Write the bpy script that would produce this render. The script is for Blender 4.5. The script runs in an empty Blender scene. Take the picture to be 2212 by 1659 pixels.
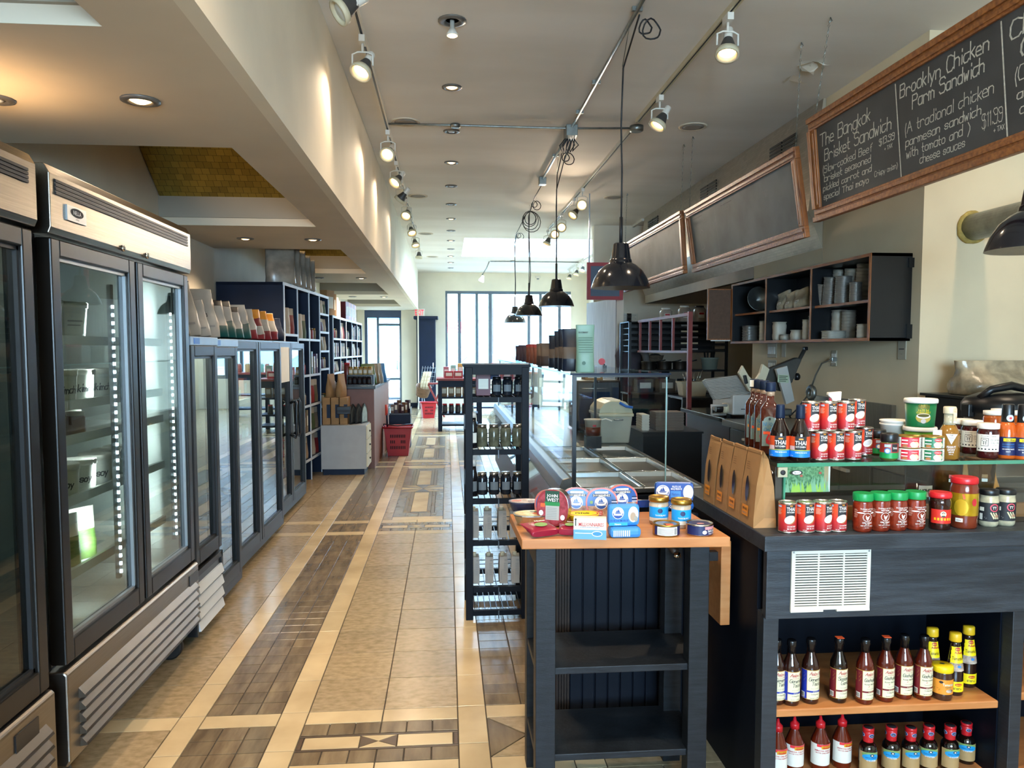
import bpy, math, random
from math import sin, cos, pi, radians as R, atan2, hypot, sqrt
from mathutils import Vector, Matrix
random.seed(7)
S = bpy.context.scene
COL = S.collection
# ---------------------------------------------------------------- camera
FPX, CX, CY, EYE = 1650.0, 1106.0, 860.0, 1.48
TH, PH = R(4.8401), R(3.6412)
FW = Vector((sin(TH)*cos(PH), cos(TH)*cos(PH), -sin(PH)))
RT = Vector((cos(TH), -sin(TH), 0)); UP = RT.cross(FW)
cd = bpy.data.cameras.new('camera'); cam = bpy.data.objects.new('camera', cd); COL.objects.link(cam)
cd.sensor_fit = 'HORIZONTAL'; cd.sensor_width = 36; cd.lens = 36*FPX/2212
cd.shift_y = (CY-829.5)/2212; cd.clip_start = 0.02; cd.clip_end = 300
cam.matrix_world = Matrix(((RT.x, UP.x, -FW.x, 0), (RT.y, UP.y, -FW.y, 0), (RT.z, UP.z, -FW.z, EYE), (0, 0, 0, 1)))
S.camera = cam
def ray(px, py): return FW + RT*((px-CX)/FPX) - UP*((py-CY)/FPX)
def GZ(px, py, z):
    d = ray(px, py); t = (z-EYE)/d.z; return (d.x*t, d.y*t, z)
def GY(px, py, y):
    d = ray(px, py); t = y/d.y; return (d.x*t, y, EYE+d.z*t)
def GX(px, py, x):
    d = ray(px, py); t = x/d.x; return (x, d.y*t, EYE+d.z*t)
# ---------------------------------------------------------------- view, sky, lights
S.view_settings.view_transform = 'Standard'; S.view_settings.look = 'None'
S.view_settings.exposure = 1.18; S.view_settings.gamma = 1.0; S.view_settings.use_curve_mapping = False
S.render.film_transparent = False
cy = S.cycles
cy.max_bounces = 10; cy.diffuse_bounces = 5; cy.glossy_bounces = 5; cy.transmission_bounces = 6; cy.transparent_max_bounces = 24
cy.caustics_reflective = False; cy.caustics_refractive = False; cy.sample_clamp_indirect = 3.0; cy.use_denoising = True
W = bpy.data.worlds.new('sky'); S.world = W; W.use_nodes = True
wn = W.node_tree; bg = wn.nodes['Background']
sk_tc = wn.nodes.new('ShaderNodeTexCoord'); sk_sep = wn.nodes.new('ShaderNodeSeparateXYZ'); sk_ramp = wn.nodes.new('ShaderNodeValToRGB')
wn.links.new(sk_tc.outputs['Generated'], sk_sep.inputs[0]); wn.links.new(sk_sep.outputs['Z'], sk_ramp.inputs[0])
sk_ramp.color_ramp.elements[0].position = 0.0; sk_ramp.color_ramp.elements[0].color = (0.80, 0.90, 1.0, 1)
sk_ramp.color_ramp.elements[1].position = 0.8; sk_ramp.color_ramp.elements[1].color = (0.50, 0.74, 1.0, 1)
wn.links.new(sk_ramp.outputs[0], bg.inputs[0]); bg.inputs[1].default_value = 28.0
LAMPS = 2.3
def lamp(kind, name, loc, energy, color=(1, 0.78, 0.55), size=0.05, rot=(0, 0, 0), **k):
    l = bpy.data.lights.new(name, kind); l.energy = energy*LAMPS if kind != 'AREA' else energy; l.color = color
    o = bpy.data.objects.new(name, l); COL.objects.link(o); o.location = loc; o.rotation_euler = rot
    if kind == 'AREA':
        l.shape = 'RECTANGLE'; l.size = k.get('w', 1); l.size_y = k.get('h', 1)
        if k.get('portal'): l.cycles.is_portal = True
    else:
        l.shadow_soft_size = size
    if kind == 'SPOT': l.spot_size = k.get('angle', R(110)); l.spot_blend = k.get('blend', 0.8)
    return o
for y_ in (3.06, 3.68): lamp('AREA', 'fridge_strip_light', (-1.36, y_, 1.15), 3.5, (.86, .93, 1), rot=(0, R(90), 0), w=1.2, h=.03)
for y_, x_ in ((4.06, -1.4), (4.57, -1.44), (5.6, -1.5), (7.0, -1.56), (1.7, -1.4)): lamp('AREA', 'fridge_top_light', (x_, y_, 1.47 if y_ > 3 else 1.9), 3, (1, .95, .85), w=.2, h=.3)
lamp('AREA', 'daylight_back_window', (1.57, 19.95, 1.9), 1, rot=(R(-90), 0, 0), w=3.3, h=2.2, portal=True)
lamp('AREA', 'daylight_back_door', (-1.62, 19.95, 1.3), 1, rot=(R(-90), 0, 0), w=1.0, h=2.5, portal=True)
lamp('AREA', 'daylight_skylight', (1.61, 14.9, 3.98), 1, rot=(0, 0, 0), w=2.6, h=2.7, portal=True)
lamp('AREA', 'daylight_front_window', (0.3, -3.62, 1.85), 1, rot=(R(90), 0, 0), w=2.6, h=1.7, portal=True)
# ---------------------------------------------------------------- colours and materials
def C(h):
    h = h.lstrip('#'); v = [int(h[i:i+2], 16)/255 for i in (0, 2, 4)]
    return tuple((c/12.92 if c <= 0.04045 else ((c+0.055)/1.055)**2.4) for c in v)+(1,)
MATS = {}
def mat(name, col='#808080', rough=0.5, metal=0.0, emit=None, es=0, vary=0.0, scale=8.0, bump=0.0, bscale=60.0, stretch=None, spec=0.5, coat=0, col2=None, trans=0, world=False, rand=0.0, alpha=1.0):
    if name in MATS: return MATS[name]
    m = bpy.data.materials.new(name); m.use_nodes = True; nt = m.node_tree; n = nt.nodes; L = nt.links
    p = n['Principled BSDF']; c = C(col) if isinstance(col, str) else tuple(col)+(1,)
    p.inputs['Base Color'].default_value = c; p.inputs['Roughness'].default_value = rough; p.inputs['Metallic'].default_value = metal
    p.inputs['Specular IOR Level'].default_value = spec
    if coat: p.inputs['Coat Weight'].default_value = coat; p.inputs['Coat Roughness'].default_value = 0.08
    if trans: p.inputs['Transmission Weight'].default_value = trans
    if alpha < 1: p.inputs['Alpha'].default_value = alpha
    if emit: p.inputs['Emission Color'].default_value = C(emit); p.inputs['Emission Strength'].default_value = es
    src = None
    if vary or bump or col2:
        if world: g = n.new('ShaderNodeNewGeometry'); out = g.outputs['Position']
        else: g = n.new('ShaderNodeTexCoord'); out = g.outputs['Object']
        mp = n.new('ShaderNodeMapping'); L.new(out, mp.inputs[0])
        if stretch: mp.inputs['Scale'].default_value = stretch
        src = mp.outputs[0]
    if vary or col2:
        t = n.new('ShaderNodeTexNoise'); t.inputs['Scale'].default_value = scale; t.inputs['Detail'].default_value = 6; L.new(src, t.inputs[0])
        r = n.new('ShaderNodeValToRGB'); L.new(t.outputs[0], r.inputs[0])
        if col2: a, b = c, C(col2)
        else: a = tuple(x*(1-vary) for x in c[:3])+(1,); b = tuple(min(1, x*(1+vary)) for x in c[:3])+(1,)
        r.color_ramp.elements[0].position = 0.36; r.color_ramp.elements[1].position = 0.66
        r.color_ramp.elements[0].color = a; r.color_ramp.elements[1].color = b
        last = r.outputs[0]
        if rand:
            oi = n.new('ShaderNodeObjectInfo'); hv = n.new('ShaderNodeHueSaturation'); ma = n.new('ShaderNodeMapRange')
            ma.inputs[3].default_value = 1-rand; ma.inputs[4].default_value = 1+rand
            L.new(oi.outputs['Random'], ma.inputs[0]); L.new(ma.outputs[0], hv.inputs['Value']); L.new(last, hv.inputs['Color']); last = hv.outputs[0]
        L.new(last, p.inputs['Base Color'])
    if bump:
        t2 = n.new('ShaderNodeTexNoise'); t2.inputs['Scale'].default_value = bscale; t2.inputs['Detail'].default_value = 4; L.new(src, t2.inputs[0])
        b = n.new('ShaderNodeBump'); b.inputs['Strength'].default_value = bump; b.inputs['Distance'].default_value = 0.01
        L.new(t2.outputs[0], b.inputs['Height']); L.new(b.outputs[0], p.inputs['Normal'])
    MATS[name] = m; return m
def glass(name, tint='#ffffff', ior=1.5, gain=1.6, rough=0.0):
    if name in MATS: return MATS[name]
    m = bpy.data.materials.new(name); m.use_nodes = True; nt = m.node_tree; n = nt.nodes; L = nt.links; n.clear()
    o = n.new('ShaderNodeOutputMaterial'); mx = n.new('ShaderNodeMixShader'); t = n.new('ShaderNodeBsdfTransparent'); g = n.new('ShaderNodeBsdfGlossy')
    fr = n.new('ShaderNodeLayerWeight'); fr.inputs[0].default_value = 0.5; pw = n.new('ShaderNodeMath'); pw.operation = 'POWER'; pw.inputs[1].default_value = 4.2; mu = n.new('ShaderNodeMath'); mu.operation = 'MULTIPLY_ADD'; mu.use_clamp = True; mu.inputs[1].default_value = 0.6*gain; mu.inputs[2].default_value = 0.035*gain
    t.inputs[0].default_value = C(tint); g.inputs['Roughness'].default_value = rough
    L.new(fr.outputs['Facing'], pw.inputs[0]); L.new(pw.outputs[0], mu.inputs[0]); L.new(mu.outputs[0], mx.inputs[0]); L.new(t.outputs[0], mx.inputs[1]); L.new(g.outputs[0], mx.inputs[2]); L.new(mx.outputs[0], o.inputs[0])
    MATS[name] = m; return m
def tilemat(name, c1, c2, sx, sz, mortar, bump=0.4, metal=0.0, rough=0.35, axes='XZ', off=0.5, msize=0.02):
    """brick-pattern relief and colour for pieces too small to pick apart"""
    m = bpy.data.materials.new(name); m.use_nodes = True; nt = m.node_tree; n = nt.nodes; L = nt.links; p = n['Principled BSDF']
    g = n.new('ShaderNodeTexCoord'); s = n.new('ShaderNodeSeparateXYZ'); cb = n.new('ShaderNodeCombineXYZ'); L.new(g.outputs['Object'], s.inputs[0])
    L.new(s.outputs[axes[0]], cb.inputs[0]); L.new(s.outputs[axes[1]], cb.inputs[1])
    b = n.new('ShaderNodeTexBrick'); L.new(cb.outputs[0], b.inputs[0]); b.inputs['Scale'].default_value = 1; b.inputs['Brick Width'].default_value = sx; b.inputs['Row Height'].default_value = sz
    b.inputs['Mortar Size'].default_value = msize*min(sx, sz); b.offset = off
    b.inputs['Color1'].default_value = C(c1); b.inputs['Color2'].default_value = C(c2); b.inputs['Mortar'].default_value = C(mortar)
    L.new(b.outputs['Color'], p.inputs['Base Color']); p.inputs['Metallic'].default_value = metal; p.inputs['Roughness'].default_value = rough
    bu = n.new('ShaderNodeBump'); bu.inputs['Strength'].default_value = bump; bu.inputs['Distance'].default_value = 0.004; bu.invert = True
    L.new(b.outputs['Fac'], bu.inputs['Height']); L.new(bu.outputs[0], p.inputs['Normal'])
    MATS[name] = m; return m
def gradz(name, stops, rough=0.35, axis='Z', z0=0.0, z1=1.0):
    """printed colour gradient along a thing's own height"""
    m = bpy.data.materials.new(name); m.use_nodes = True; nt = m.node_tree; n = nt.nodes; L = nt.links; p = n['Principled BSDF']
    g = n.new('ShaderNodeTexCoord'); s = n.new('ShaderNodeSeparateXYZ'); L.new(g.outputs['Object'], s.inputs[0])
    mr = n.new('ShaderNodeMapRange'); mr.inputs[1].default_value = z0; mr.inputs[2].default_value = z1; L.new(s.outputs[axis], mr.inputs[0])
    r = n.new('ShaderNodeValToRGB'); L.new(mr.outputs[0], r.inputs[0]); e = r.color_ramp.elements
    while len(e) < len(stops): e.new(0.5)
    for i, (q, c) in enumerate(stops): e[i].position = q; e[i].color = C(c)
    L.new(r.outputs[0], p.inputs['Base Color']); p.inputs['Roughness'].default_value = rough
    MATS[name] = m; return m
# ---------------------------------------------------------------- text
TXT = {}
def textgeo(s):
    if s in TXT: return TXT[s]
    cu = bpy.data.curves.new('t', 'FONT'); cu.body = s; cu.size = 1; cu.resolution_u = 1; cu.align_x = 'CENTER'; cu.offset = 0.012
    o = bpy.data.objects.new('t', cu); me = bpy.data.meshes.new_from_object(o)
    vs = [(v.co.x, v.co.y) for v in me.vertices]; fs = [tuple(p.vertices) for p in me.polygons]
    bpy.data.objects.remove(o); bpy.data.curves.remove(cu); bpy.data.meshes.remove(me)
    w = (max(v[0] for v in vs)-min(v[0] for v in vs)) if vs else 0
    mx = (max(v[0] for v in vs)+min(v[0] for v in vs))/2 if vs else 0
    vs = [(x-mx, y-0.35) for x, y in vs]
    TXT[s] = (vs, fs, w); return TXT[s]
GL = {}
for ln in '''A 023962/1555
B 02094958574606/4655534202
C 5839190704124253
D 02093957543202
E 59090252/0646
F 590902/0646
G 58391907041242535535
H 0902/5952/0656
I 2922
J 4943321203
K 0902/5906/1652
L 090252
M 0209356962
N 02095259
O 290704224254574929
P 02094958574606
R 02094958574606/3652
S 584919080716465553421203
T 0969/3932
U 090412425459
V 093269
W 0912365269
X 0952/5902
Y 093659/3632
Z 09590252
a 46160503123243/4642
b 0902/0516465553421203
c 4636160503123243
d 4942/4536160503123243
e 044445361605031242
f 49382822/1636
g 46160503123243/4641301001
h 0902/0516364542
i 1612/1819
j 26211000/2829
k 0902/3604/1432
l 1912
m 0602/05162522/25365552
n 0602/0516364542
o 160503123243453616
p 0600/0516364543321203
q 46160503123243/4640
r 0602/05163645
s 45361605143443321203
t 19132232/0636
u 060312324346/4642
v 062246
w 0612253246
x 0642/4602
y 0622/4610
z 06460242
0 290704224254574929
1 182922
2 08194958570252
3 08194958574626/4655534212
4 490454/4942
5 590906465553421203
7 095922
9 5626170819495854421203
. 1213
( 39262430
) 19363410
- 0545
+ 0545/2723
$ 584919080716465553421203/3931
' 1918'''.split('\n'):
    k, v = ln.split(' '); GL[k] = [[(int(q[i]), (int(q[i+1])-2)/7) for i in range(0, len(q), 2)] for q in v.split('/')]
# ---------------------------------------------------------------- mesh builder
class MB:
    def __init__(s): s.v = []; s.f = []; s.m = []; s.sm = []; s.mats = []
    def mi(s, m):
        if m not in s.mats: s.mats.append(m)
        return s.mats.index(m)
    def add(s, vs, fs, m, smooth=False):
        b = len(s.v); s.v += [tuple(v) for v in vs]; i = s.mi(m)
        for f in fs: s.f.append(tuple(b+k for k in f)); s.m.append(i); s.sm.append(smooth)
        return s
    def box(s, x0, x1, y0, y1, z0, z1, m):
        return s.add([(x0, y0, z0), (x1, y0, z0), (x1, y1, z0), (x0, y1, z0), (x0, y0, z1), (x1, y0, z1), (x1, y1, z1), (x0, y1, z1)],
                     [(0, 3, 2, 1), (4, 5, 6, 7), (0, 1, 5, 4), (1, 2, 6, 5), (2, 3, 7, 6), (3, 0, 4, 7)], m)
    def cbox(s, c, d, m, rot=None):
        vs = [Vector((sx*d[0]/2, sy*d[1]/2, sz*d[2]/2)) for sx, sy, sz in ((-1, -1, -1), (1, -1, -1), (1, 1, -1), (-1, 1, -1), (-1, -1, 1), (1, -1, 1), (1, 1, 1), (-1, 1, 1))]
        if rot is not None: vs = [rot @ v for v in vs]
        return s.add([v+Vector(c) for v in vs], [(0, 3, 2, 1), (4, 5, 6, 7), (0, 1, 5, 4), (1, 2, 6, 5), (2, 3, 7, 6), (3, 0, 4, 7)], m)
    def prism(s, poly, ax, a, b, m):
        """polygon (2D) extruded along axis ax from a to b; ccw not required"""
        n = len(poly)
        def P(q, t): return {'x': (t, q[0], q[1]), 'y': (q[0], t, q[1]), 'z': (q[0], q[1], t)}[ax]
        return s.add([P(q, a) for q in poly]+[P(q, b) for q in poly], [tuple(range(n-1, -1, -1)), tuple(range(n, 2*n))]+[(i, (i+1) % n, n+(i+1) % n, n+i) for i in range(n)], m)
    def lathe(s, prof, m, n=18, c=(0, 0, 0), sx=1, sy=1, mats=None, pw=1.0):
        """prof: (r, z) list, a repeated point makes a hard edge; mats: material per segment; pw<1 squares the section"""
        b = len(s.v)
        def sq(t):
            x, y = cos(t), sin(t)
            if pw != 1.0: x = math.copysign(abs(x)**pw, x); y = math.copysign(abs(y)**pw, y)
            return x, y
        for r, z in prof:
            for k in range(n):
                x, y = sq(2*pi*(k+0.5)/n); s.v.append((c[0]+r*sx*x, c[1]+r*sy*y, c[2]+z))
        for i in range(len(prof)-1):
            if prof[i] == prof[i+1]: continue
            mm = s.mi(mats[i] if mats else m)
            for k in range(n):
                a, d = b+i*n+k, b+i*n+(k+1) % n
                s.f.append((a, d, d+n, a+n)); s.m.append(mm); s.sm.append(True)
        for i, fl in ((0, True), (len(prof)-1, False)):
            if prof[i][0] > 1e-5:
                q = [b+i*n+k for k in range(n)]; s.f.append(tuple(reversed(q)) if fl else tuple(q)); s.m.append(s.mi((mats[0] if fl else mats[-1]) if mats else m)); s.sm.append(False)
        return s
    def tube(s, pts, r, m, n=6, closed=False):
        pts = [Vector(p) for p in pts]; b = len(s.v); up = None; N = len(pts)
        for i, p in enumerate(pts):
            if closed: d = (pts[(i+1) % N]-pts[i-1])
            else: d = pts[min(i+1, N-1)]-pts[max(i-1, 0)]
            if d.length < 1e-9: d = Vector((0, 0, 1))
            d.normalize()
            if up is None: up = d.orthogonal().normalized()
            else:
                up = up-d*up.dot(d)
                if up.length < 1e-6: up = d.orthogonal()
                up.normalize()
            w = d.cross(up); rr = r[i] if isinstance(r, (list, tuple)) else r
            for k in range(n): t = 2*pi*k/n; s.v.append(tuple(p+up*(rr*cos(t))+w*(rr*sin(t))))
        mm = s.mi(m)
        for i in range(N if closed else N-1):
            j = (i+1) % N
            for k in range(n): s.f.append((b+i*n+k, b+i*n+(k+1) % n, b+j*n+(k+1) % n, b+j*n+k)); s.m.append(mm); s.sm.append(n > 4)
        if not closed:
            s.f.append(tuple(b+k for k in reversed(range(n)))); s.f.append(tuple(b+(N-1)*n+k for k in range(n))); s.m += [mm, mm]; s.sm += [False, False]
        return s
    # flat print on a surface function surf(u, v, off)
    def strip(s, sf, us, bo, to, off, m):
        n = len(us); return s.add([sf(u, v, off) for u, v in zip(us, bo)]+[sf(u, v, off) for u, v in zip(us, to)], [(i, i+1, n+i+1, n+i) for i in range(n-1)], m, True)
    def rect(s, sf, u0, u1, v0, v1, off, m, n=1):
        us = [u0+(u1-u0)*k/n for k in range(n+1)]; return s.strip(sf, us, [v0]*(n+1), [v1]*(n+1), off, m)
    def ell(s, sf, u, v, a, b, off, m, n=10):
        us = [u-a*cos(pi*k/n) for k in range(n+1)]; h = [b*sin(pi*k/n) for k in range(n+1)]
        return s.strip(sf, us, [v-q for q in h], [v+q for q in h], off, m)
    def poly(s, sf, pts, off, m): return s.add([sf(u, v, off) for u, v in pts], [tuple(range(len(pts)))], m)
    def text(s, sf, t, u, v, h, off, m, maxw=None):
        vs, fs, w = textgeo(t); k = h/0.7; kx = k
        if maxw and w*k > maxw: kx = maxw/w
        return s.add([sf(u+x*kx, v+y*k, off) for x, y in vs], fs, m)
    def chalk(s, sf, t, u, v, h, th, off, m, gap=1.0, slant=0.12, kw=0.11, rise=0.0):
        u0 = u
        for ch in t:
            if ch == ' ': u += h*0.45; continue
            g = GL.get(ch) or GL.get(ch.lower()) or GL.get(ch.upper())
            if not g: u += h*0.4; continue
            jy = random.uniform(-.04, .04)*h; js = random.uniform(.92, 1.08)
            wmax = max(q[0] for st in g for q in st)
            for st in g:
                P = [(u+q[0]*kw*h*js+slant*q[1]*h, v+jy+q[1]*h*js+rise*(u-u0)) for q in st]
                for a, b in zip(P, P[1:]):
                    dx, dy = b[0]-a[0], b[1]-a[1]; l = hypot(dx, dy) or 1; dx *= th/2/l; dy *= th/2/l
                    s.add([sf(a[0]-dx+dy, a[1]-dy-dx, off), sf(b[0]+dx+dy, b[1]+dy-dx, off), sf(b[0]+dx-dy, b[1]+dy+dx, off), sf(a[0]-dx-dy, a[1]-dy+dx, off)], [(0, 1, 2, 3)], m)
            u += (wmax*kw+0.13*gap)*h
        return u
    def build(s, name, parent=None, loc=None, rz=0, bev=0, kind=None):
        me = bpy.data.meshes.new(name); me.from_pydata(s.v, [], s.f); me.polygons.foreach_set('material_index', s.m); me.polygons.foreach_set('use_smooth', s.sm)
        for m in s.mats: me.materials.append(m)
        me.update(); o = bpy.data.objects.new(name, me); COL.objects.link(o)
        if parent: o.parent = parent
        if loc: o.location = loc
        if rz: o.rotation_euler = (0, 0, rz)
        if bev:
            b = o.modifiers.new('edge', 'BEVEL'); b.width = bev; b.segments = 2; b.limit_method = 'ANGLE'
        if kind: o['kind'] = kind
        return o
def cyl(r, a0=0.0, cx=0, cy=0):
    """front of a round thing, facing -y; u metres round, v height"""
    rf = r if callable(r) else (lambda v: r)
    def f(u, v, off):
        q = rf(v); a = u/max(q, 1e-4)+a0; return (cx+(q+off)*sin(a), cy-(q+off)*cos(a), v)
    return f
def plane(o, ux, uy):
    o = Vector(o); ux = Vector(ux).normalized(); uy = Vector(uy).normalized(); n = ux.cross(uy)
    return lambda u, v, off: tuple(o+ux*u+uy*v+n*off)
def tag(o, label, cat, group=None, kind=None):
    o['label'] = label; o['category'] = cat
    if group: o['group'] = group
    if kind: o['kind'] = kind
    return o
def thing(name, label, cat, loc=(0, 0, 0), rz=0, group=None, rot=None):
    o = bpy.data.objects.new(name, None); COL.objects.link(o); o.location = loc; o.rotation_euler = rot or (0, 0, rz); o.empty_display_size = 0.05
    return tag(o, label, cat, group)
def dup(root, label=None, loc=None, rz=None, rot=None):
    r = root.copy(); COL.objects.link(r)
    if loc: r.location = loc
    if rz is not None: r.rotation_euler = (0, 0, rz)
    if rot: r.rotation_euler = rot
    if label: r['label'] = label
    for ch in list(root.children):
        c = ch.copy(); COL.objects.link(c); c.parent = r
        for g in list(ch.children):
            d = g.copy(); COL.objects.link(d); d.parent = c
    return r
ORD = ['first', 'second', 'third', 'fourth', 'fifth', 'sixth', 'seventh', 'eighth', 'ninth', 'tenth', 'eleventh', 'twelfth', 'thirteenth', 'fourteenth', 'fifteenth', 'sixteenth']
# ---------------------------------------------------------------- material library
M_white = mat('white_paint', '#e6dcc8', 0.75, vary=0.04, scale=2.5, bump=0.05, bscale=30, world=True)
M_ceil = mat('ceiling_paint', '#f0eae2', 0.85, col2='#e0d8cd', scale=0.9, bump=0.12, bscale=5, world=True, stretch=(0.45, 1.3, 1))
M_pier = mat('lamp_warmed_cream_paint', '#dccaa8', 0.75, vary=0.04, scale=2.5, bump=0.05, bscale=30, world=True)  # wall colour with the warmth of the pendant light put into it
M_coff = mat('dimmed_coffer_grey', '#a1988a', 0.8, vary=0.04, scale=2, world=True)  # grey, darkened further in place of less window light inside the recesses
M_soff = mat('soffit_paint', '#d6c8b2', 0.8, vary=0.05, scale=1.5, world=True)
M_blackwood = mat('black_stained_wood', '#1c2126', 0.42, col2='#262c32', scale=3.5, stretch=(3, 3, 40), bump=0.15, bscale=20)
M_dimwood = mat('dimmed_black_wood', '#0e1216', 0.45, spec=0.3, col2='#1a1f24', scale=3.0, stretch=(3, 3, 30), bump=0.12, bscale=20)  # darker copy of black_stained_wood; weaker light on the cart put into colour
M_shadewood = mat('shaded_black_wood', '#080d16', 0.5, vary=0.2, scale=4, spec=0.15)  # darkest copy; backlight and deep shade on rack and panels put into colour
M_blackwoodh = mat('black_stained_wood_across', '#1a2026', 0.42, col2='#2e353c', scale=2.2, stretch=(2.5, 30, 30), bump=0.2, bscale=16)
M_black = mat('black_plastic', '#0d0f12', 0.35, vary=0.2)
M_blackm = mat('black_enamel_metal', '#10141c', 0.16, vary=0.1, coat=0.4)
M_navy = mat('haze_tinted_black_paint', '#0a1a32', 0.5, spec=0.25, vary=0.15, scale=5)  # black furniture tone with the bluish window haze put into it
M_wood = mat('orange_laminate', '#b87c4a', 0.38, col2='#a96a38', scale=3, stretch=(2, 14, 14))
M_oak = mat('oiled_oak_frame', '#a2622f', 0.4, col2='#74401a', scale=4, stretch=(14, 2, 14), bump=0.1, bscale=20)
M_oakv = mat('oiled_oak_frame_upright', '#a2622f', 0.4, col2='#74401a', scale=4, stretch=(14, 14, 2), bump=0.1, bscale=20)
M_steel = mat('brushed_steel', '#8a847c', 0.33, 1.0, vary=0.08, scale=6, stretch=(1, 1, 60), bump=0.04, bscale=8)
M_steelh = mat('brushed_steel_long', '#857d72', 0.3, 1.0, vary=0.10, scale=5, stretch=(40, 1, 60), bump=0.06, bscale=5)
M_louv = mat('louver_steel', '#6b645b', 0.42, 1.0, vary=0.08, scale=5)
M_chrome = mat('chrome', '#c8c8c8', 0.12, 1.0, vary=0.03)
M_pan = mat('steel_pan', '#d0d4d8', 0.3, 1.0, vary=0.06)
M_galv = mat('galvanised_steel', '#8f928e', 0.4, 0.9, vary=0.15, scale=20)
M_alu = mat('grey_aluminium', '#9aa0a4', 0.35, 0.7, vary=0.05)
M_tin = mat('tin', '#c9c6c0', 0.25, 1.0, vary=0.05)
M_gold = mat('gold_lid', '#b08a3c', 0.3, 0.9, vary=0.05)
M_plastw = mat('white_plastic', '#e4ded2', 0.4, vary=0.04)
M_cream = mat('cream_plastic', '#cfc3a4', 0.45, vary=0.06)
M_kraft = mat('kraft_paper', '#9b7246', 0.75, vary=0.08, scale=14, bump=0.12, bscale=12)
M_red = mat('red_plastic', '#c01a22', 0.35, vary=0.05)
M_redp = mat('red_painted_wood', '#7c2a22', 0.45, vary=0.12)
M_green = mat('green_plastic', '#0f8a45', 0.4, vary=0.04)
M_yellow = mat('yellow_plastic', '#dcae1c', 0.4, vary=0.04)
M_paper = mat('white_paper', '#ddd9cc', 0.6, vary=0.02)
M_ink = mat('dark_ink', '#1b1c20', 0.6, vary=0.05)
M_redink = mat('red_print', '#b6202a', 0.45, vary=0.03)
M_blue = mat('blue_print', '#1768c0', 0.4, vary=0.04)
M_orange = mat('orange_sticker', '#ee5a2a', 0.5, vary=0.03)
M_yellowp = mat('yellow_print', '#f0d414', 0.4, vary=0.03)
M_wtext = mat('white_print', '#efe9e2', 0.5, vary=0.02)
M_greyt = mat('grey_print', '#8e8a86', 0.6, vary=0.05)
M_chalk = mat('chalk', '#cfc8b8', 0.9, vary=0.15, scale=80)
M_chalkf = mat('faint_chalk', '#77777a', 0.9, vary=0.2, scale=80)
M_slate = mat('slate_board', '#353433', 0.62, col2='#454443', scale=3)
M_slateb = mat('dusty_slate_board', '#4c5457', 0.65, col2='#626a6d', scale=3)
M_rubber = mat('black_rubber', '#121212', 0.6, vary=0.1)
M_cord = mat('black_cord', '#17181c', 0.5, vary=0.1)
M_bulb = mat('lit_bulb', '#fff0d0', 0.4, emit='#ffcf8c', es=5, vary=0.01)
M_bulboff = mat('unlit_bulb', '#cfd2d0', 0.2, vary=0.03)
M_led = mat('white_led', '#e8f2ff', 0.4, emit='#dcecff', es=22, vary=0.01)
G_door = glass('fridge_door_glass', '#d3dcd8', 1.5, 1.7)
G_case = glass('display_glass', '#f5f9f9', 1.5, 0.9)
G_win = glass('window_glass', '#e4f2fa', 1.45, 1.0)
G_edge = mat('green_glass_edge', '#3f8468', 0.15, vary=0.1, spec=0.8)
G_clear = glass('clear_plastic', '#e4e4e0', 1.45, 1.3, 0.05)
# ================================================================= SETTING
CEIL, LOW, BX = 3.43, 2.47, -0.71
def struct(mb, name, **k): return mb.build(name, kind='structure', **k)
# ---- floor: every stone tile a piece
T_cream = mat('cream_marble', '#c9b189', 0.2, col2='#b39a74', scale=3.0, world=True, rand=0.07, bump=0.03, bscale=25)
T_tan = mat('tan_travertine', '#a48d6d', 0.24, col2='#8b7758', scale=24.0, world=True, stretch=(1.0, 1.6, 1), rand=0.09, bump=0.05, bscale=40)
T_brown = mat('brown_travertine', '#7d6a50', 0.24, col2='#5d4c38', scale=6.0, world=True, stretch=(3.2, 0.7, 1), rand=0.16, bump=0.04, bscale=40)
T_grey = mat('grey_stone', '#7b7062', 0.25, col2='#655b4f', scale=8, world=True, rand=0.1)
T_dark = mat('dark_brown_stone', '#54402f', 0.3, col2='#3f3024', scale=9, world=True, rand=0.08)
M_grout = mat('grout', '#4a4034', 0.8, vary=0.15, world=True)
floor = struct(MB().box(-2.4, 5.2, -3.7, 19.8, -0.12, -0.006, M_grout), 'floor')
TL = []
G_ = 0.0022
def tile(x0, x1, y0, y1, m): TL.append((((x0+G_, y0+G_), (x1-G_, y0+G_), (x1-G_, y1-G_), (x0+G_, y1-G_)), m))
def tri(a, b, c, m):
    gx = (a[0]+b[0]+c[0])/3; gy = (a[1]+b[1]+c[1])/3; k = 0.96
    TL.append((tuple((gx+(p[0]-gx)*k, gy+(p[1]-gy)*k) for p in (a, b, c)), m))
def rowfill(x0, x1, y0, y1, dx, dy, m):
    nx = max(1, round((x1-x0)/dx)); ny = max(1, round((y1-y0)/dy))
    for i in range(nx):
        for j in range(ny): tile(x0+(x1-x0)*i/nx, x0+(x1-x0)*(i+1)/nx, y0+(y1-y0)*j/ny, y0+(y1-y0)*(j+1)/ny, m)
CREAMS = [(-1.08, -0.98), (-0.68, -0.57), (0.035, 0.15), (0.45, 0.56)]
BANDS = [2.585, 6.12, 9.64, 13.16, 16.68]
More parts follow.
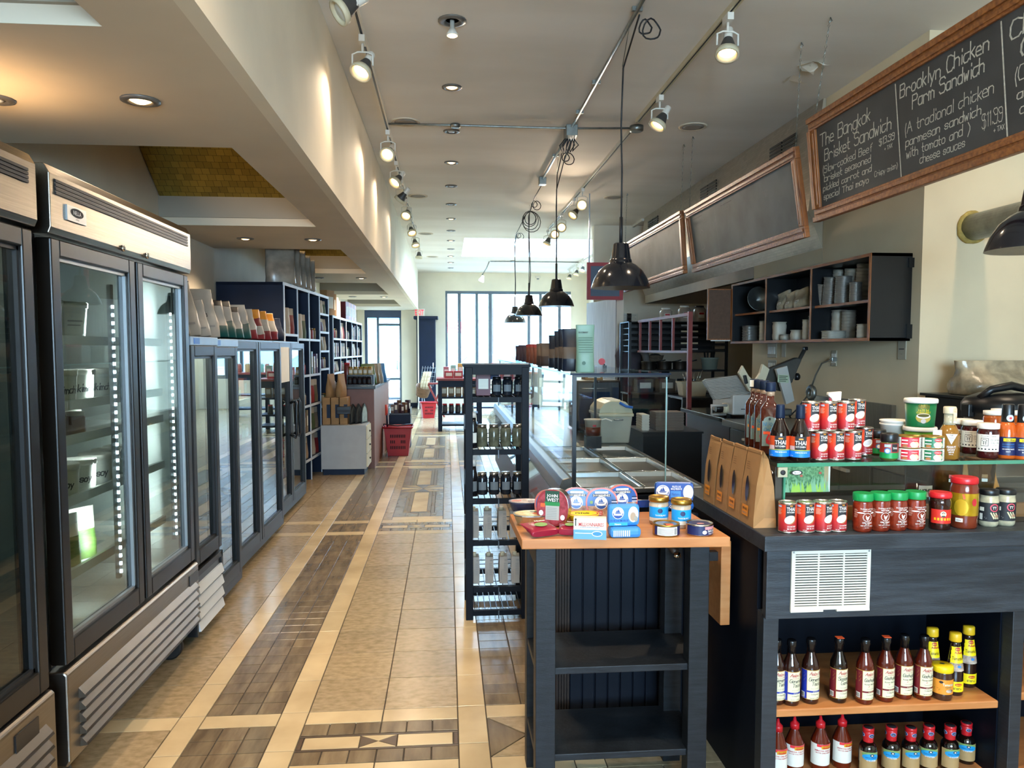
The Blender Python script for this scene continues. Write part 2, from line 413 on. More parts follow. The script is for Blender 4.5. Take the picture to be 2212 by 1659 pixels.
def bowtie(x0, x1, y0, y1):
    rowfill(x0, x1, y0, y0+0.09, 0.101, 0.1, T_brown); rowfill(x0, x1, y1-0.09, y1, 0.101, 0.1, T_brown)
    a, b = y0+0.09, y1-0.09; xm = (x0+x1)/2
    tile(x0, x1, a, a+0.016, T_dark); tile(x0, x1, b-0.016, b, T_dark); tile(x0, x0+0.02, a+.016, b-.016, T_dark); tile(x1-0.02, x1, a+.016, b-.016, T_dark)
    tile(x0+0.02, xm-0.07, a+.016, b-.016, T_cream); tile(xm+0.07, x1-0.02, a+.016, b-.016, T_cream)
    a += .016; b -= .016; ym = (a+b)/2
    tri((xm-.07, a), (xm, ym), (xm-.07, b), T_dark); tri((xm+.07, a), (xm, ym), (xm+.07, b), T_dark)
    tri((xm-.07, a), (xm+.07, a), (xm, ym), T_cream); tri((xm-.07, b), (xm+.07, b), (xm, ym), T_cream)
def xsquare(x0, x1, y0, y1, m1, m2):
    xm, ym = (x0+x1)/2, (y0+y1)/2
    tri((x0, y0), (x1, y0), (xm, ym), m1); tri((x1, y0), (x1, y1), (xm, ym), m2); tri((x1, y1), (x0, y1), (xm, ym), m1); tri((x0, y1), (x0, y0), (xm, ym), m2)
def medallion(x0, x1, y0, y1):
    rowfill(x0, x0+0.08, y0, y1, 0.08, 0.3, T_tan); rowfill(x1-0.08, x1, y0, y1, 0.08, 0.3, T_tan); x0 += .08; x1 -= .08
    tile(x0, x1, y0, y0+0.12, T_cream); tile(x0, x1, y1-.12, y1, T_cream); y0 += .12; y1 -= .12
    rowfill(x0, x1, y0, y0+0.16, 0.11, 0.16, T_grey); rowfill(x0, x1, y1-.16, y1, 0.11, 0.16, T_grey); y0 += .16; y1 -= .16
    xm, ym = (x0+x1)/2, (y0+y1)/2
    for a, b in ((y0, ym-.18), (ym+.18, y1)):
        rowfill(x0, x0+.08, a, b, .08, .3, T_grey); rowfill(x1-.08, x1, a, b, .08, .3, T_grey)
        rowfill(x0+.08, xm-.075, a, b, .03, .06, T_brown); rowfill(xm+.075, x1-.08, a, b, .03, .06, T_brown)
        rowfill(xm-.075, xm+.075, a+.05, b-.05, .15, .55, T_cream); tile(xm-.075, xm+.075, a, a+.05, T_dark); tile(xm-.075, xm+.075, b-.05, b, T_dark)
    for s, xe in ((-1, x0), (1, x1)):
        tri((xe, ym-.18), (xm, ym), (xe, ym-.06), T_grey); tri((xe, ym-.06), (xm, ym), (xe, ym+.06), T_cream); tri((xe, ym+.06), (xm, ym), (xe, ym+.18), T_grey)
        tri((xe, ym-.18), (xm+s*.07, ym-.18), (xm, ym), T_tan); tri((xe, ym+.18), (xm+s*.07, ym+.18), (xm, ym), T_tan)
    tri((xm-.07, ym-.18), (xm+.07, ym-.18), (xm, ym), T_dark); tri((xm-.07, ym+.18), (xm+.07, ym+.18), (xm, ym), T_dark)
for x0, x1 in CREAMS:
    for j in range(-2, 55):
        y = max(2.585, 3.095+0.3025*j)
        if j == -2: continue
        if j == -1: tile(x0, x1, 2.585, 2.7925, T_cream)
        tile(x0, x1, y, min(19.7, y+0.3025), T_cream)
ys = []
for k, b in enumerate(BANDS):
    nxt = BANDS[k+1] if k+1 < len(BANDS) else 19.7
    for c0 in (b, b+0.405):
        for x0, x1 in ((-1.382, -1.08), (-0.98, -0.68), (-0.57, -0.268), (-0.268, 0.035), (0.15, 0.45), (-1.684, -1.382), (-2.27, -1.684)): tile(x0, x1, c0, c0+0.105, T_cream)
    rowfill(-2.288, -1.08, b+.105, b+.405, .302, .3, T_tan); rowfill(-.98, -.68, b+.105, b+.405, .1, .1, T_brown)
    bowtie(-.57, .035, b+.105, b+.405); xsquare(.15, .45, b+.105, b+.405, T_tan, T_brown)
    a = b+.51
    rowfill(-2.288, -1.08, a, nxt, .302, .3025, T_tan); rowfill(-.98, -.68, a, nxt, .1, .1008, T_brown); rowfill(.15, .45, a, nxt, .15, .1008, T_brown)
    if k in (1, 2): medallion(-.57, .035, a, nxt)
    else: rowfill(-.57, .035, a, nxt, .302, .3025, T_tan)
rowfill(.56, 5.0, 2.585, 19.7, .302, .3025, T_tan); rowfill(-2.27, 5.0, -3.5, 2.585, .302, .3025, T_tan)
def tsize(t):
    P = t[0]; x = sum(p[0] for p in P)/len(P); y = sum(p[1] for p in P)/len(P)
    if not (-1.25 < x < 0.42 and 2.5 < y): return 0
    d = (Vector((x, y, -EYE))).dot(FW); X = 1106+FPX*Vector((x, y, -EYE)).dot(RT)/d
    if X < 280-((x+1.25)*0) or (x > .16 and y > 4.1): return 0
    ar = abs(sum(P[i][0]*P[(i+1) % len(P)][1]-P[(i+1) % len(P)][0]*P[i][1] for i in range(len(P))))/2
    return ar/y**3
TL.sort(key=tsize, reverse=True)
tm = {}
for i, (P, m) in enumerate(TL[:300]):
    cx = sum(p[0] for p in P)/len(P); cyy = sum(p[1] for p in P)/len(P); Q = tuple((round(p[0]-cx, 4), round(p[1]-cyy, 4)) for p in P); key = (Q, m.name)
    if key not in tm:
        b = MB(); n = len(Q); e = 0.0012
        b.add([(x, y, -0.006) for x, y in Q]+[(x, y, -0.0012) for x, y in Q]+[(x-math.copysign(e, x), y-math.copysign(e, y), 0) for x, y in Q],
              [tuple(range(2*n, 3*n))]+[(k, (k+1) % n, n+(k+1) % n, n+k) for k in range(n)]+[(n+k, n+(k+1) % n, 2*n+(k+1) % n, 2*n+k) for k in range(n)], m)
        o = b.build('tile', floor); tm[key] = o.data
    else: o = bpy.data.objects.new('tile', tm[key]); COL.objects.link(o); o.parent = floor
    o.location = (cx, cyy, random.uniform(-.0004, .0003))
b = MB()
for P, m in TL[300:]:
    n = len(P); b.add([(x, y, -0.006) for x, y in P]+[(x, y, 0) for x, y in P], [tuple(range(n, 2*n))]+[(k, (k+1) % n, n+(k+1) % n, n+k) for k in range(n)], m)
b.build('small_tiles', floor, kind='stuff')
# ---- walls
def walls():
    H = CEIL
    struct(MB().box(-2.4, -2.27, -3.6, 19.8, 0, H, M_white), 'wall_left')
    b = MB(); dx0, dx1, dz = -2.08, -1.16, 2.48; wx0, wx1, wz0, wz1 = -0.04, 3.19, 0.75, 2.97; Y0, Y1 = 19.65, 19.85
    b.box(-2.4, dx0, Y0, Y1, 0, H, M_white); b.box(dx0, dx1, Y0, Y1, dz, H, M_white); b.box(dx1, wx0, Y0, Y1, 0, H, M_white); b.box(wx0, wx1, Y0, Y1, 0, wz0, M_white); b.box(wx0, wx1, Y0, Y1, wz1, H, M_white); b.box(wx1, 3.8, Y0, Y1, 0, H, M_white)
    struct(b, 'wall_back')
    b = MB(); b.box(-2.4, -1, -3.7, -3.5, 0, H, M_white); b.box(1.6, 4.4, -3.7, -3.5, 0, H, M_white); b.box(-1, 1.6, -3.7, -3.5, 0, 1.0, M_white); b.box(-1, 1.6, -3.7, -3.5, 2.7, H, M_white); struct(b, 'wall_front')
    b = MB(); b.box(-1, -.94, -3.64, -3.56, 1, 2.7, M_alu); b.box(1.54, 1.6, -3.64, -3.56, 1, 2.7, M_alu); b.box(-1, 1.6, -3.64, -3.56, 1, 1.06, M_alu); b.box(-1, 1.6, -3.64, -3.56, 2.64, 2.7, M_alu)
    w = struct(b, 'window_2'); MB().box(-.94, 1.54, -3.605, -3.595, 1.06, 2.64, G_win).build('pane', w)
    struct(MB().box(4.2, 4.4, -3.6, 4.57, 0, H, M_white), 'wall_right')
    struct(MB().box(2.95, 4.4, 4.57, 4.75, 0, H, M_pier), 'wall_pier')
    struct(MB().box(2.95, 3.15, 4.75, 7.2, 0, H, M_pier), 'wall_alcove')
    struct(MB().box(5.0, 5.2, 4.6, 12.2, 0, H, M_soff), 'wall_kitchen_right')
    struct(MB().box(3.15, 5.0, 7.0, 7.2, 0, H, M_soff), 'wall_kitchen_near')
    struct(MB().box(2.31, 5.2, 12.0, 12.15, 0, H, M_white), 'wall_kitchen_back')
    struct(MB().box(3.65, 3.8, 12.15, 19.65, 0, H, M_white), 'wall_right_back')
    # ceiling with the skylight well
    b = MB(); sx0, sx1, sy0, sy1 = .31, 2.92, 13.57, 16.2; T = 4.0
    b.box(BX, 5.2, -3.7, sy0, H, T, M_ceil); b.box(BX, 5.2, sy1, 19.85, H, T, M_ceil); b.box(BX, sx0, sy0, sy1, H, T, M_ceil); b.box(sx1, 5.2, sy0, sy1, H, T, M_ceil)
    struct(b, 'ceiling')
    struct(MB().box(sx0, sx1, sy0, sy1, 3.94, 3.95, G_win), 'window_3'); struct(MB().box(-2.4, BX, -3.7, 19.85, H+.001, T, M_ceil), 'ceiling_left')
    # boxed beam face on the left
    struct(MB().box(BX-0.06, BX, -3.6, 19.1, LOW, CEIL, M_white), 'trim_beam')
    # low ceiling with sloping light coffers
    b = MB(); cof = [(.08, 2.51), (3.93, 6.36), (7.78, 10.2), (11.63, 14.05), (15.48, 17.9)]; cx = -1.05; t = 0.06
    b.box(cx, BX-.06, -3.6, 19.65, LOW, LOW+t, M_soff)
    prev = -3.6
    for y0, y1 in cof+[(19.65, 0)]: b.box(-2.27, cx, prev, y0, LOW, LOW+t, M_soff); prev = y1
    for y0, y1 in cof:
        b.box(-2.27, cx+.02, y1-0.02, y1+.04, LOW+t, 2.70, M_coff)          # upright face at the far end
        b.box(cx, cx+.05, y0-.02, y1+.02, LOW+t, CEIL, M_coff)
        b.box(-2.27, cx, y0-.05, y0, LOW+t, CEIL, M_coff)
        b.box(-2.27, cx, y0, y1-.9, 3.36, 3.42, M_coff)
    struct(b, 'ceiling_low')
    gm = tilemat('gold_mosaic', '#b39a4a', '#94803e', .06, .06, '#2e2818', 0.5, 0.7, 0.34, axes='XY')
    for k, (y0, y1) in enumerate(cof):
        b = MB(); L_ = hypot(.95, .72); b.box(-2.26+2.27-.61, 1.22-.61, 0, L_, -.01, .01, gm); o = struct(b, 'trim_mosaic'); o.location = (-1.66, y1+.0, 2.69); o.rotation_euler = (pi-atan2(.72, .95), 0, 0)
    b = MB(); b.box(-1.14, -.7, 19.6, 19.65, 0, .12, M_navy); struct(b, 'baseboard_back')
    struct(MB().box(-.73, -.7, 19.1, 19.65, 0, 2.5, M_white), 'trim_post')
walls()
# ---- the big window and the glass door at the back
def glazing():
    Y = 19.72; fr = mat('pale_window_frame', '#56636f', .5, vary=.05)
    b = MB(); b.box(-.04, 3.19, Y-.06, Y+.06, 2.9, 2.97, fr); b.box(-.04, 3.19, Y-.06, Y+.06, .75, .84, fr)
    w = struct(b, 'window_1')
    X = lambda px: GY(px, 720, Y)[0]
    cuts = [(959, 967), (989, 996), (1027, 1033), (1055, 1063), (1139, 1145), (1164, 1170), (1205, 1211), (1232, 1240)]
    for a, c in cuts: MB().box(X(a), X(c), Y-.05, Y+.05, .84, 2.9, fr).build('mullion', w)
    for (a, c), (d, e) in zip(cuts, cuts[1:]): MB().box(X(c), X(d), Y-.006, Y+.006, .84, 2.9, G_win).build('pane', w)
    d0, d1 = -2.08, -1.16; dk = mat('navy_door_frame', '#2c3e58', .4, vary=.06)
    b = MB(); b.box(d0, d1, Y-.06, Y+.06, 2.28, 2.48, dk); b.box(d0, d0+.07, Y-.06, Y+.06, 0, 2.28, dk); b.box(d1-.05, d1, Y-.06, Y+.06, 0, 2.28, fr)
    b.box(-1.78, -1.72, Y-.04, Y+.04, 0, 2.28, fr); b.box(-1.72, d1-.05, Y-.04, Y+.04, 2.08, 2.14, fr); b.box(-1.72, d1-.05, Y-.04, Y+.04, .7, .76, fr); b.box(-1.72, d1-.05, Y-.04, Y+.04, 0, .1, fr)
    d = struct(b, 'door_1'); MB().box(-1.72, d1-.05, Y-.005, Y+.005, .1, 2.08, G_win).build('pane', d); MB().box(d0+.07, -1.78, Y-.005, Y+.005, .05, 2.28, G_win).build('pane', d); MB().box(-1.72, d1-.05, Y-.005, Y+.005, 2.14, 2.28, G_win).build('pane', d)
    MB().tube([(-1.27, Y-.05, .95), (-1.27, Y-.1, .98), (-1.27, Y-.1, 1.2), (-1.27, Y-.05, 1.23)], .012, M_chrome).build('door_handle', d)
glazing()
# ---- the street beyond
def street():
    pv = mat('pavement', '#9a9893', .8, vary=.08, scale=2, world=True); rd = mat('asphalt', '#5c5d60', .85, vary=.1, world=True)
    struct(MB().box(-30, 30, 19.86, 23.5, -.2, -.05, pv), 'pavement'); struct(MB().box(-30, 30, 23.5, 33, -.3, -.12, rd), 'road'); struct(MB().box(-30, 30, 33, 37, -.2, -.05, pv), 'pavement')
    struct(MB().box(-30, 30, -9, -3.72, -.2, -.05, pv), 'pavement')
    wallm = mat('pale_render_wall', '#b9b6ae', .8, vary=.06, world=True); gl = mat('dark_shop_glass', '#6f97aa', .1, vary=.2); gr = mat('green_fascia', '#8fb5a8', .5, vary=.05)
    for i, (x0, x1, h, fc, lab) in enumerate([(-9, -2.0, 8, M_blue, 'pale shop building across the street seen through the door'), (-2.0, 2.2, 9, gr, 'pale shop building with green fascia across the street'), (2.2, 9, 8.4, mat('overexposed_red_awning', '#d08a8a', .6, vary=.05), 'pale shop building with red awning across the street')]):  # fascia and awning colours lightened to carry the daylight overexposure
        t = thing('street_building', lab, 'building', ((x0+x1)/2, 37, 0)); w = (x1-x0)
        MB().box(-w/2+.02, w/2-.02, 0, 6, 0, h, wallm).build('wall', t)
        MB().box(-w/2+.2, w/2-.2, -.15, 0, 2.9, 3.7, fc).build('fascia', t)
        for k in range(3):
            xx = -w/2+w*(k+.5)/3
            f = MB().box(xx-w*.13, xx+w*.13, -.06, 0, .6, 2.7, fr_).build('window', t); MB().box(xx-w*.12, xx+w*.12, -.08, -.06, .7, 2.6, gl).build('pane', f)
            f = MB().box(xx-.5, xx+.5, -.06, 0, 4.6, 6.2, fr_).build('window', t); MB().box(xx-.42, xx+.42, -.08, -.06, 4.7, 6.1, gl).build('pane', f)
    t = thing('street_sign', 'small red street sign lettered in white seen through the window', 'sign', GY(972, 707, 30))
    MB().box(-.5, .5, -.03, .03, -.22, .22, M_red).build('sign_board', t); MB().text(plane((0, -.04, 0), (1, 0, 0), (0, 0, 1)), 'NCE', 0, 0, .3, 0, M_wtext).build('lettering', t); MB().box(-.03, .03, .03, .07, -2.46, .2, M_alu).build('post', t)
    def car(name, lab, x, y, m):
        t = thing(name, lab, 'car', (x, y, -.12)); body = [(-2.1, .3), (-2.15, .75), (-1.4, .9), (-.85, 1.4), (.75, 1.42), (1.45, .92), (2.1, .78), (2.15, .35)]
        MB().prism(body, 'y', -.85, .85, m).build('body', t, bev=.06); MB().prism([(-1.25, .93), (-.8, 1.34), (.7, 1.36), (1.25, .93)], 'y', -.87, .87, gl).build('side_window', t)
        for xx in (-1.3, 1.3):
            b = MB(); b.lathe([(.31, -.9), (.33, -.86), (.33, .86), (.31, .9)], M_rubber, 16); o = b.build('wheel_pair', t); o.rotation_euler = (R(90), 0, 0); o.location = (xx, 0, .33)
    car('car', 'white parked car seen through the glass door', -2.4, 25.2, mat('white_car_paint', '#e0e2e4', .15, vary=.02, coat=.6)); car('car', 'dark blue parked car seen through the big window', 1.5, 27.4, mat('blue_car_paint', '#27466e', .15, vary=.05, coat=.6))
fr_ = mat('pale_sash', '#c7c9c8', .5, vary=.03)
street()
# ---- range hood along the right, its mosaic skin and vents
def hood():
    hm = tilemat('silver_mosaic', '#b5ab9b', '#a59b8b', .07, .022, '#7a7266', .8, .5, .3, axes='YZ'); hp = mat('hood_side_paint', '#a99d88', .6, vary=.04)
    Y0, Y1 = 5.85, 11.27
    A = GY(1746, 455, Y0); B_ = GY(1789, 567, Y0); top = GY(1779, 213, Y0)
    t = thing('range_hood', 'long silver mosaic range hood hanging behind the chalkboards', 'hood', (0, 0, 0))
    p = [(top[0], CEIL), (A[0], A[2]), (B_[0], B_[2]), (2.948, B_[2]), (2.948, CEIL)]
    b = MB(); n = len(p)
    for i in range(3): pass
    b.add([(x, Y0, z) for x, z in p[:3]]+[(x, Y1, z) for x, z in p[:3]], [(0, 3, 4, 1), (1, 4, 5, 2)], hm)
    b.add([(x, Y0, z) for x, z in p]+[(x, Y1, z) for x, z in p], [(0, 1, 2, 3, 4), (9, 8, 7, 6, 5), (2, 7, 8, 3)], hp)
    b.build('hood_skin', t)
    MB().box(2.95, 3.9, 7.22, Y1, B_[2], CEIL, hp).build('hood_back', t)
    def onface(px, py):   # upper sloping face
        n_ = Vector((A[2]-CEIL, 0, top[0]-A[0])); o = Vector((A[0], 0, A[2]-EYE)); d = ray(px, py); k = n_.dot(o)/n_.dot(d); q = d*k; return q.y, EYE+q.z
    for px, py in ((1693, 322), (1532, 412), (1412, 483)):
        y, z = onface(px, py); x = A[0]+(top[0]-A[0])*(z-A[2])/(CEIL-A[2])
        g = MB()
        for k in range(5):
            for s in (-1, 1): g.box(x-.018, x-.004, y+s*.135-.12, y+s*.135+.12, z-.07+k*.03, z-.052+k*.03, M_black)
        g.build('vent_grille', t)
hood()
# ================================================================= CEILING FITTINGS
WARM = (1.0, 0.78, 0.55)
def aim(v):
    return Vector(v).normalized().to_track_quat('-Z', 'Y').to_euler()
def make_head():
    t = thing('track_spotlight', 'x', 'spotlight')
    MB().box(-.018, .018, -.045, .045, -.04, 0, M_plastw).build('track_adapter', t)
    b = MB(); b.tube([(0, 0, -.04), (0, 0, -.09)], .008, M_plastw); b.tube([(-.062, 0, -.17), (-.062, 0, -.105), (-.03, 0, -.09), (.03, 0, -.09), (.062, 0, -.105), (.062, 0, -.17)], .006, M_plastw); b.build('yoke', t)
    d = mat('grey_heat_sink', '#4a4846', .5, .3, vary=.1)
    b = MB(); b.lathe([(.022, .14), (.026, .135), (.026, .07), (.026, .07), (.03, .06), (.05, .0), (.054, -.015)], d, 14, mats=[M_plastw]*3+[d]*4); o = b.build('lamp_body', t, loc=(0, 0, -.19))
    b = MB(); b.lathe([(.056, -.01), (.066, -.012), (.069, -.045), (.058, -.045), (.05, -.028), (.046, -.02)], M_cream, 18); b.build('ring', o)
    b = MB(); b.lathe([(.05, -.02), (.042, -.026), (.0, -.03)], M_bulb, 14); b.build('bulb', o)
    return t
def track(x, y0, y1, name, label, col):
    t = thing(name, label, 'light track', (x, y0, CEIL))
    b = MB(); b.box(-.018, .018, 0, y1-y0, -.02, 0, col); b.box(-.018, -.008, 0, y1-y0, -.032, -.02, col); b.box(.008, .018, 0, y1-y0, -.032, -.02, col); b.build('rail', t)
    MB().box(-.008, .008, 0.01, y1-y0-.01, -.024, -.0199, M_black).build('slot', t)
    MB().box(-.024, .024, -.06, .03, -.036, 0, col).build('end_feed', t)
def tracks():
    track(-.51, 2.4, 12.6, 'light_track', 'pale ceiling light track running beside the left beam', M_plastw)
    track(1.62, 2.6, 6.5, 'light_track', 'dark edged ceiling light track above the near chalkboards, nearest camera', M_cream)
    track(1.63, 6.75, 12.3, 'light_track', 'pale light track carrying five lamps ahead of the skylight', M_plastw)
    x0, y0, _ = GZ(1385, 497, CEIL); x1, y1, _ = GZ(1240, 590, CEIL)
    track(2.93, 11.4, 18.5, 'light_track', 'far pale light track right of the skylight', M_plastw)
    P = make_head(); first = [True]
    def head(x, px, py, d, label, lit=True, grp='track spotlights'):
        q = GX(px, py, x)
        if first[0]: r = P; first[0] = False; r['label'] = label; r.location = (x, q[1], CEIL-.032); bod = [c for c in r.children if c.name.startswith('lamp_body')][0]
        else:
            r = dup(P, label, (x, q[1], CEIL-.032)); bod = [c for c in r.children if c.name.startswith('lamp_body')][0]
            # dup copies children of children onto the copied part
        r['group'] = grp; bod.rotation_euler = aim(d)
        if not lit:
            for g in bod.children:
                if g.name.startswith('bulb'): g.data = OFF
        else:
            dv = Vector(d).normalized(); p = Vector((x, q[1], CEIL-.22))+dv*.06
            lamp('SPOT', 'track_lamp_light', p, 4 if x < 0 else 16, WARM, .03, aim(d), angle=R(95), blend=.9)
    global OFF
    b = MB(); b.lathe([(.055, -.02), (.045, -.03), (.0, -.034)], M_bulboff, 14); tmp = b.build('bulb'); OFF = tmp.data; bpy.data.objects.remove(tmp)
    L = [(783, 108, (-.35, -.45, -.8)), (838, 297, (-.2, -.75, -.6)), (856, 358, (-.5, -.5, -.7)), (867, 395, (-.6, .3, -.7)), (878, 442, (-.2, -.7, -.7)), (889, 475, (.2, -.5, -.8)), (897, 502, (.2, -.4, -.9)), (905, 535, (0, -.1, -1))]
    for i, (px, py, d) in enumerate(L): head(-.51, px, py, d, ORD[i]+' spotlight from the near end of the track beside the left beam', lit=i not in (3, 7), grp='spotlights on the left track')
    head(-.51, 745, 30, (-.5, -.2, -.4), 'unlit bulb spotlight at the top edge on the left track', False, 'spotlights on the left track')
    Rr = [(1572, 75, (-.15, -.3, -.95)), (1425, 245, (-.5, -.1, -.8)), (1258, 425, (-.3, -.9, -.3)), (1240, 450, (-.5, -.3, -.6)), (1213, 475, (-.1, -.9, -.3)), (1199, 495, (-.2, -.8, -.3)), (1183, 503, (-.4, 0, -.9))]
    for i, (px, py, d) in enumerate(Rr): head(1.62, px, py, d, ORD[i]+' spotlight from the near end of the right hand light tracks', grp='spotlights on the right tracks')
    F = [(1310, 542), (1282, 556), (1258, 578), (1245, 590), (1230, 597)]
    for i, (px, py) in enumerate(F): head(2.93, px, py, (-.3, -.2, -.9), ORD[i]+' small spotlight from the near end of the far right track', lit=True, grp='spotlights on the far track')
tracks()
def recessed():
    def ring(lit, r=.075):
        t = thing('recessed_downlight', 'x', 'downlight')
        b = MB(); b.lathe([(r, 0), (r, -.006), (r*.7, -.012), (r*.55, -.004), (r*.55, .0)], mat('grey_trim_ring', '#6d6964', .4, .4, vary=.05), 18); b.build('trim_ring', t)
        b = MB(); b.lathe([(r*.54, -.003), (r*.3, -.012), (0, -.014)], M_bulb if lit else M_bulboff, 14); b.build('bulb', t); return t
    A, B = ring(True), ring(False); used = set()
    def put(lit, loc, label, grp, e=10):
        P = A if lit else B
        if P in used: r = dup(P, label, loc)
        else: used.add(P); r = P; r.location = loc; r['label'] = label
        r['group'] = grp
        if lit: lamp('SPOT', 'downlight_light', (loc[0], loc[1], loc[2]-.03), e, WARM, .04, (0, 0, 0), angle=R(125), blend=.9)
    for i in range(12):
        y = 5.84+1.15*i; put(i in (0, 2, 5, 7, 9, 10), (.045+.0045*i, y, CEIL), ORD[i]+' small round light from the near end of the main ceiling line', 'downlights in the main ceiling')
    t = thing('hanging_downlight', 'round ceiling light with its lit bulb hanging out, nearest in the line', 'downlight', (.04, 4.68, CEIL))
    b = MB(); b.lathe([(.085, 0), (.085, -.006), (.06, -.014), (.04, -.004), (.04, 0)], mat('grey_trim_ring'), 18); b.build('trim_ring', t)
    b = MB(); b.lathe([(.014, 0), (.014, -.05), (.018, -.05), (.036, -.085), (.036, -.09)], M_plastw, 14); b.build('lamp_neck', t); b = MB(); b.lathe([(.035, -.088), (.02, -.096), (0, -.097)], M_bulb, 14); b.build('bulb', t)
    lamp('SPOT', 'downlight_light', (.04, 4.68, CEIL-.11), 10, WARM, .04, (0, 0, 0), angle=R(130), blend=.9)
    for i, (x, y, lit) in enumerate([(-1.21, 3.22, 1), (-1.78, 3.25, 0), (-1.2, 7.08, 1), (-1.79, 7.07, 1), (-1.18, 10.8, 1), (-1.76, 10.8, 0), (-1.18, 14.6, 1), (-1.76, 14.6, 0)]):
        put(lit, (x, y, LOW), ['first', 'second', 'third', 'fourth'][i//2]+' row round light set in the low left ceiling, '+('near the beam' if i % 2 == 0 else 'near the wall'), 'downlights in the low ceiling', 16 if i else 22)
    lamp('SPOT', 'hidden_glow_light', (-1.5, 4.4, 2.62), 9, (1, .66, .3), .05, aim((0.15, 1, .25)), angle=R(60), blend=.8)
    lamp('SPOT', 'hidden_glow_light', (-1.6, 8.1, 2.62), 10, (1, .66, .3), .05, aim((0.1, 1, .25)), angle=R(60), blend=.8)
    lamp('SPOT', 'hidden_glow_light', (-1.78, 3.02, 2.13), 2.6, (1, .62, .3), .05, aim((0.1, 0, 1)), angle=R(150), blend=.8)  # added on the fridge top, stands in for a warm reflection on the soffit
    # unseen lamps of the same rows behind the camera
    for x, y, z in ((.0, -1.2, CEIL), (1.6, -.6, CEIL), (1.6, 1.4, CEIL), (.0, 1.6, CEIL), (3.25, 3.7, CEIL)): lamp('SPOT', 'downlight_light', (x, y, z-.05), 34 if x < 3 else 10, WARM, .05, (0, 0, 0), angle=R(130), blend=.9)
    sp = mat('speaker_cloth', '#8f887e', .8, vary=.05)
    P = None
    for i, (x, y) in enumerate([(-.345, 6.74), (-.36, 9.92), (2.155, 6.67), (2.135, 9.8), (-.35, 13.1), (-.3, 16.3)]):
        lab = ('left' if x < 0 else 'right')+' row flush round ceiling speaker, '+ORD[(0, 1, 0, 1, 2, 3)[i]]+' from the near end'
        if P is None:
            P = thing('ceiling_speaker', lab, 'speaker', (x, y, CEIL), group='ceiling speakers'); b = MB(); b.lathe([(.125, 0), (.125, -.006), (.11, -.01), (.105, -.006)], M_soff, 20); b.build('rim', P); b = MB(); b.lathe([(.108, -.005), (.06, -.009), (0, -.009)], sp, 20); b.build('grille', P)
        else: dup(P, lab, (x, y, CEIL))
recessed()
def conduits():
    z = CEIL-.02
    t = thing('ceiling_conduit', 'galvanised conduit with junction box running above the pendant lamps', 'conduit', (1.09, 3.0, z)); 
    MB().tube([(0, 0, 0), (0, 3.7, 0)], .012, M_galv).build('pipe', t); MB().tube([(0, 3.86, 0), (0, 5.75, 0)], .012, M_galv).build('pipe', t)
    MB().box(-.05, .05, 3.69, 3.86, -.075, .02, M_galv).build('junction_box', t, bev=.004); MB().box(-.04, .04, 5.72, 5.83, -.06, .02, M_galv).build('outlet_box', t, bev=.004)
    for y in (1.4, 2.6, 3.3, 4.7): MB().box(-.03, .03, y, y+.02, -.005, .02, M_galv).build('clip', t)
    b = MB()
    for k in range(5):
        b.tube([(.02*k-.04, 3.8, -.07), (.03*k-.09, 3.83, -.13-.01*k), (.02*k-.05, 3.86, -.2+.008*k), (.035*k-.06, 3.83, -.12), (.015*k-.03, 3.8, -.07)], .005, M_cord, 5)
    b.build('cord_bundle', t)
    t = thing('ceiling_conduit', 'thin conduit crossing the ceiling to the left track, nearer one', 'conduit', (-.5, 6.75, z)); MB().tube([(0, 0, 0), (.55, .02, .008), (1.55, 0, 0), (2.1, -.05, 0)], .009, M_galv).build('pipe', t); MB().lathe([(.045, .015), (.045, -.01), (.03, -.016)], M_galv, 14, (.58, .02, 0)).build('cover_plate', t)
    MB().lathe([(.06, .02), (.06, -.02), (.045, -.03)], M_galv, 14, (2.16, -.05, 0)).build('box', t)
    t = thing('ceiling_conduit', 'thin far conduit crossing the ceiling behind the skylight', 'conduit', (.95, 16.9, z)); MB().tube([(0, 0, 0), (2.0, 0, 0)], .012, M_galv).build('pipe', t); MB().lathe([(.06, .015), (.06, -.01)], M_galv, 12, (.5, 0, 0)).build('cover_plate', t)
    t = thing('dangling_spotlight', 'spotlight dangling on its wires from the far conduit', 'spotlight', (.93, 16.9, z)); MB().tube([(0, 0, 0), (-.06, 0, -.15), (-.16, 0, -.3)], .012, M_galv).build('wire', t); o = MB().lathe([(.03, .12), (.04, .08), (.07, 0), (.07, -.02)], M_plastw, 12).build('lamp_body', t, loc=(-.18, 0, -.42)); o.rotation_euler = (.3, .4, 0); MB().lathe([(.06, -.015), (0, -.022)], M_bulb, 12).build('bulb', o)
    t = thing('smoke_detector', 'small white fixture high on the back wall', 'detector', GY(1162, 597, 19.64)); MB().lathe([(.07, 0), (.07, -.03), (.04, -.05)], M_plastw, 12).build('housing', t); MB().lathe([(.03, -.05), (.03, -.08), (0, -.085)], M_alu, 10).build('sensor', t)
conduits()
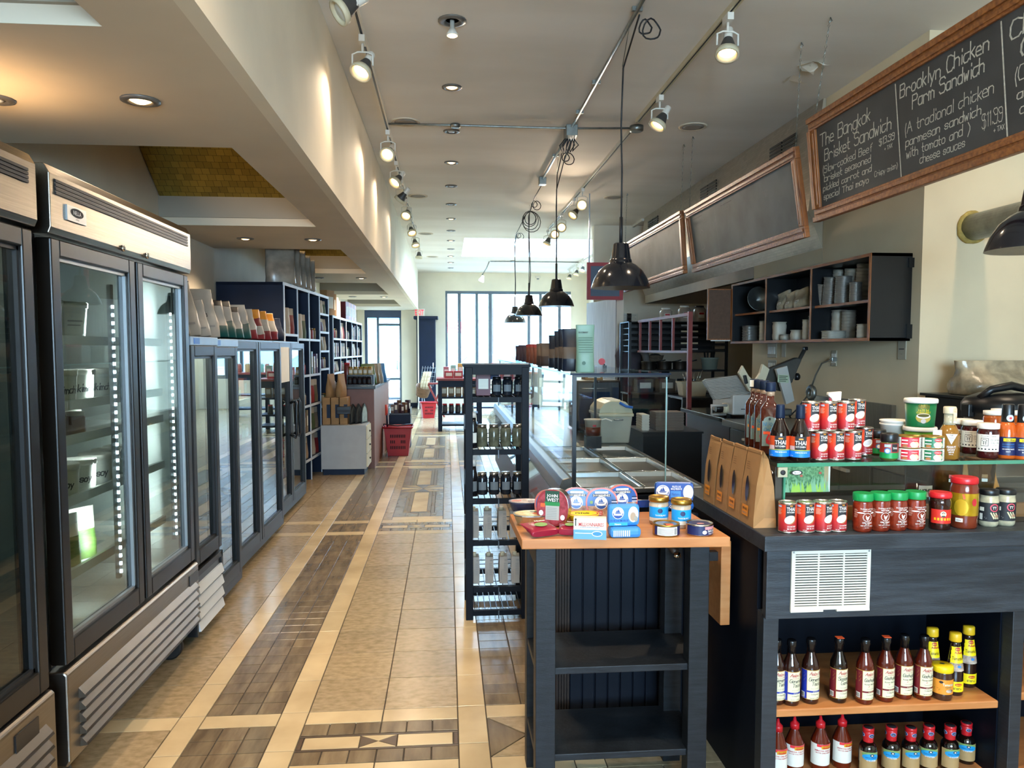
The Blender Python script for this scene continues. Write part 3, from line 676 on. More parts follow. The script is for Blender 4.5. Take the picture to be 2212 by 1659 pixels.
def pendants():
    sh = [(.0, .285), (.042, .285), (.05, .278), (.05, .278), (.064, .185), (.064, .185), (.07, .178), (.072, .16), (.072, .16), (.1, .145), (.14, .11), (.17, .06), (.187, .012), (.19, 0), (.19, 0)]
    inner = [(.19, 0), (.186, .003), (.168, .055), (.138, .104), (.098, .138), (.05, .15), (0, .15)]
    mi = mat('white_enamel_inside', '#e8dcc8', .4, vary=.02)
    P = thing('pendant_lamp', 'x', 'pendant lamp', group='black dome pendant lamps')
    MB().lathe(sh, M_blackm, 32).build('shade', P); MB().lathe(inner, mi, 32).build('shade_lining', P); MB().lathe([(.012, .15), (.02, .13), (.03, .1), (.03, .08), (.018, .055), (0, .05)], M_bulb, 14).build('bulb', P)
    def put(label, loc, cord, loops, first):
        r = P if first else dup(P, label, loc); r.location = loc; r['label'] = label
        MB().tube([Vector(p)-Vector(loc) for p in cord], .0055, M_cord, 6).build('cord', r)
        b = MB()
        for c, rad in loops:
            b.tube([Vector(c)-Vector(loc)+Vector((rad*cos(2*pi*k/14), .02*sin(k), rad*1.15*sin(2*pi*k/14))) for k in range(14)], .005, M_cord, 5, closed=True)
        if loops: b.build('cord_loop', r)
        lamp('POINT', 'pendant_light', (loc[0], loc[1], loc[2]+.03), 12, WARM, .03)
    l = (1.11, 4.86, 1.873); put('nearest full black dome pendant lamp hanging over the glass deli case', l, [(1.11, 4.86, 2.155), (1.113, 4.86, 2.6), (1.105, 4.86, 2.9), (1.115, 4.86, 3.25), (1.12, 4.62, 3.36), (1.1, 4.4, 3.38)], [((1.13, 4.37, 3.30), .035), ((1.16, 4.35, 3.28), .05)], True)
    MB().tube([(0, 0, .28), (0, 0, .45)], .011, M_cord).build('cord_sleeve', P)
    b = MB(); b.tube([Vector((1.095, 4.6, 3.43))-Vector(l), Vector((1.11, 4.86, 3.26))-Vector(l)], .003, M_galv, 5); b.build('hook_wire', P)
    l = (1.151, 8.05, 1.934); put('second black dome pendant lamp from the camera over the deli case', l, [(1.15, 8.05, 2.21), (1.15, 8.05, 3.15), (1.14, 7.5, 3.3), (1.13, 7.0, 3.37), (1.1, 6.82, 3.38)], [], False)
    l = (1.128, 10.55, 1.946); put('third black dome pendant lamp from the camera, its cord coiled above', l, [(1.13, 10.55, 2.22), (1.15, 10.55, 2.5), (1.12, 10.55, 3.3), (1.1, 9.6, 3.38), (1.1, 8.9, 3.38)], [((1.13, 10.4, 3.22), .11), ((1.12, 10.4, 3.24), .09), ((1.15, 10.4, 3.2), .12), ((1.13, 10.4, 3.25), .075)], False)
    l = (1.179, 13.3, 1.946); put('farthest black dome pendant lamp in front of the back window', l, [(1.18, 13.3, 2.22), (1.19, 13.3, 2.6), (1.17, 13.3, 3.3), (1.13, 12.5, 3.36), (1.12, 10.9, 3.38)], [((1.19, 13.1, 3.3), .06)], False)
    q = GY(2240, 540, 2.98); put('close black dome pendant lamp cut by the right picture edge', (q[0], 2.98, q[2]), [(q[0], 2.98, q[2]+.28), (q[0], 2.98, CEIL)], [], False)
pendants()
# ================================================================= CHALKBOARDS
def chalkboard(label, yf, yn, xt, zt, xb, zb, slate, draw, chains=()):
    t = thing('chalkboard', label, 'chalkboard'); Lh = yf-yn; h = hypot(zt-zb, xb-xt); u = Vector((0, -1, 0)); v = Vector((xt-xb, 0, zt-zb)).normalized(); n = u.cross(v)
    t.matrix_world = Matrix(((u.x, -n.x, v.x, xt), (u.y, -n.y, v.y, yf), (u.z, -n.z, v.z, zt), (0, 0, 0, 1)))
    w = .075
    def rail(x0, x1, z0, z1, mm, hor):
        b = MB(); b.box(x0, x1, -.022, .012, z0, z1, mm)
        if hor:
            d = 1 if z0 > -h/2 else -1; zi, zo = (z0, z1) if d > 0 else (z1, z0)
            b.box(x0+.0, x1, -.034, -.022, min(zo, zo-d*.03), max(zo, zo-d*.03), mm); b.box(x0+.02, x1-.02, -.029, -.022, min(zi+d*.012, zi+d*.034), max(zi+d*.012, zi+d*.034), mm)
        else:
            d = 1 if x0 < Lh/2 else -1; xo, xi = (x0, x1) if d > 0 else (x1, x0)
            b.box(min(xo, xo+d*.03), max(xo, xo+d*.03), -.034, -.022, z0, z1, mm); b.box(min(xi-d*.012, xi-d*.034), max(xi-d*.012, xi-d*.034), -.029, -.022, z0+.02, z1-.02, mm)
        b.build('frame_rail', t, bev=.004)
    rail(0, Lh, -w, 0, M_oak, True); rail(0, Lh, -h, -h+w, M_oak, True); rail(0, w, -h+w, -w, M_oakv, False); rail(Lh-w, Lh, -h+w, -w, M_oakv, False)
    MB().box(w-.01, Lh-w+.01, -.008, .006, -h+w-.01, -w+.01, slate).build('slate', t)
    b = MB(); sf = plane((0, -.0085, 0), (1, 0, 0), (0, 0, 1)); draw(b, sf, w, Lh-w, -h+w, -w)
    if b.v: b.build('chalk_lettering', t)
    for (x, y) in chains:
        zl = zt+.0; b = MB(); p0 = Vector((2.255, y, CEIL)); p1 = Vector((xt+.005, y, zt-.02)); nl = int((p0-p1).length/.03); inv = t.matrix_world.inverted()
        for k in range(nl):
            a = p0.lerp(p1, (k+.05)/nl); c = p0.lerp(p1, (k+1.15)/nl); q = (a+c)/2; l = (c-a).length/2; e = Vector((.006, 0, 0)) if k % 2 else Vector((0, .006, 0))
            b.tube([inv @ x for x in (a, q+e, c, q-e)], .0018, M_galv, 4, closed=True)
        b.tube([inv @ (p0+Vector((0, 0, .0))), inv @ (p0+Vector((.012, 0, -.02))), inv @ (p0+Vector((-.008, 0, -.03)))], .004, M_galv, 5)
        b.build('chain', t)
def wr1(b, sf, x0, x1, z0, z1):
    U = lambda px: 4.49-GX(px, 300, 2.2)[1]
    d1, d2 = U(1943), U(2168); m = M_chalk; c = lambda s, u, v, h, th=.006, **k: b.chalk(sf, s, u, v, h, th, .0006, m, **k)
    b.rect(sf, d1-.004, d1+.004, z0+.0, z1-.01, .0005, m); b.rect(sf, d2-.004, d2+.004, z0+.0, z1-.01, .0005, m)
    H = z1-z0
    def line(s, u, v, h, w, th=.0055):
        th *= .68; w *= .93; h *= .92
        t = MB(); e = t.chalk(sf, s, 0, 0, h, th, 0, m); k = w/e; b.chalk(lambda uu, vv, o: sf(u+uu*k, v+vv, o), s, 0, 0, h, th, .0006, m)
    a = x0+.03; w = d1-x0-.05
    line('The Bangkok', a, z1-.115, .075, w*.78, .008); line('Brisket Sandwich', a+.04, z1-.205, .07, w*.98, .008); line('$13.99', a+w*.80, z1-.262, .035, w*.2); line('+ TAX', a+w*.86, z1-.297, .02, w*.1, .004)
    line('(Slow-cooked Beef', a, z1-.27, .045, w*.78); line('brisket seasoned', a+.02, z1-.32, .04, w*.72); line('pickled carrot and', a, z1-.37, .038, w*.75); line('special Thai mayo', a, z1-.42, .038, w*.70); line('Crispy onion)', a+w*.72, z1-.405, .028, w*.3, .004)
    a = d1+.03; w = d2-d1-.05
    line('Brooklyn Chicken', a, z1-.09, .068, w, .0085); line('Parm Sandwich', a+.09, z1-.165, .066, w*.8, .0085)
    line('(A tradional chicken', a+.01, z1-.265, .055, w); line('parmesan sandwich', a+.02, z1-.325, .045, w*.86); line('with tomato and )', a+.02, z1-.38, .045, w*.74); line('cheese sauces', a+.12, z1-.428, .042, w*.52); line('$11.99', a+w*.82, z1-.385, .06, w*.2); line('+ TAX', a+w*.92, z1-.42, .02, w*.1, .004)
    a = d2+.04; line('Chicken', a, z1-.1, .07, .4, .0085); line('Club', a+.05, z1-.18, .066, .25, .0085); line('(Chicken bacon', a, z1-.265, .055, .55); line('and lettuce', a+.02, z1-.33, .045, .4); line('and tomato)', a+.03, z1-.39, .045, .4)
def wr2(b, sf, x0, x1, z0, z1):
    m = M_chalkf; w = x1-x0
    b.chalk(sf, 'Chicken Special', x0+.06, z1-.1, .05, .003, .0006, m); b.chalk(sf, 'Today', x0+w*.38, z1-.09, .05, .003, .0006, m); b.chalk(sf, 'C', x0+.2, z0+.1, .16, .006, .0006, m); b.chalk(sf, 'Mill', x1-.5, z1-.14, .05, .003, .0006, m)
    b.rect(sf, x0+w*.3, x0+w*.3+.004, z0+.02, z1-.02, .0005, m); b.chalk(sf, '-', x0+.06, z1-.17, .3, .004, .0006, M_ink, kw=.2, rise=0); b.chalk(sf, '-', x0+w*.36, z1-.17, .3, .004, .0006, M_ink, kw=.2)
def wr3(b, sf, x0, x1, z0, z1):
    m = M_chalkf; b.chalk(sf, 'The Special', x0+.9, z1-.12, .06, .003, .0006, m); b.chalk(sf, 'Large', x0+1.1, z0+.2, .06, .003, .0006, m)
chalkboard('oak framed menu chalkboard lettered with two sandwich offers, nearest of three', 4.49, 2.05, 2.17, 2.85, 2.232, 2.245, M_slate, wr1, [(0, 4.45)])
chalkboard('oak framed chalkboard wiped nearly blank, middle of three', 7.03, 4.78, 2.228, 2.772, 2.315, 2.2, M_slateb, wr2, [(0, 4.82), (0, 6.98)])
chalkboard('oak framed dusty chalkboard, farthest of three along the hood', 9.62, 7.16, 2.23, 2.795, 2.272, 2.205, M_slateb, wr3, [(0, 7.25), (0, 9.55)])
def small_boards():
    a = GY(1268, 567, 9.6); c = GY(1345, 648, 9.6)
    t = thing('hanging_sign', 'red framed grey sign board hanging behind the nearest pendant lamp', 'sign', (a[0], 9.6, c[2])); w, h = c[0]-a[0], a[2]-c[2]; rm = mat('red_sign_frame', '#a83a40', .5, vary=.05)
    for q in ((0, w, h-.045, h), (0, w, 0, .045), (0, .045, .045, h-.045), (w-.045, w, .045, h-.045)): MB().box(q[0], q[1], -.02, .02, q[2], q[3], rm).build('frame_rail', t)
    MB().box(.04, w-.04, -.01, .012, .04, h-.04, mat('grey_sign_panel', '#5d6c7e', .6, vary=.06)).build('panel', t)
    MB().box(.02, .035, -.008, .008, h, CEIL-c[2], M_alu).build('hanger', t); MB().box(w-.035, w-.02, -.008, .008, h, CEIL-c[2], M_alu).build('hanger', t)
    # exit sign over the tall cabinet
    p = GY(895, 683, 19.2); q = GY(917, 667, 19.2)
    t = thing('exit_sign', 'white EXIT sign with red letters above the tall navy cabinet', 'sign', (p[0], 19.64, p[2])); w, h = q[0]-p[0], q[2]-p[2]
    MB().box(0, w, -.44, .0, 0, h, M_paper).build('housing', t); MB().text(plane((w/2, -.441, h/2), (1, 0, 0), (0, 0, 1)), 'EXIT', 0, 0, h*.75, .001, mat('red_exit_letters', '#d8203a', .5, emit='#e0203a', es=.6, vary=.02), w*.85).build('lettering', t)
small_boards()
# ================================================================= GENERIC GOODS
def pouch_mesh(w, d, h, mats, seed=1, n=16, rows=9, rip=.03, top=.02, sq=.55, droop=0.0):
    rnd = random.Random(seed); b = MB(); ts = [0, .02]+[.02+.96*(k/(rows-2)) for k in range(1, rows-1)]+[1.0]
    for t in ts:
        hw = w/2*(.93 if t == 0 else 1.0-.06*sin(pi*t)); hd = max(d/2*(1-t**1.7)*(.85+.3*sin(pi*min(1, t*1.3))), top*d/2)
        for k in range(n):
            a = 2*pi*(k+.5)/n; x = math.copysign(abs(cos(a))**sq, cos(a))*hw; y = math.copysign(abs(sin(a))**sq, sin(a))*hd; r = rip*w*(sin(pi*t)*.8+.2)
            b.v.append((x+rnd.uniform(-r, r)*.5, y+rnd.uniform(-r, r)*.5*(1 if t < .9 else .3)-droop*t*t, h*t+rnd.uniform(-.3, .3)*r*(0 if t in (0, 1.0) else 1)))
    m = [b.mi(q[1]) for q in mats]
    for i in range(len(ts)-1):
        tm = (ts[i]+ts[i+1])/2; mi = [j for q, j in zip(mats, m) if tm >= q[0]][-1]
        for k in range(n): b.f.append((i*n+k, i*n+(k+1) % n, (i+1)*n+(k+1) % n, (i+1)*n+k)); b.m.append(mi); b.sm.append(True)
    b.f.append(tuple(reversed(range(n)))); b.m.append(m[0]); b.sm.append(False); L = len(ts)-1; b.f.append(tuple(L*n+k for k in range(n))); b.m.append(m[-1]); b.sm.append(False)
    return b
def pouch(name, label, cat, loc, w, d, h, mats, rz=0, lean=(0, 0), seed=1, group=None, art=None, **k):
    t = thing(name, label, cat, loc, group=group); t.rotation_euler = (lean[0], lean[1], rz)
    pouch_mesh(w, d, h, mats, seed, **k).build('bag', t)
    hd = lambda v: max(d/2*(1-(v/h)**1.7)*(.85+.3*sin(pi*min(1, v/h*1.3))), .002)
    if art:
        b = MB(); art(b, lambda u, v, o: (u, -hd(min(max(v, 0), h))-.006-o, v), w, h); b.build('print', t)
    return t
def lath(t, part, prof, m, n=18, **k): return MB().lathe(prof, m, n, **k).build(part, t)
def carton(name, label, cat, loc, w, d, h, m, rz=0, group=None, art=None, rot=None):
    t = thing(name, label, cat, loc, rz, group, rot); b = MB(); b.box(-w/2, w/2, -d/2, d/2, 0, h, m); b.build('box', t, bev=.002)
    b = MB()
    if art: art(b, plane((0, -d/2-.0006, 0), (1, 0, 0), (0, 0, 1)), w, h)
    else: b.rect(plane((0, -d/2-.0006, 0), (1, 0, 0), (0, 0, 1)), -w*.35, w*.35, h*.3, h*.75, 0, M_paper)
    b.build('print', t); return t
# ================================================================= FRIDGES ALONG THE LEFT
M_inner = mat('fridge_liner', '#c8ccc6', .5, vary=.05); M_dliner = mat('dark_fridge_liner', '#5a5c5a', .5, vary=.1); M_shelfw = mat('white_wire', '#d9dcd8', .4, vary=.03)
M_frameblk = mat('black_door_frame', '#110f0c', .34, vary=.1, spec=.35); M_greyside = mat('grey_fridge_frame', '#242526', .45, .1, spec=.3, vary=.06)
def fridge(label, Y0, Y1, X, z0, z1, doors, d0, d1, frame, body, liner, shelves, header=None, base=None, led=None, depth=.74, casters=True, trim=None):
    t = thing('display_fridge', label, 'fridge', (X, Y0, 0)); w = Y1-Y0
    b = MB(); q = -.055
    b.box(-depth, q, 0, .04, z0, z1, body); b.box(-depth, q, w-.04, w, z0, z1, body); b.box(-depth, -depth+.04, .04, w-.04, z0, z1, body); b.box(-depth+.04, q, .04, w-.04, z1-.06, z1, body); b.box(-depth+.04, q, .04, w-.04, z0, max(d0-.02, z0+.04), body); b.build('cabinet', t, bev=.006)
    b = MB(); b.box(-depth+.04, q-.01, .04, .05, d0-.02, z1-.06, liner); b.box(-depth+.04, q-.01, w-.05, w-.04, d0-.02, z1-.06, liner); b.box(-depth+.04, -depth+.05, .05, w-.05, d0-.02, z1-.06, liner); b.box(-depth+.05, q-.01, .05, w-.05, d0-.02, d0, liner); b.build('liner', t)
    for z in shelves:
        b = MB(); b.box(-depth+.07, -.12, .06, w-.06, z-.006, z, M_shelfw); b.box(-.13, -.115, .06, w-.06, z-.012, z+.022, M_shelfw); b.build('shelf', t)
    for a, c in doors:
        a -= Y0; c -= Y0; f = .055; dm = MB()
        for y0, y1, za, zb in ((a, a+f, d0, d1), (c-f, c, d0, d1), (a+f, c-f, d0, d0+f*1.3), (a+f, c-f, d1-f, d1)): dm.box(-.05, 0, y0, y1, za, zb, frame)
        o = dm.build('door', t, bev=.005)
        MB().box(-.03, -.024, a+f, c-f, d0+f*1.3, d1-f, G_door).build('pane', o)
        dm = MB(); m = trim or (M_alu if led else M_greyside)
        for y0, y1, za, zb in ((a+f, a+f+.01, d0+f*1.3, d1-f), (c-f-.01, c-f, d0+f*1.3, d1-f), (a+f, c-f, d0+f*1.3, d0+f*1.3+.012), (a+f, c-f, d1-f-.012, d1-f)): dm.box(-.024, -.012, y0, y1, za, zb, m)
        dm.build('pane_trim', o)
    if header: header(t, w)
    if base: base(t, w)
    if led:
        for y in led:
            k = MB(); k.box(-.075, -.06, y-Y0-.012, y-Y0+.012, d0+.12, d1-.1, M_alu)
            for z in range(34): k.box(-.059, -.055, y-Y0-.004, y-Y0+.004, d0+.14+z*(d1-d0-.3)/34, d0+.152+z*(d1-d0-.3)/34, M_led)
            k.build('led_strip', t, kind='stuff')
    if casters:
        for x in (-.1, -depth+.1):
            for y in (.1, w-.1):
                k = MB(); k.lathe([(.052, -.018), (.06, -.014), (.06, .014), (.052, .018)], M_rubber, 16); o = k.build('caster', t); o.location = (x, y, .06); o.rotation_euler = (R(90), 0, 0); MB().box(-.02, .02, .045, .05+max(z0-.1, .015), -.03, .03, M_steel).build('fork', o)
    return t
M_leg = M_steel
def steel_header(za, zb, slot, logo=None, locks=()):
    def f(t, w):
        b = MB(); pr = [(-.055, za), (.004, za), (.012, za+.02), (.012, zb-.03), (-.005, zb), (-.055, zb)]; b.prism(pr, 'y', 0, w, M_steelh); b.build('header_panel', t, bev=.003)
        b = MB(); b.box(.0125, .0135, .03, w-.05, slot[0], slot[1], M_black)
        for k in range(4): z = slot[0]+(slot[1]-slot[0])*(k+.5)/4; b.box(.0135, .017, .03, w-.05, z-.004, z+.004, M_greyside)
        b.build('louver', t)
        if logo:
            o = MB().box(.012, .018, logo-.065, logo+.065, 1.896, 1.945, M_alu).build('badge', t); sf = plane((.0185, logo, 1.922), (0, 1, 0), (0, 0, 1)); b = MB(); b.ell(sf, 0, .004, .045, .015, 0, M_ink, 14); b.text(sf, 'NELLA', 0, .004, .013, .0006, M_wtext, .06); b.text(sf, 'cutlery', 0, -.016, .006, .0004, M_ink, .05); b.build('badge_print', o)
        for y in locks:
            k = MB(); k.lathe([(.012, 0), (.012, .008), (.004, .012)], M_chrome, 12); o = k.build('lock', t); o.location = (.012, y, za+.02); o.rotation_euler = (0, R(90), 0)
    return f
def steel_base(z0, z1, disp=None):
    def f(t, w):
        b = MB(); b.prism([(-.055, z0), (.0, z0), (.01, z0+.02), (.01, z1-.01), (0, z1), (-.055, z1)], 'y', 0, w, M_steel); b.build('base_panel', t, bev=.006)
        for k in range(5):
            z = z0+.035+k*(z1-z0-.11)/5; h = (z1-z0-.11)/5
            b = MB(); b.prism([(.01, z), (.034, z+.004), (.03, z+.012), (.01, z+h*.86)], 'y', .07, w-.06, M_louv); b.build('louver', t)
        if disp: MB().box(.01, .014, disp-.06, disp+.06, z1-.085, z1-.035, M_black).build('control_panel', t)
    return f
def white_base(z0, z1):
    def f(t, w):
        MB().box(-.05, -.01, .0, w, z0, z1, M_black).build('base_panel', t)
        b = MB(); b.box(-.01, .0, 0, .02, z0, z1, M_greyside); b.box(-.01, .0, w-.02, w, z0, z1, M_greyside); b.box(-.01, 0, 0, w, z1-.03, z1, M_greyside); b.build('base_frame', t)
        for k in range(4):
            z = z0+.02+k*(z1-z0-.07)/4; MB().prism([(-.01, z), (.012, z), (.0, z+.045), (-.01, z+.045)], 'y', .02, w-.02, mat('white_louver', '#c9cfd2', .4, vary=.03)).build('louver', t)
    return f
def sign_header(za, zb, col):
    def f(t, w):
        MB().box(-.055, .002, 0, w, za, zb, mat('pale_blue_header', '#8fa9c6', .35, vary=.08, scale=4)).build('header_panel', t, bev=.004); MB().box(.002, .004, .05, w*.3, za+.008, zb-.008, M_blue).build('header_sign', t)
    return f
def foot_base(t, w):
    b = MB(); b.box(-.055, -.005, 0, w, .05, .1, M_greyside); b.build('base_rail', t, bev=.003)
fridge('steel topped glass door fridge cut off by the left picture edge', 1.02, 2.385, -1.21, .13, 2.05, [(1.05, 1.68), (1.72, 2.375)], .455, 1.83, M_frameblk, M_black, M_dliner, [.75, 1.02, 1.28, 1.53], steel_header(1.84, 2.05, (1.955, 2.0)), steel_base(.13, .445, 1.2))
fridge('steel topped double glass door fridge with bright light strips', 2.50, 3.80, -1.23, .13, 2.055, [(2.52, 3.165), (3.19, 3.785)], .46, 1.83, M_frameblk, M_black, M_inner, [.667, .931, 1.15, 1.275, 1.508], steel_header(1.84, 2.055, (1.962, 2.012), 2.66-2.5, (.52, .75)), steel_base(.13, .445, 1.22), led=(3.09, 3.71))
fridge('low black fridge with white louvred base beside the tall steel fridge', 3.84, 4.29, -1.245, .05, 1.545, [(3.85, 4.28)], .40, 1.50, M_greyside, M_black, M_dliner, [.7, .95, 1.2], sign_header(1.5, 1.545, 0), white_base(.05, .375), casters=False)
fridge('narrow glass door fridge with pale blue header, second low one', 4.31, 4.845, -1.285, .05, 1.54, [(4.32, 4.835)], .1, 1.495, M_greyside, M_black, M_dliner, [.5, .8, 1.1], sign_header(1.495, 1.54, 0), foot_base)
fridge('two door low glass fridge under the white and orange bags', 4.865, 6.36, -1.345, .05, 1.55, [(4.875, 5.6), (5.615, 6.35)], .1, 1.535, M_greyside, M_black, M_dliner, [.5, .8, 1.1], None, foot_base)
t = fridge('two door low glass fridge with black loop handles by the bookcase', 6.385, 7.70, -1.405, .05, 1.555, [(6.395, 7.04), (7.05, 7.69)], .1, 1.54, M_greyside, M_black, M_dliner, [.5, .8, 1.1], None, foot_base)
for y in (.58, .74): MB().tube([(0, y, 1.0), (.05, y, 1.03), (.055, y, 1.0), (.055, y, .72), (.05, y, .69), (0, y, .72)], .014, M_black).build('handle', t)
MB().box(-.02, .012, .1, .52, 1.2, 1.5, M_paper).build('poster', t)
def tubs():
    lab = mat('handwritten_label', '#dedbd0', .6, vary=.03); tubm = mat('white_tub', '#d5d4ca', .4, vary=.05); clr = mat('clear_tub', '#b8bdb6', .3, vary=.1)
    rows = [(1.508, 'large lidded white tub on the top shelf of the lit fridge', .085, .15, tubm, ''), (1.275, 'white tub marked in black pen on the second shelf of the lit fridge', .062, .13, tubm, 'kimchi'), (1.150, '', 0, 0, 0, ''), (.931, 'white tub marked in black pen on the third shelf of the lit fridge', .06, .13, tubm, 'soy'), (.667, '', 0, 0, 0, '')]
    n = 0
    for z, _, r, h, m, w in rows:
        if not r: continue
        for i in range(5):
            y = 2.64+i*(2*r+.02); x = -1.23-.13-r
            if y > 3.0 and i > 2 and z > 1.4: continue
            nm = ['first', 'second', 'third', 'fourth', 'fifth'][i]
            t = thing('food_tub', nm+' '+_.replace('marked in black pen ', '')+', from the left', 'tub', (x, y, z), R(60), 'tubs in the lit fridge'); lath(t, 'tub', [(r*.85, 0), (r*.88, .004), (r, h-.02), (r, h-.02)], m, 16); lath(t, 'lid', [(r*1.04, h-.022), (r*1.05, h-.004), (r, h), (r*.9, h-.003), (0, h-.003)], M_plastw, 16)
            b = MB(); sf = cyl(lambda v: r*(.88+.12*v/h)); b.rect(sf, -.04, .04, h*.2, h*.7, .001, lab, 5)
            if w: b.chalk(sf, w, -.034, h*.35, .026, .004, .002, M_ink)
            else: b.rect(sf, -.03, .03, h*.5, h*.54, .002, M_greyt, 4); b.rect(sf, -.03, .02, h*.4, h*.43, .002, M_greyt, 4)
            b.build('paper_label', t)
    for k in range(6):
        t = thing('glass_jar', ORD[k]+' small preserve jar from the left on the lower shelf of the lit fridge', 'jar', (-1.23-.16-.05*(k % 2), 2.64+.085*k, 1.15), R(60), 'jars in the lit fridge'); lath(t, 'jar', [(.032, 0), (.034, .006), (.034, .075), (.028, .085)], mat('brown_preserve', '#6d4a30', .2, vary=.2), 14); lath(t, 'lid', [(.031, .083), (.031, .098), (0, .1)], M_redink if k % 3 == 0 else M_plastw, 14)
    for k in range(4):
        pouch('snack_bag', ORD[k]+' green and white bag from the left on the bottom shelf of the lit fridge', 'bag', (-1.23-.2, 2.68+.13*k, .667), .12, .06, .2, [(0, mat('leaf_green_bag', '#5d7a3c', .4, vary=.2)), (.5, M_paper if k else mat('leaf_green_bag', ''))], R(60), seed=k+3, group='bags in the lit fridge')
    for k in range(7):
        t = thing('food_tub', ORD[k]+' pale tub from the left behind the right door of the lit fridge', 'tub', (-1.23-.24, 3.3+.07*(k % 4)*1.6, (1.275, .931)[k//4]), R(60), 'tubs behind the right door'); lath(t, 'tub', [(.05, 0), (.055, .11)], clr, 14); lath(t, 'lid', [(.058, .108), (.058, .122), (0, .123)], M_plastw, 14)
    cols = ['#c9682a', '#b03a22', '#d0a030', '#5b8a3a', '#a05a28', '#8a2f2a']; k = 0
    for (y0, y1, X, zs, nm) in ((3.9, 4.25, -1.245, (1.2, .95, .7), 'first low'), (4.38, 4.8, -1.285, (1.1, .8, .5), 'second low'), (4.95, 6.3, -1.345, (1.1, .8), 'two door middle'), (6.5, 7.6, -1.405, (1.1, .8), 'farthest low')):
        for si, z in enumerate(zs):
            n = max(3, int((y1-y0)/.16))
            for i in range(n):
                y = y0+(y1-y0)*(i+.5)/n; c = cols[(k*7+i*3+si) % 6]; k += 1
                carton('food_pack', ORD[i]+' pack from the near end on the '+('top', 'middle', 'lower')[si]+' shelf of the '+nm+' fridge', 'pack', (X-.26, y, z), .09, .1, .1+.03*((k*5) % 3), mat('pack_'+c[1:], c, .5, vary=.15), R(90), 'packs in the '+nm+' fridge')
tubs()
def fridge_top_bags():
    wh = mat('white_foil_bag', '#a9a298', .35, vary=.08); dk = mat('black_foil_bag', '#16171a', .3, vary=.1); gn = mat('teal_foil_bag', '#0f4a48', .35, vary=.1); rd = mat('crimson_foil_bag', '#7a1f2a', .35, vary=.1); og = mat('orange_foil_bag', '#d98a1e', .35, vary=.08)
    def art(b, sf, w, h): b.chalk(sf, 'pasta', -w*.3, h*.42, h*.09, .004, .001, M_ink); b.rect(sf, -w*.25, w*.25, h*.2, h*.24, .001, M_greyt)
    spec = [(3.95, .33, [(0, wh), (.9, dk)]), (4.13, .33, [(0, wh)]), (4.33, .31, [(0, wh), (.94, dk)]), (4.53, .22, [(0, wh)]), (4.72, .3, [(0, wh)]), (4.93, .24, [(0, gn), (.35, wh), (.85, dk)]), (5.13, .25, [(0, gn), (.4, wh), (.8, dk)]), (5.35, .22, [(0, gn), (.35, wh), (.85, dk)]), (5.58, .25, [(0, gn), (.38, wh), (.9, wh)]), (5.8, .23, [(0, rd), (.35, wh)]), (6.05, .24, [(0, rd), (.2, wh), (.4, rd), (.72, og)]), (6.32, .24, [(0, rd), (.35, wh), (.6, wh), (.75, og)]), (6.6, .23, [(0, rd), (.3, wh), (.7, og)]), (6.9, .2, [(0, M_navy)])]
    nm = {0: 'white', }
    for i, (y, h, mm) in enumerate(spec):
        c = 'white' if len(mm) < 3 and i < 6 else 'white and teal' if i < 9 else 'orange and red' if 9 < i < 13 else 'white and crimson' if i == 9 else 'dark blue'
        X = -1.36-.032*(y-3.9)
        pouch('pasta_bag', ORD[i]+' bag from the near end, '+c+', standing on the low fridges', 'bag', (X-.06, y, 1.545 if y < 4.85 else 1.55 if y < 6.36 else 1.555), .2, .09, h, mm, R(52), (R(-9), R(-6 if i < 4 else -3)), seed=i, group='bags on top of the low fridges', art=art if i < 5 else None, rip=.075, top=.08)
    carton('carton', 'brown carton lying behind the white bags on the low fridge, nearer', 'box', (-1.83, 4.9, 1.54), .3, .3, .26, M_kraft, R(90)); carton('carton', 'brown carton lying behind the teal bags on the low fridge, farther', 'box', (-1.85, 6.1, 1.55), .34, .3, .24, M_kraft, R(90))
fridge_top_bags()
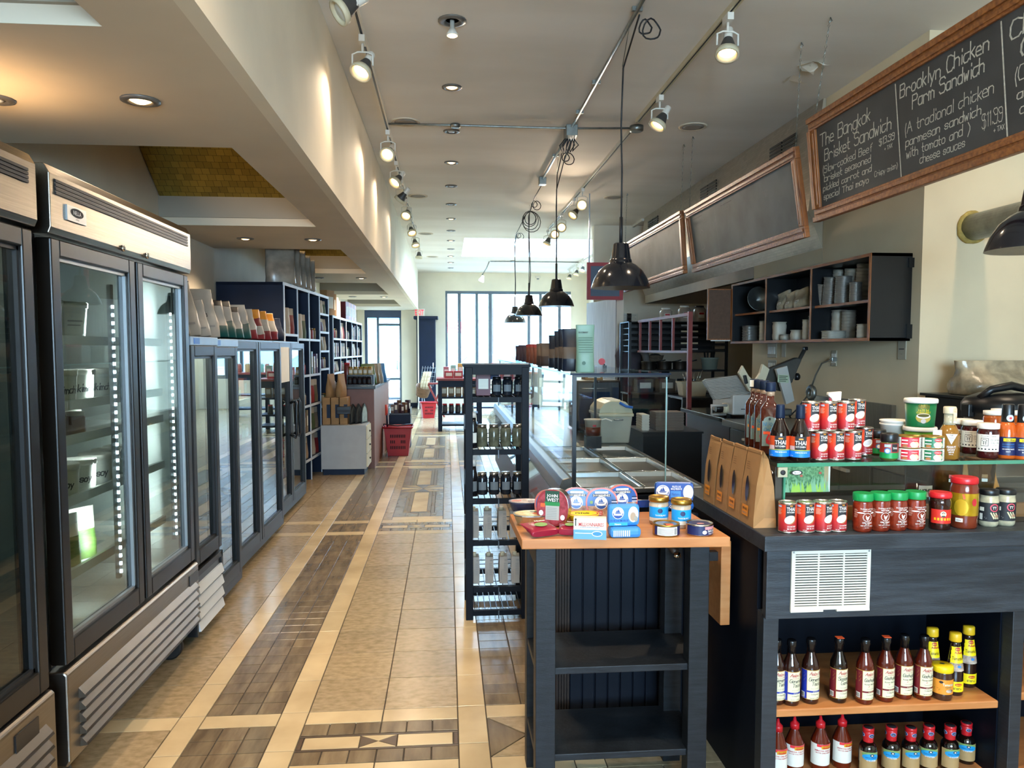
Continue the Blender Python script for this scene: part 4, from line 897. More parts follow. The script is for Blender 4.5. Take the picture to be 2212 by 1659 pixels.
# ================================================================= BOOKCASES, TILL COUNTER
M_edge = mat('white_shelf_edge', '#c9d4e0', .5, vary=.04)
def bookcase(label, loc, rz, depth, H, cols, shelves, goods, unit):
    t = thing('bookcase', label, 'bookcase', loc, rz); L_ = cols[-1]
    MB().box(-depth, -.01, 0, .03, 0, H, M_navy).build('side_panel', t, bev=.003); MB().box(-depth, -.01, L_-.03, L_, 0, H, M_navy).build('side_panel', t); MB().box(-depth, -depth+.02, .03, L_-.03, 0, H-.03, M_navy).build('back_panel', t); MB().box(-depth, -.01, .0, L_, H-.03, H, M_navy).build('top_panel', t)
    b = MB(); b.box(-.01, 0, 0, L_, H-.03, H, M_edge); b.build('edge_strip', t)
    for c in cols: MB().box(-.01, 0.0, c-.018, c, 0, H-.03, M_edge).build('edge_strip', t); MB().box(-depth+.02, -.01, c-.018, c, 0, H-.03, M_navy).build('divider', t)
    k = 0
    for i, (a, c) in enumerate(zip(cols, cols[1:])):
        for z in shelves[i]:
            o = MB().box(-depth+.02, -.012, a, c-.018, z-.025, z, M_navy).build('shelf', t); MB().box(-.012, .002, a, c-.018, z-.025, z, M_edge).build('shelf_edge', o)
    M = Matrix.Translation(Vector(loc)) @ Matrix.Rotation(rz, 4, 'Z'); cols_ = ['#8f7a62', '#5a3a56', '#b9ab98', '#8a2a2c', '#7b6a4c', '#c7b79f', '#4c5a3c']
    for i, (a, c) in enumerate(zip(cols, cols[1:])):
        for si, z in enumerate(shelves[i]):
            kind = goods[(i*2+si) % len(goods)]; n = max(1, int((c-a)/(.15 if kind == 'bag' else .1))); n = min(n, 4)
            for j in range(n):
                y = a+(c-a-.018)*(j+.5)/n; p = M @ Vector((-.075, y, z)); lab = ORD[j]+' '+{'bag': 'bag', 'box': 'packet', 'jar': 'jar'}[kind]+' on '+['top', 'second', 'third', 'fourth', 'fifth', 'lowest'][min(si, 5)]+' shelf of '+ORD[i]+' bay, '+unit; k += 1
                mm = mat('goods_'+cols_[k % 7][1:], cols_[k % 7], .45, vary=.15); room = (shelves[i][si-1]-z if si else H-z)-.06
                if kind == 'bag': pouch('snack_bag', lab, 'bag', p, .13, .07, min(.27, room), [(0, mm), (.75, mat('goods_b9ab98', '#b9ab98', .45, vary=.15))], R(60)+rz, seed=k, group='goods in the '+unit, n=12, rows=6)
                elif kind == 'box': carton('packet', lab, 'packet', p, .07, .1, min(.2+.03*(k % 3), room), mm, R(90)+rz, 'goods in the '+unit)
                else:
                    q = thing('jar', lab, 'jar', p, 0, 'goods in the '+unit); lath(q, 'glass', [(.035, 0), (.038, .01), (.038, .1), (.03, .115)], mm, 12); lath(q, 'lid', [(.033, .113), (.033, .13), (0, .131)], M_gold if k % 2 else M_black, 12)
    return t
zs1 = [1.64, 1.235, .9, .62, .3]; zs1b = [1.6, 1.2, .86, .55, .25]; zs1c = [1.92, 1.70, 1.47, 1.25, .8, .4]
bookcase('tall navy bookcase with pale shelf edges beside the low fridges', (-1.60, 7.74, 0), R(-3), .66, 2.145, [.03, .56, 1.08, 1.62, 2.14], [zs1, zs1b, zs1b, zs1c], ['bag', 'bag', 'bag', 'jar', 'jar', 'box'], 'tall bookcase')
zs2 = [1.63, 1.38, 1.18, .8, .4]
bookcase('lower navy bookcase farther along the left wall', (-1.46, 10.02, 0), R(-.3), .4, 1.92, [.03, .68, 1.28, 1.9, 2.55, 3.2], [zs2]*5, ['jar', 'box', 'bag', 'box', 'jar'], 'far bookcase')
pm = mat('shiny_wrapped_loaf', '#8d8478', .25, vary=.25)
for k in range(5): pouch('loaf_bag', ORD[k]+' large clear wrapped bag from the near end on top of tall bookcase', 'bag', (-1.68+.01*k, 7.98+.24*k, 2.145), .3, .16, .44-.02*k, [(0, pm)], R(20), (R(-4), 0), seed=20+k, group='wrapped bags on the tall bookcase', top=.1)
for k in range(4): carton('paper_bag', ORD[k]+' folded paper bag from the near end on top of far bookcase', 'bag', (-1.58, 10.35+.2*k, 1.92), .2, .1, .34-.03*k, M_kraft if k < 2 else M_paper, R(70), 'paper bags on far bookcase')
for k in range(6): carton('book', ORD[k]+' red or orange book from the near end on top of far bookcase', 'book', (-1.6, 12.1+.19*k, 1.92), .16, .12, .3, mat(('crimson_cover', 'orange_cover')[k % 2], ('#7a1f28', '#b0542a')[k % 2], .5, vary=.08), R(80), 'books on the far bookcase')
def till():
    br = mat('red_brown_panel', '#7a4a38', .5, vary=.06)
    t = thing('till_counter', 'red brown till counter with black top in front of bookcases', 'counter', (-1.40, 9.6, 0)); MB().box(0, .49, 0, .03, .0, .99, br).build('end_panel', t); MB().box(.46, .49, .03, 2.4, 0, .99, br).build('front_panel', t); MB().box(0, .03, .03, 2.4, 0, .99, br).build('back_panel', t); MB().box(-.02, .51, -.03, 2.43, .99, 1.03, M_black).build('top', t, bev=.004); MB().box(.0, .03, 2.37, 2.4, 0, .99, br).build('end_panel', t)
    t = thing('drawer_cabinet', 'pale grey drawer cabinet on dark plinth against the till counter', 'cabinet', (-1.485, 9.08, 0)); g = mat('pale_grey_laminate', '#9a9a98', .5, vary=.04)
    MB().box(0, .525, 0, .47, .07, .59, g).build('carcass', t, bev=.003); MB().box(.02, .5, .02, .45, 0, .07, M_navy).build('plinth', t)
    for k in range(3):
        o = MB().box(.525, .54, .02, .45, .09+.165*k, .245+.165*k, M_cream).build('drawer', t); MB().lathe([(.008, 0), (.014, .012), (0, .02)], M_black, 10).build('knob', o); o.children[0].location = (.54, .235, .17+.165*k); o.children[0].rotation_euler = (0, R(90), 0)
    for k in range(3):
        x = -1.43+.1*k; t = thing('kraft_carton', ORD[k]+' upright kraft carton from the left on the grey cabinet', 'carton', (x, 9.3, .59), 0, 'kraft cartons on the grey cabinet'); MB().box(-.045, .045, -.13, .13, 0, .32, M_kraft).build('box', t, bev=.003); MB().box(.005, .047, -.135, -.128, .08, .24, M_navy).build('window', t)
    for k in range(2): pouch('kraft_bag', ('left', 'right')[k]+' kraft paper bag standing on the kraft cartons', 'bag', (-1.39+.12*k, 9.3, .91), .2, .09, .28, [(0, M_kraft)], R(75), seed=k+40, top=.05)
    t = thing('label_roll', 'black roll holder clipped across the kraft cartons', 'holder', (-1.22, 9.13, .72)); MB().box(-.08, .08, -.03, .03, 0, .09, M_black).build('case', t, bev=.006); MB().box(-.07, .07, -.034, -.03, .02, .05, M_ink).build('slot', t)
    for k in range(3):
        t = thing('serving_board', ORD[k]+' rounded grey board from the left leaning on grey cabinet top', 'board', (-1.13+.06*k, 9.26+.05*k, .59), R(70), 'boards on the grey cabinet'); prof = [(-.08, 0), (.08, 0), (.08, .12), (.05, .2), (0, .24), (-.05, .2), (-.08, .12)]; MB().prism(prof, 'y', -.008, .008, M_greyside).build('board', t); MB().prism([(x*.8, .02+z*.8) for x, z in prof], 'y', -.0095, -.008, M_galv).build('face', t)
    # jars in tiers
    b = thing('tiered_stand', 'black two step jar stand on the till counter', 'stand', (-1.1, 9.78, 1.03)); MB().box(-.17, .17, -.1, .02, 0, .012, M_black).build('step', b); MB().box(-.17, .17, .02, .14, 0, .13, M_black).build('step', b)
    cr = mat('cream_spread', '#b79a66', .3, vary=.15); dk = mat('dark_spread', '#2a1c1a', .2, vary=.2)
    for r in range(2):
        for k in range(5):
            m = dk if r == 0 else cr; t = thing('spread_jar', ORD[k]+(' dark' if r == 0 else ' cream')+' jar from the left on the '+('lower' if r == 0 else 'upper')+' step of the jar stand', 'jar', (-1.22+.06*k, 9.74+.1*r, 1.042 if r == 0 else 1.16), 0, 'jars on the jar stand'); lath(t, 'jar', [(.028, 0), (.03, .006), (.03, .075), (.025, .085)], m, 14); lath(t, 'lid', [(.027, .083), (.027, .1), (0, .101)], M_black if r == 0 else M_gold, 14); sb = MB(); sb.rect(cyl(.03), -.022, .022, .02, .06, .001, M_paper if r else M_ink, 4); sb.build('label_print', t)
    for k in range(4): pouch('snack_bag', ORD[k]+' shiny bag from the left at the right end of the till counter', 'bag', (-1.0+.03*k, 9.98+.17*k, 1.03), .2, .1, .27, [(0, mat(('green_foil', 'bronze_foil', 'silver_foil', 'blue_foil')[k], ('#3d5a2c', '#6b5a40', '#8d8a84', '#2f6fa8')[k], .3, vary=.15))], R(35), (R(-12), 0), seed=50+k)
    t = thing('spread_jar', 'tall red lidded jar on top of the jar stand', 'jar', (-1.28, 9.95, 1.03)); lath(t, 'jar', [(.04, 0), (.042, .01), (.042, .24), (.035, .26)], mat('red_preserve', '#7c2e26', .25, vary=.15), 14); lath(t, 'lid', [(.037, .258), (.037, .28), (0, .282)], M_redink, 14)
till()
def basket(name, label, loc, s=1.0, rz=0, handle=True, n=1):
    t = thing(name, label, 'basket', loc, rz); rd = mat('red_basket_plastic', '#a81c24', .35, vary=.06)
    def sh(z0):
        b = MB(); w0, d0, w1, d1, h = .14*s, .12*s, .19*s, .15*s, .40*s
        A = [(-w0, -d0), (w0, -d0), (w0, d0), (-w0, d0)]; B_ = [(-w1, -d1), (w1, -d1), (w1, d1), (-w1, d1)]; k = .94
        b.add([(x, y, z0) for x, y in A]+[(x, y, z0+h) for x, y in B_]+[(x*k, y*k, z0+.012) for x, y in A]+[(x*k, y*k, z0+h) for x, y in B_],
              [(3, 2, 1, 0), (8, 9, 10, 11)]+[(i, (i+1) % 4, 4+(i+1) % 4, 4+i) for i in range(4)]+[(8+(i+1) % 4, 8+i, 12+i, 12+(i+1) % 4) for i in range(4)]+[(4+i, 4+(i+1) % 4, 12+(i+1) % 4, 12+i) for i in range(4)], rd)
        b.build('tub', t, bev=.008*s)
        b = MB(); r = [(x*1.06, y*1.06, z0+h) for x, y in B_]; b.tube(r, .014*s, rd, 8, closed=True); b.build('rim', t)
        b = MB()
        for i in range(9):
            for zz in (.12, .2, .28):
                if 2 < i < 6 and zz == .2: continue
                u = (-4+i)*.024*s; f = zz/.4; y = -(.12+.03*f)*s-.0012; b.add([(u-.007*s, y, z0+zz*s-.022*s), (u+.007*s, y, z0+zz*s-.022*s), (u+.007*s, y-.004*s, z0+zz*s+.022*s), (u-.007*s, y-.004*s, z0+zz*s+.022*s)], [(0, 1, 2, 3)], mat('shadowed_slot', '#2c0a0e', .8, vary=.1))
        b.build('slot_row', t, kind='stuff')
    for i in range(n): sh(.03*i)
    if handle: MB().tube([(-.19*s, 0, .4*s), (-.2*s, -.05*s, .44*s), (0, -.17*s, .43*s), (.2*s, -.05*s, .44*s), (.19*s, 0, .4*s)], .009*s, M_black).build('handle', t)
    return t
def backmiddle():
    t = basket('shopping_basket', 'red rolling shopping basket with dark slots beside the till counter', (-.69, 10.78, 0)); MB().tube([(-.16, .1, .38), (-.17, .12, .66)], .012, M_navy).build('pull_pole', t); MB().tube([(-.17, .12, .55), (-.175, .12, .70)], .02, mat('coral_grip', '#e2503c', .4, vary=.04)).build('grip', t)
    basket('shopping_basket', 'small red basket on the floor under the far display table', (-.42, 16.6, 0), .85, .2, False)
    t = thing('produce_stand', 'black box stand of produce behind the red rolling basket', 'stand', (-.72, 11.55, 0)); MB().box(-.16, .16, 0, .3, 0, .5, M_navy).build('cabinet', t, bev=.004); MB().box(-.15, .15, .01, .29, .5, .52, M_black).build('tray', t); MB().box(-.17, -.16, 0, .3, .5, .6, M_galv).build('side_rail', t); MB().box(.16, .17, 0, .3, .5, .6, M_galv).build('side_rail', t)
    for k in range(6): carton('packet', ORD[k]+' brown packet from the left on the black produce stand', 'packet', (-.83+.045*k, 11.62+.07*(k % 3), .52), .05, .07, .13+.03*(k % 3), mat(('brown_pack', 'plum_pack')[k % 2], ('#6b4a32', '#3a2430')[k % 2], .5, vary=.15), .2*k, 'packets on produce stand')
    t = thing('tall_cupboard', 'tall narrow navy cupboard with cornice beside the back window', 'cupboard', (-.76, 19.2, 0)); MB().box(0, .47, 0, .42, 0, 2.23, M_navy).build('carcass', t); MB().box(-.07, .54, -.05, .43, 2.23, 2.31, M_navy).build('cornice', t, bev=.02); o = MB().box(.02, .45, -.02, 0, .1, 2.18, M_navy).build('door', t, bev=.006); MB().box(.40, .42, -.04, -.02, 1.0, 1.15, M_chrome).build('handle', o)
    # bread basket on wire stand
    t = thing('bread_basket', 'tilted wicker basket of baguettes on a wire stand by the navy cupboard', 'basket', (-.58, 17.5, 0)); wk = tilemat('wicker', '#8b6f5c', '#775c4b', .05, .02, '#4a382e', .6, 0, .7, axes='XZ'); 
    o = MB().lathe([(.12, 0), (.14, .01), (.18, .24), (.185, .25), (.17, .24), (.13, .02), (0, .02)], wk, 20).build('wicker_bowl', t, loc=(0, 0, .42)); o.rotation_euler = (R(18), R(12), 0)
    b = MB()
    for k in range(6): b.tube([(-.05+.06*k, .1, .62), (.02+.06*k, .12, 1.1)], .005, M_alu, 5)
    for k in range(5): b.tube([(-.05+.014*k*1.0, .1, .66+.1*k), (.27+.014*k, .11, .66+.1*k)], .005, M_alu, 5)
    b.build('wire_back', t); b = MB()
    for x, y in ((-.12, 0), (.1, 0), (0, .2)): b.tube([(x, y, 0), (x*.4, y*.5, .44)], .008, M_alu, 6)
    b.build('stand_leg', t)
    for k in range(6):
        q = thing('baguette', ORD[k]+' pale baguette from the left standing in the tilted wicker basket', 'bread', (-.62+.03*k, 17.46+.02*(k % 2), .50), 0, 'baguettes in the basket'); o = MB().tube([(0, 0, 0), (.03, .02, .2), (.09, .05, .45), (.1, .055, .48)], [.012, .026, .022, .008], mat('pale_crust', '#c7b391', .7, vary=.15), 8).build('loaf', q); b = MB()
        for j in range(4): b.cbox((.02+.018*j, -.012+.008*j, .12+.08*j), (.02, .006, .01), mat('crust_cut', '#a88a5c', .8, vary=.1))
        b.build('crust_cuts', q)
    def table(label, x0, x1, y0, y1, h, top, shelves):
        t = thing('display_table', label, 'table', (x0, y0, 0)); w, d = x1-x0, y1-y0; MB().box(-.03, w+.03, -.03, d+.03, h-.04, h, top).build('tabletop', t, bev=.004)
        for a in (0, w-.07):
            for c in (0, d-.07): MB().box(a, a+.07, c, c+.07, 0, h-.04, M_navy).build('leg', t)
        MB().box(.07, w-.07, .01, .04, h-.16, h-.04, M_navy).build('apron', t)
        for z in shelves: MB().box(.0, w, .07, d-.07, z-.03, z, M_navy).build('shelf', t)
    table('navy display table with red brown top beyond the black rack', -.17, .62, 13.8, 14.5, .96, M_redp, [.62, .32, .12])
    for k in range(5):
        t = thing('glass_jar', ORD[k]+' jar from the left on the middle shelf of the far navy table', 'jar', (-.05+.12*k, 14.0, .32), 0, 'jars on far table shelf'); lath(t, 'jar', [(.045, 0), (.048, .01), (.048, .13), (.04, .15)], mat('dark_pickle', '#2d2a30', .2, vary=.25), 12); lath(t, 'lid', [(.042, .148), (.042, .17), (0, .171)], M_redink, 12)
        carton('packet', ORD[k]+' tan packet from the left on upper shelf of far navy table', 'packet', (-.06+.13*k, 14.02, .62), .11, .08, .2, mat('tan_pack', '#8a6a4a', .6, vary=.12), 0, 'packets on far table')
    for k, x in enumerate((.03, .2, .38)): carton('red_box', ORD[k]+' red box from the left on the far navy table', 'box', (x, 14.0, .96), .16, .14, .13, mat('red_card', '#a82a2e', .5, vary=.05), 0, 'red boxes on far table')
    for k in range(5): carton('packet', ORD[k]+' bright packet from the left stacked behind the red boxes', 'packet', (-.02+.13*k, 14.28, .96), .1, .09, .2+.03*(k % 3), mat(('pink_pack', 'mint_pack', 'amber_pack')[k % 3], ('#b56a70', '#8fb5a0', '#c79a4a')[k % 3], .5, vary=.1), 0, 'bright packets on far table')
    table('second navy display table by the big back window', .5, 2.0, 16.9, 17.6, .98, M_redp, [.5, .2])
    for k in range(9):
        c = ('#9b4a3a', '#7fb09a', '#c9b24a', '#b58a5a')[k % 4]; t = thing('glass_jar', ORD[k]+' coloured jar from the left on the window side table', 'jar', (.58+.15*k, 17.1+.1*(k % 2), .98), 0, 'jars by the back window'); lath(t, 'jar', [(.05, 0), (.052, .01), (.052, .16), (.04, .18)], mat('jar_'+c[1:], c, .3, vary=.15), 12); lath(t, 'lid', [(.042, .178), (.042, .2), (0, .202)], M_plastw if k % 3 else M_redink, 12)
    t = thing('folding_stand', 'red brown folding tray stand beside the tilted bread basket', 'stand', (-.32, 16.9, 0)); MB().box(-.1, .25, -.15, .15, .72, .75, M_redp).build('tray', t); 
    for s in (-1, 1): o = MB().box(-.02, .02, -.015, .015, 0, .8, M_redp).build('leg', t); o.location = (.07-s*.18, s*.1, 0); o.rotation_euler = (0, s*.45, 0)
backmiddle()
# ================================================================= BLACK RACK
def rack():
    x0, x1, y0, y1 = .095, .44, 4.10, 4.48
    t = thing('rack', 'tall narrow black wood rack of jars and cartons before the deli case', 'rack', (x0, y0, 0)); w, d = x1-x0, y1-y0
    for a in (0, w-.04):
        for c in (0, d-.04): MB().box(a, a+.04, c, c+.04, 0, 1.385, M_shadewood).build('post', t, bev=.002)
    MB().box(-.008, w+.008, -.008, d+.008, 1.385, 1.40, M_shadewood).build('top_panel', t); MB().box(.04, w-.04, .0, .018, 1.345, 1.385, M_shadewood).build('top_rail', t); MB().box(.04, w-.04, d-.018, d, 1.345, 1.385, M_shadewood).build('top_rail', t)
    wire = mat('black_wire', '#14171b', .35, .3, vary=.1)
    for z in (1.223, .938, .669, .439, .181, .05):
        b = MB(); b.box(.0, w, .005, .03, z-.028, z, M_shadewood); b.box(.0, w, d-.03, d-.005, z-.028, z, M_shadewood)
        for k in range(9): b.tube([(.04+(w-.08)*k/8, .03, z-.004), (.04+(w-.08)*k/8, d-.03, z-.004)], .003, wire, 4)
        b.build('shelf', t)
        b = MB(); b.tube([(.03, d-.01, z+.05), (w-.03, d-.01, z+.05)], .003, wire, 4); b.tube([(.03, d-.01, z+.025), (w-.03, d-.01, z+.025)], .003, wire, 4); b.tube([(w*.52, .006, z-.002), (w*.52, .0, z-.045)], .004, wire, 4); b.build('wire_guard', t)
        for k in (.08, .2, .32): pass
    for z in (1.1, .8, .55, .3): MB().box(-.006, 0, .01, .05, z-.05, z+.03, wire).build('hook_plate', t)
    dkj = mat('dark_pickle_jar', '#1c2027', .15, vary=.25); pk = mat('pickle_jar', '#5b5a48', .15, vary=.35, scale=20); lb = mat('grey_jar_label', '#6d7478', .6, vary=.05)
    def jar(loc, r, h, m, label, lid, grp, lab=None):
        q = thing('pickle_jar', label, 'jar', loc, 0, grp); lath(q, 'jar', [(r*.9, 0), (r, .008), (r, h*.76), (r*.8, h*.86)], m, 16); lath(q, 'lid', [(r*.84, h*.85), (r*.84, h), (0, h)], lid, 16)
        if lab: b = MB(); b.rect(cyl(r), -r*.75, r*.75, h*.22, h*.58, .001, lab, 5); b.build('label_print', q)
    for k, x in enumerate((.275, .335, .40)): jar((x, 4.27, 1.223), .028, .105, dkj, ORD[k]+' dark jar from the left on the top rack shelf', M_black, 'top rack jars', lb)
    carton('red_box', 'dark red box beside the dark jars on the top rack shelf', 'box', (.20, 4.3, 1.223), .08, .09, .125, mat('dark_red_card', '#5a2430', .5, vary=.08))
    for r, (z, n, m, lid) in enumerate(((.938, 4, pk, M_tin), (.669, 4, dkj, M_tin))):
        nm = ('second', 'third')[r]
        for k in range(n): jar((.192+.066*k, 4.25, z), .03, .125, m, ORD[k]+' squat jar from the left on the '+nm+' rack shelf', lid, nm+' shelf jars', lb if r else None)
        q = thing('sauce_bottle', 'tall dark bottle at the left end of the '+nm+' rack shelf', 'bottle', (.140, 4.2, z)); lath(q, 'bottle', [(.022, 0), (.024, .005), (.024, .12), (.017, .145), (.016, .17)], mat('dark_glass_bottle', '#141316', .12, vary=.2), 16); lath(q, 'cap', [(.018, .168), (.018, .198), (0, .2)], M_plastw, 14); b = MB(); b.rect(cyl(.024), -.02, .02, .03, .085, .001, M_paper if r == 0 else lb, 5); b.build('label_print', q)
    for r, z in enumerate((.439, .181)):
        for k, x in enumerate(((.145, .219, .299, .366), (.148, .228, .305, .374))[r]):
            q = thing('milk_carton', ORD[k]+' slim grey carton from the left on the '+('fourth' if r == 0 else 'fifth')+' rack shelf', 'carton', (x, 4.2, z), .05*(-1)**k, 'slim grey cartons on the rack'); cm = mat('grey_carton', '#9b948b', .55, vary=.04)
            b = MB(); b.add([(-.022, -.03, 0), (.022, -.03, 0), (.022, .03, 0), (-.022, .03, 0), (-.024, -.032, .08), (.024, -.032, .08), (.024, .032, .08), (-.024, .032, .08), (-.022, -.025, .148), (.022, -.025, .148), (.022, .025, .156), (-.022, .025, .156)], [(3, 2, 1, 0), (8, 9, 10, 11)]+[(i, (i+1) % 4, 4+(i+1) % 4, 4+i) for i in range(4)]+[(4+i, 4+(i+1) % 4, 8+(i+1) % 4, 8+i) for i in range(4)], cm); b.build('carton', q)
            lath(q, 'cap', [(.012, .148), (.012, .168), (.011, .17), (0, .17)], M_cream, 12, c=(-.004, 0, 0)); b = MB(); sf = plane((0, -.0335, 0), (1, 0, 0), (0, 0, 1)); b.rect(sf, .004, .02, .128, .136, .0, M_greyt); 
            for j in range(7): b.rect(sf, -.0, .018, .05+.01*j, .054+.01*j, 0, M_greyt)
            b.rect(sf, -.016, -.011, .02, .07, 0, M_greyt); b.build('print', q)
rack()
# ================================================================= GLASS DELI CASE
def deli():
    Y0, Y1, XL, XR, Z, D = 3.9, 9.6, .65, 1.14, 1.357, .75
    t = thing('deli_case', 'long glass deli display case with steel pans along the aisle', 'display case', (0, 0, 0))
    MB().box(.62, 1.36, Y0, Y1, .08, D-.02, M_black).build('base_cabinet', t); MB().box(.66, 1.32, Y0+.03, Y1, 0, .08, M_navy).build('plinth', t)
    MB().box(.63, 1.34, Y0-.02, Y0, .06, D-.03, M_shadewood).build('end_panel', t)
    s = thing('beadboard_screen', 'dark beadboard panel standing on the floor behind the open cart', 'panel', (0, 2.78, 0)); MB().box(.40, .945, .012, .03, 0, .86, M_shadewood).build('backing', s)
    for k in range(10): MB().box(.455+.0485*k, .455+.0485*k+.0445, 0, .012, 0, .86, M_shadewood).build('bead_board', s, bev=.003)
    for k in range(5): MB().box(.402+.0105*k, .41+.0105*k, 0, .012, 0, .86, mat('brown_fluted_strip', '#2c2019', .5, vary=.1, spec=.2)).build('fluted_strip', s)
    b = MB()
    for k in range(9): b.box(.52+.0*k, .60, Y0+.2+k*.62, Y0+.2+k*.62+.6, .08, .7, M_blackwoodh)
    b = MB(); b.box(.60, .62, Y0, Y1, .08, .7, M_blackwood); b.build('front_panel', t)
    b = MB(); b.prism([(.58, .70), (.66, .70), (.66, .80), (.63, .815), (.595, .805), (.58, .77)], 'y', Y0, Y1, M_steelh); b.build('front_rail', t, bev=.004)
    MB().prism([(.58, .705), (.52, .60), (.50, .60), (.565, .715)], 'y', Y0+.1, Y1, G_case).build('knee_glass', t)
    # deck with pans
    dk = MB(); dk.box(.66, 1.38, 5.64, Y1, D-.03, D, M_steelh)
    ys = [(3.93, 4.42), (4.45, 5.0), (5.03, 5.6)]; xs = [(.70, 1.015), (1.045, 1.33)]
    dk.box(.66, .70, Y0, 5.64, D-.03, D, M_steelh); dk.box(1.33, 1.38, Y0, 5.64, D-.03, D, M_steelh); dk.box(1.015, 1.045, Y0, 5.64, D-.03, D, M_steelh)
    for a, c in ((Y0, 3.93), (4.42, 4.45), (5.0, 5.03), (5.6, 5.64)):
        for x in xs: dk.box(x[0], x[1], a, c, D-.03, D, M_steelh)
    dk.build('deck', t)
    for a, c in ys:
        for x in xs:
            w2, d2 = (x[1]-x[0])/2, (c-a)/2; k = .86; zz = -.11
            q = thing('steel_pan', '%s pan from the near end in the %s row of the deli case' % (ORD[ys.index((a, c))], 'aisle side' if x == xs[0] else 'staff side'), 'pan', ((x[0]+x[1])/2, (a+c)/2, D), 0, 'steel pans in the deli case')
            b = MB(); R_ = lambda s, z, e=0: [(-w2*s-e, -d2*s-e, z), (w2*s+e, -d2*s-e, z), (w2*s+e, d2*s+e, z), (-w2*s-e, d2*s+e, z)]
            b.add(R_(1, .004, .012)+R_(1, .006, -.004)+R_(k, zz)+R_(1, .0, .012), [(i, (i+1) % 4, 4+(i+1) % 4, 4+i) for i in range(4)]+[(4+i, 4+(i+1) % 4, 8+(i+1) % 4, 8+i) for i in range(4)]+[(8, 9, 10, 11)]+[(12+i, 12+(i+1) % 4, (i+1) % 4, i) for i in range(4)], M_pan); b.build('well', q, bev=.003)
            b = MB(); b.tube(R_(1, .006, .008), .004, M_chrome, 6, closed=True); b.build('rim', q)
    # glass
    MB().box(XL-.02, XR+.02, Y0-.01, Y1, Z-.008, Z, G_case).build('top_pane', t)
    b = MB(); b.box(XL-.02, XR+.02, Y0-.012, Y0-.0101, Z-.009, Z+.001, M_navy); b.box(XL-.022, XL-.0201, Y0, Y1, Z-.009, Z+.001, mat('pale_glass_edge', '#9cc4c8', .15, vary=.05)); b.build('pane_edge', t)
    MB().box(XL+.012, XR, Y0, Y0+.006, D+.03, Z-.012, G_case).build('end_pane', t); MB().prism([(XL, Z-.01), (XL+.006, Z-.01), (.645, .8), (.639, .8)], 'y', Y0+.03, Y1-.03, G_case).build('front_pane', t)
    e = mat('pale_glass_edge'); b = MB(); b.box(XR-.003, XR+.003, Y0-.002, Y0+.008, D+.02, Z-.01, e); b.box(XL+.012, XR, Y0-.002, Y0+.008, Z-.018, Z-.01, e); b.build('pane_edge', t)
    MB().box(XL-.006, XL+.014, Y0-.008, Y0+.014, D, Z-.008, M_black).build('corner_post', t); MB().box(XL-.004, XR+.01, Y0-.006, Y0+.012, Z-.02, Z-.008, M_black).build('top_rail', t)
    for y in (5.8, 7.7, 9.5): MB().box(XL-.004, XL+.012, y, y+.02, D, Z-.008, M_black).build('post', t); MB().box(XR-.012, XR+.006, y, y+.02, D, Z-.008, M_black).build('post', t)
    MB().box(.78, 1.12, 5.85, 7.6, 1.1, 1.106, G_case).build('inner_shelf', t); 
    # bags on top
    dkb = mat('dark_coffee_bag', '#1b2231', .35, vary=.15); mint = mat('mint_bag', '#7fa08c', .45, vary=.1); tan = mat('tan_band', '#6b5a4c', .5, vary=.1)
    def art(b, sf, w, h):
        b.text(sf, 'ROSEMARY', -w*.1, h*.84, h*.035, .002, M_ink, w*.5)
        for k in range(7): b.rect(sf, -w*.38, w*.38, h*(.72-.05*k), h*(.735-.05*k), .002, mat('dark_mint_print', '#4f7060', .6, vary=.05), 4)
        b.ell(sf, -w*.1, h*.2, w*.1, w*.1, .002, mat('dark_mint_print'))
    pouch('snack_bag', 'tall mint green bag standing at the near end on top of the deli case', 'bag', (.735, 4.05, Z), .1, .07, .255, [(0, mint)], R(-4), seed=71, art=art, rip=.02, top=.25)
    spec = [(4.3, .24, 'dark'), (4.55, .245, 'dark'), (4.8, .24, 'dark'), (5.15, .22, 'dark'), (5.6, .17, 'tan'), (5.95, .17, 'tan'), (6.3, .165, 'rust'), (6.7, .17, 'rust'), (7.1, .17, 'rust'), (7.6, .16, 'plum'), (8.1, .17, 'plum'), (8.6, .165, 'plum')]
    mm = {'dark': [(0, dkb), (.35, tan), (.6, dkb)], 'tan': [(0, mat('brown_snack', '#4a3a34', .4, vary=.2)), (.45, tan)], 'rust': [(0, mat('rust_snack', '#7a4434', .4, vary=.25)), (.8, mat('scarlet_snack', '#a33a34', .4, vary=.1))], 'plum': [(0, mat('plum_snack', '#4a3846', .4, vary=.25))]}
    for i, (y, h, c) in enumerate(spec): pouch('snack_bag', ORD[i]+' '+c+' bag behind the mint green bag on top of the deli case', 'bag', (.70+.012*i, y, Z), .13 if i > 3 else .1, .09, h, mm[c], R(-12), seed=80+i, group='bags on the deli case', top=.15)
    t2 = thing('price_clip', 'small black clip with a round red tag on the deli case top', 'clip', (1.02, 4.9, Z)); MB().box(-.012, .012, -.01, .01, 0, .02, M_black).build('clip', t2); o = MB().lathe([(.022, -.004), (.022, .004)], M_redink, 14).build('tag', t2); o.location = (-.02, 0, .045); o.rotation_euler = (R(90), 0, 0); MB().tube([(0, 0, .02), (-.015, 0, .04)], .004, M_black).build('stem', t2)
    # things standing in the case
    q = thing('ingredient_bin', 'cream ingredient bin with domed lid inside the deli case', 'bin', (1.30, 6.0, D)); q.scale = (.84, .9, .94); wb = mat('aged_white_plastic', '#b9b2a0', .45, vary=.08, scale=6)
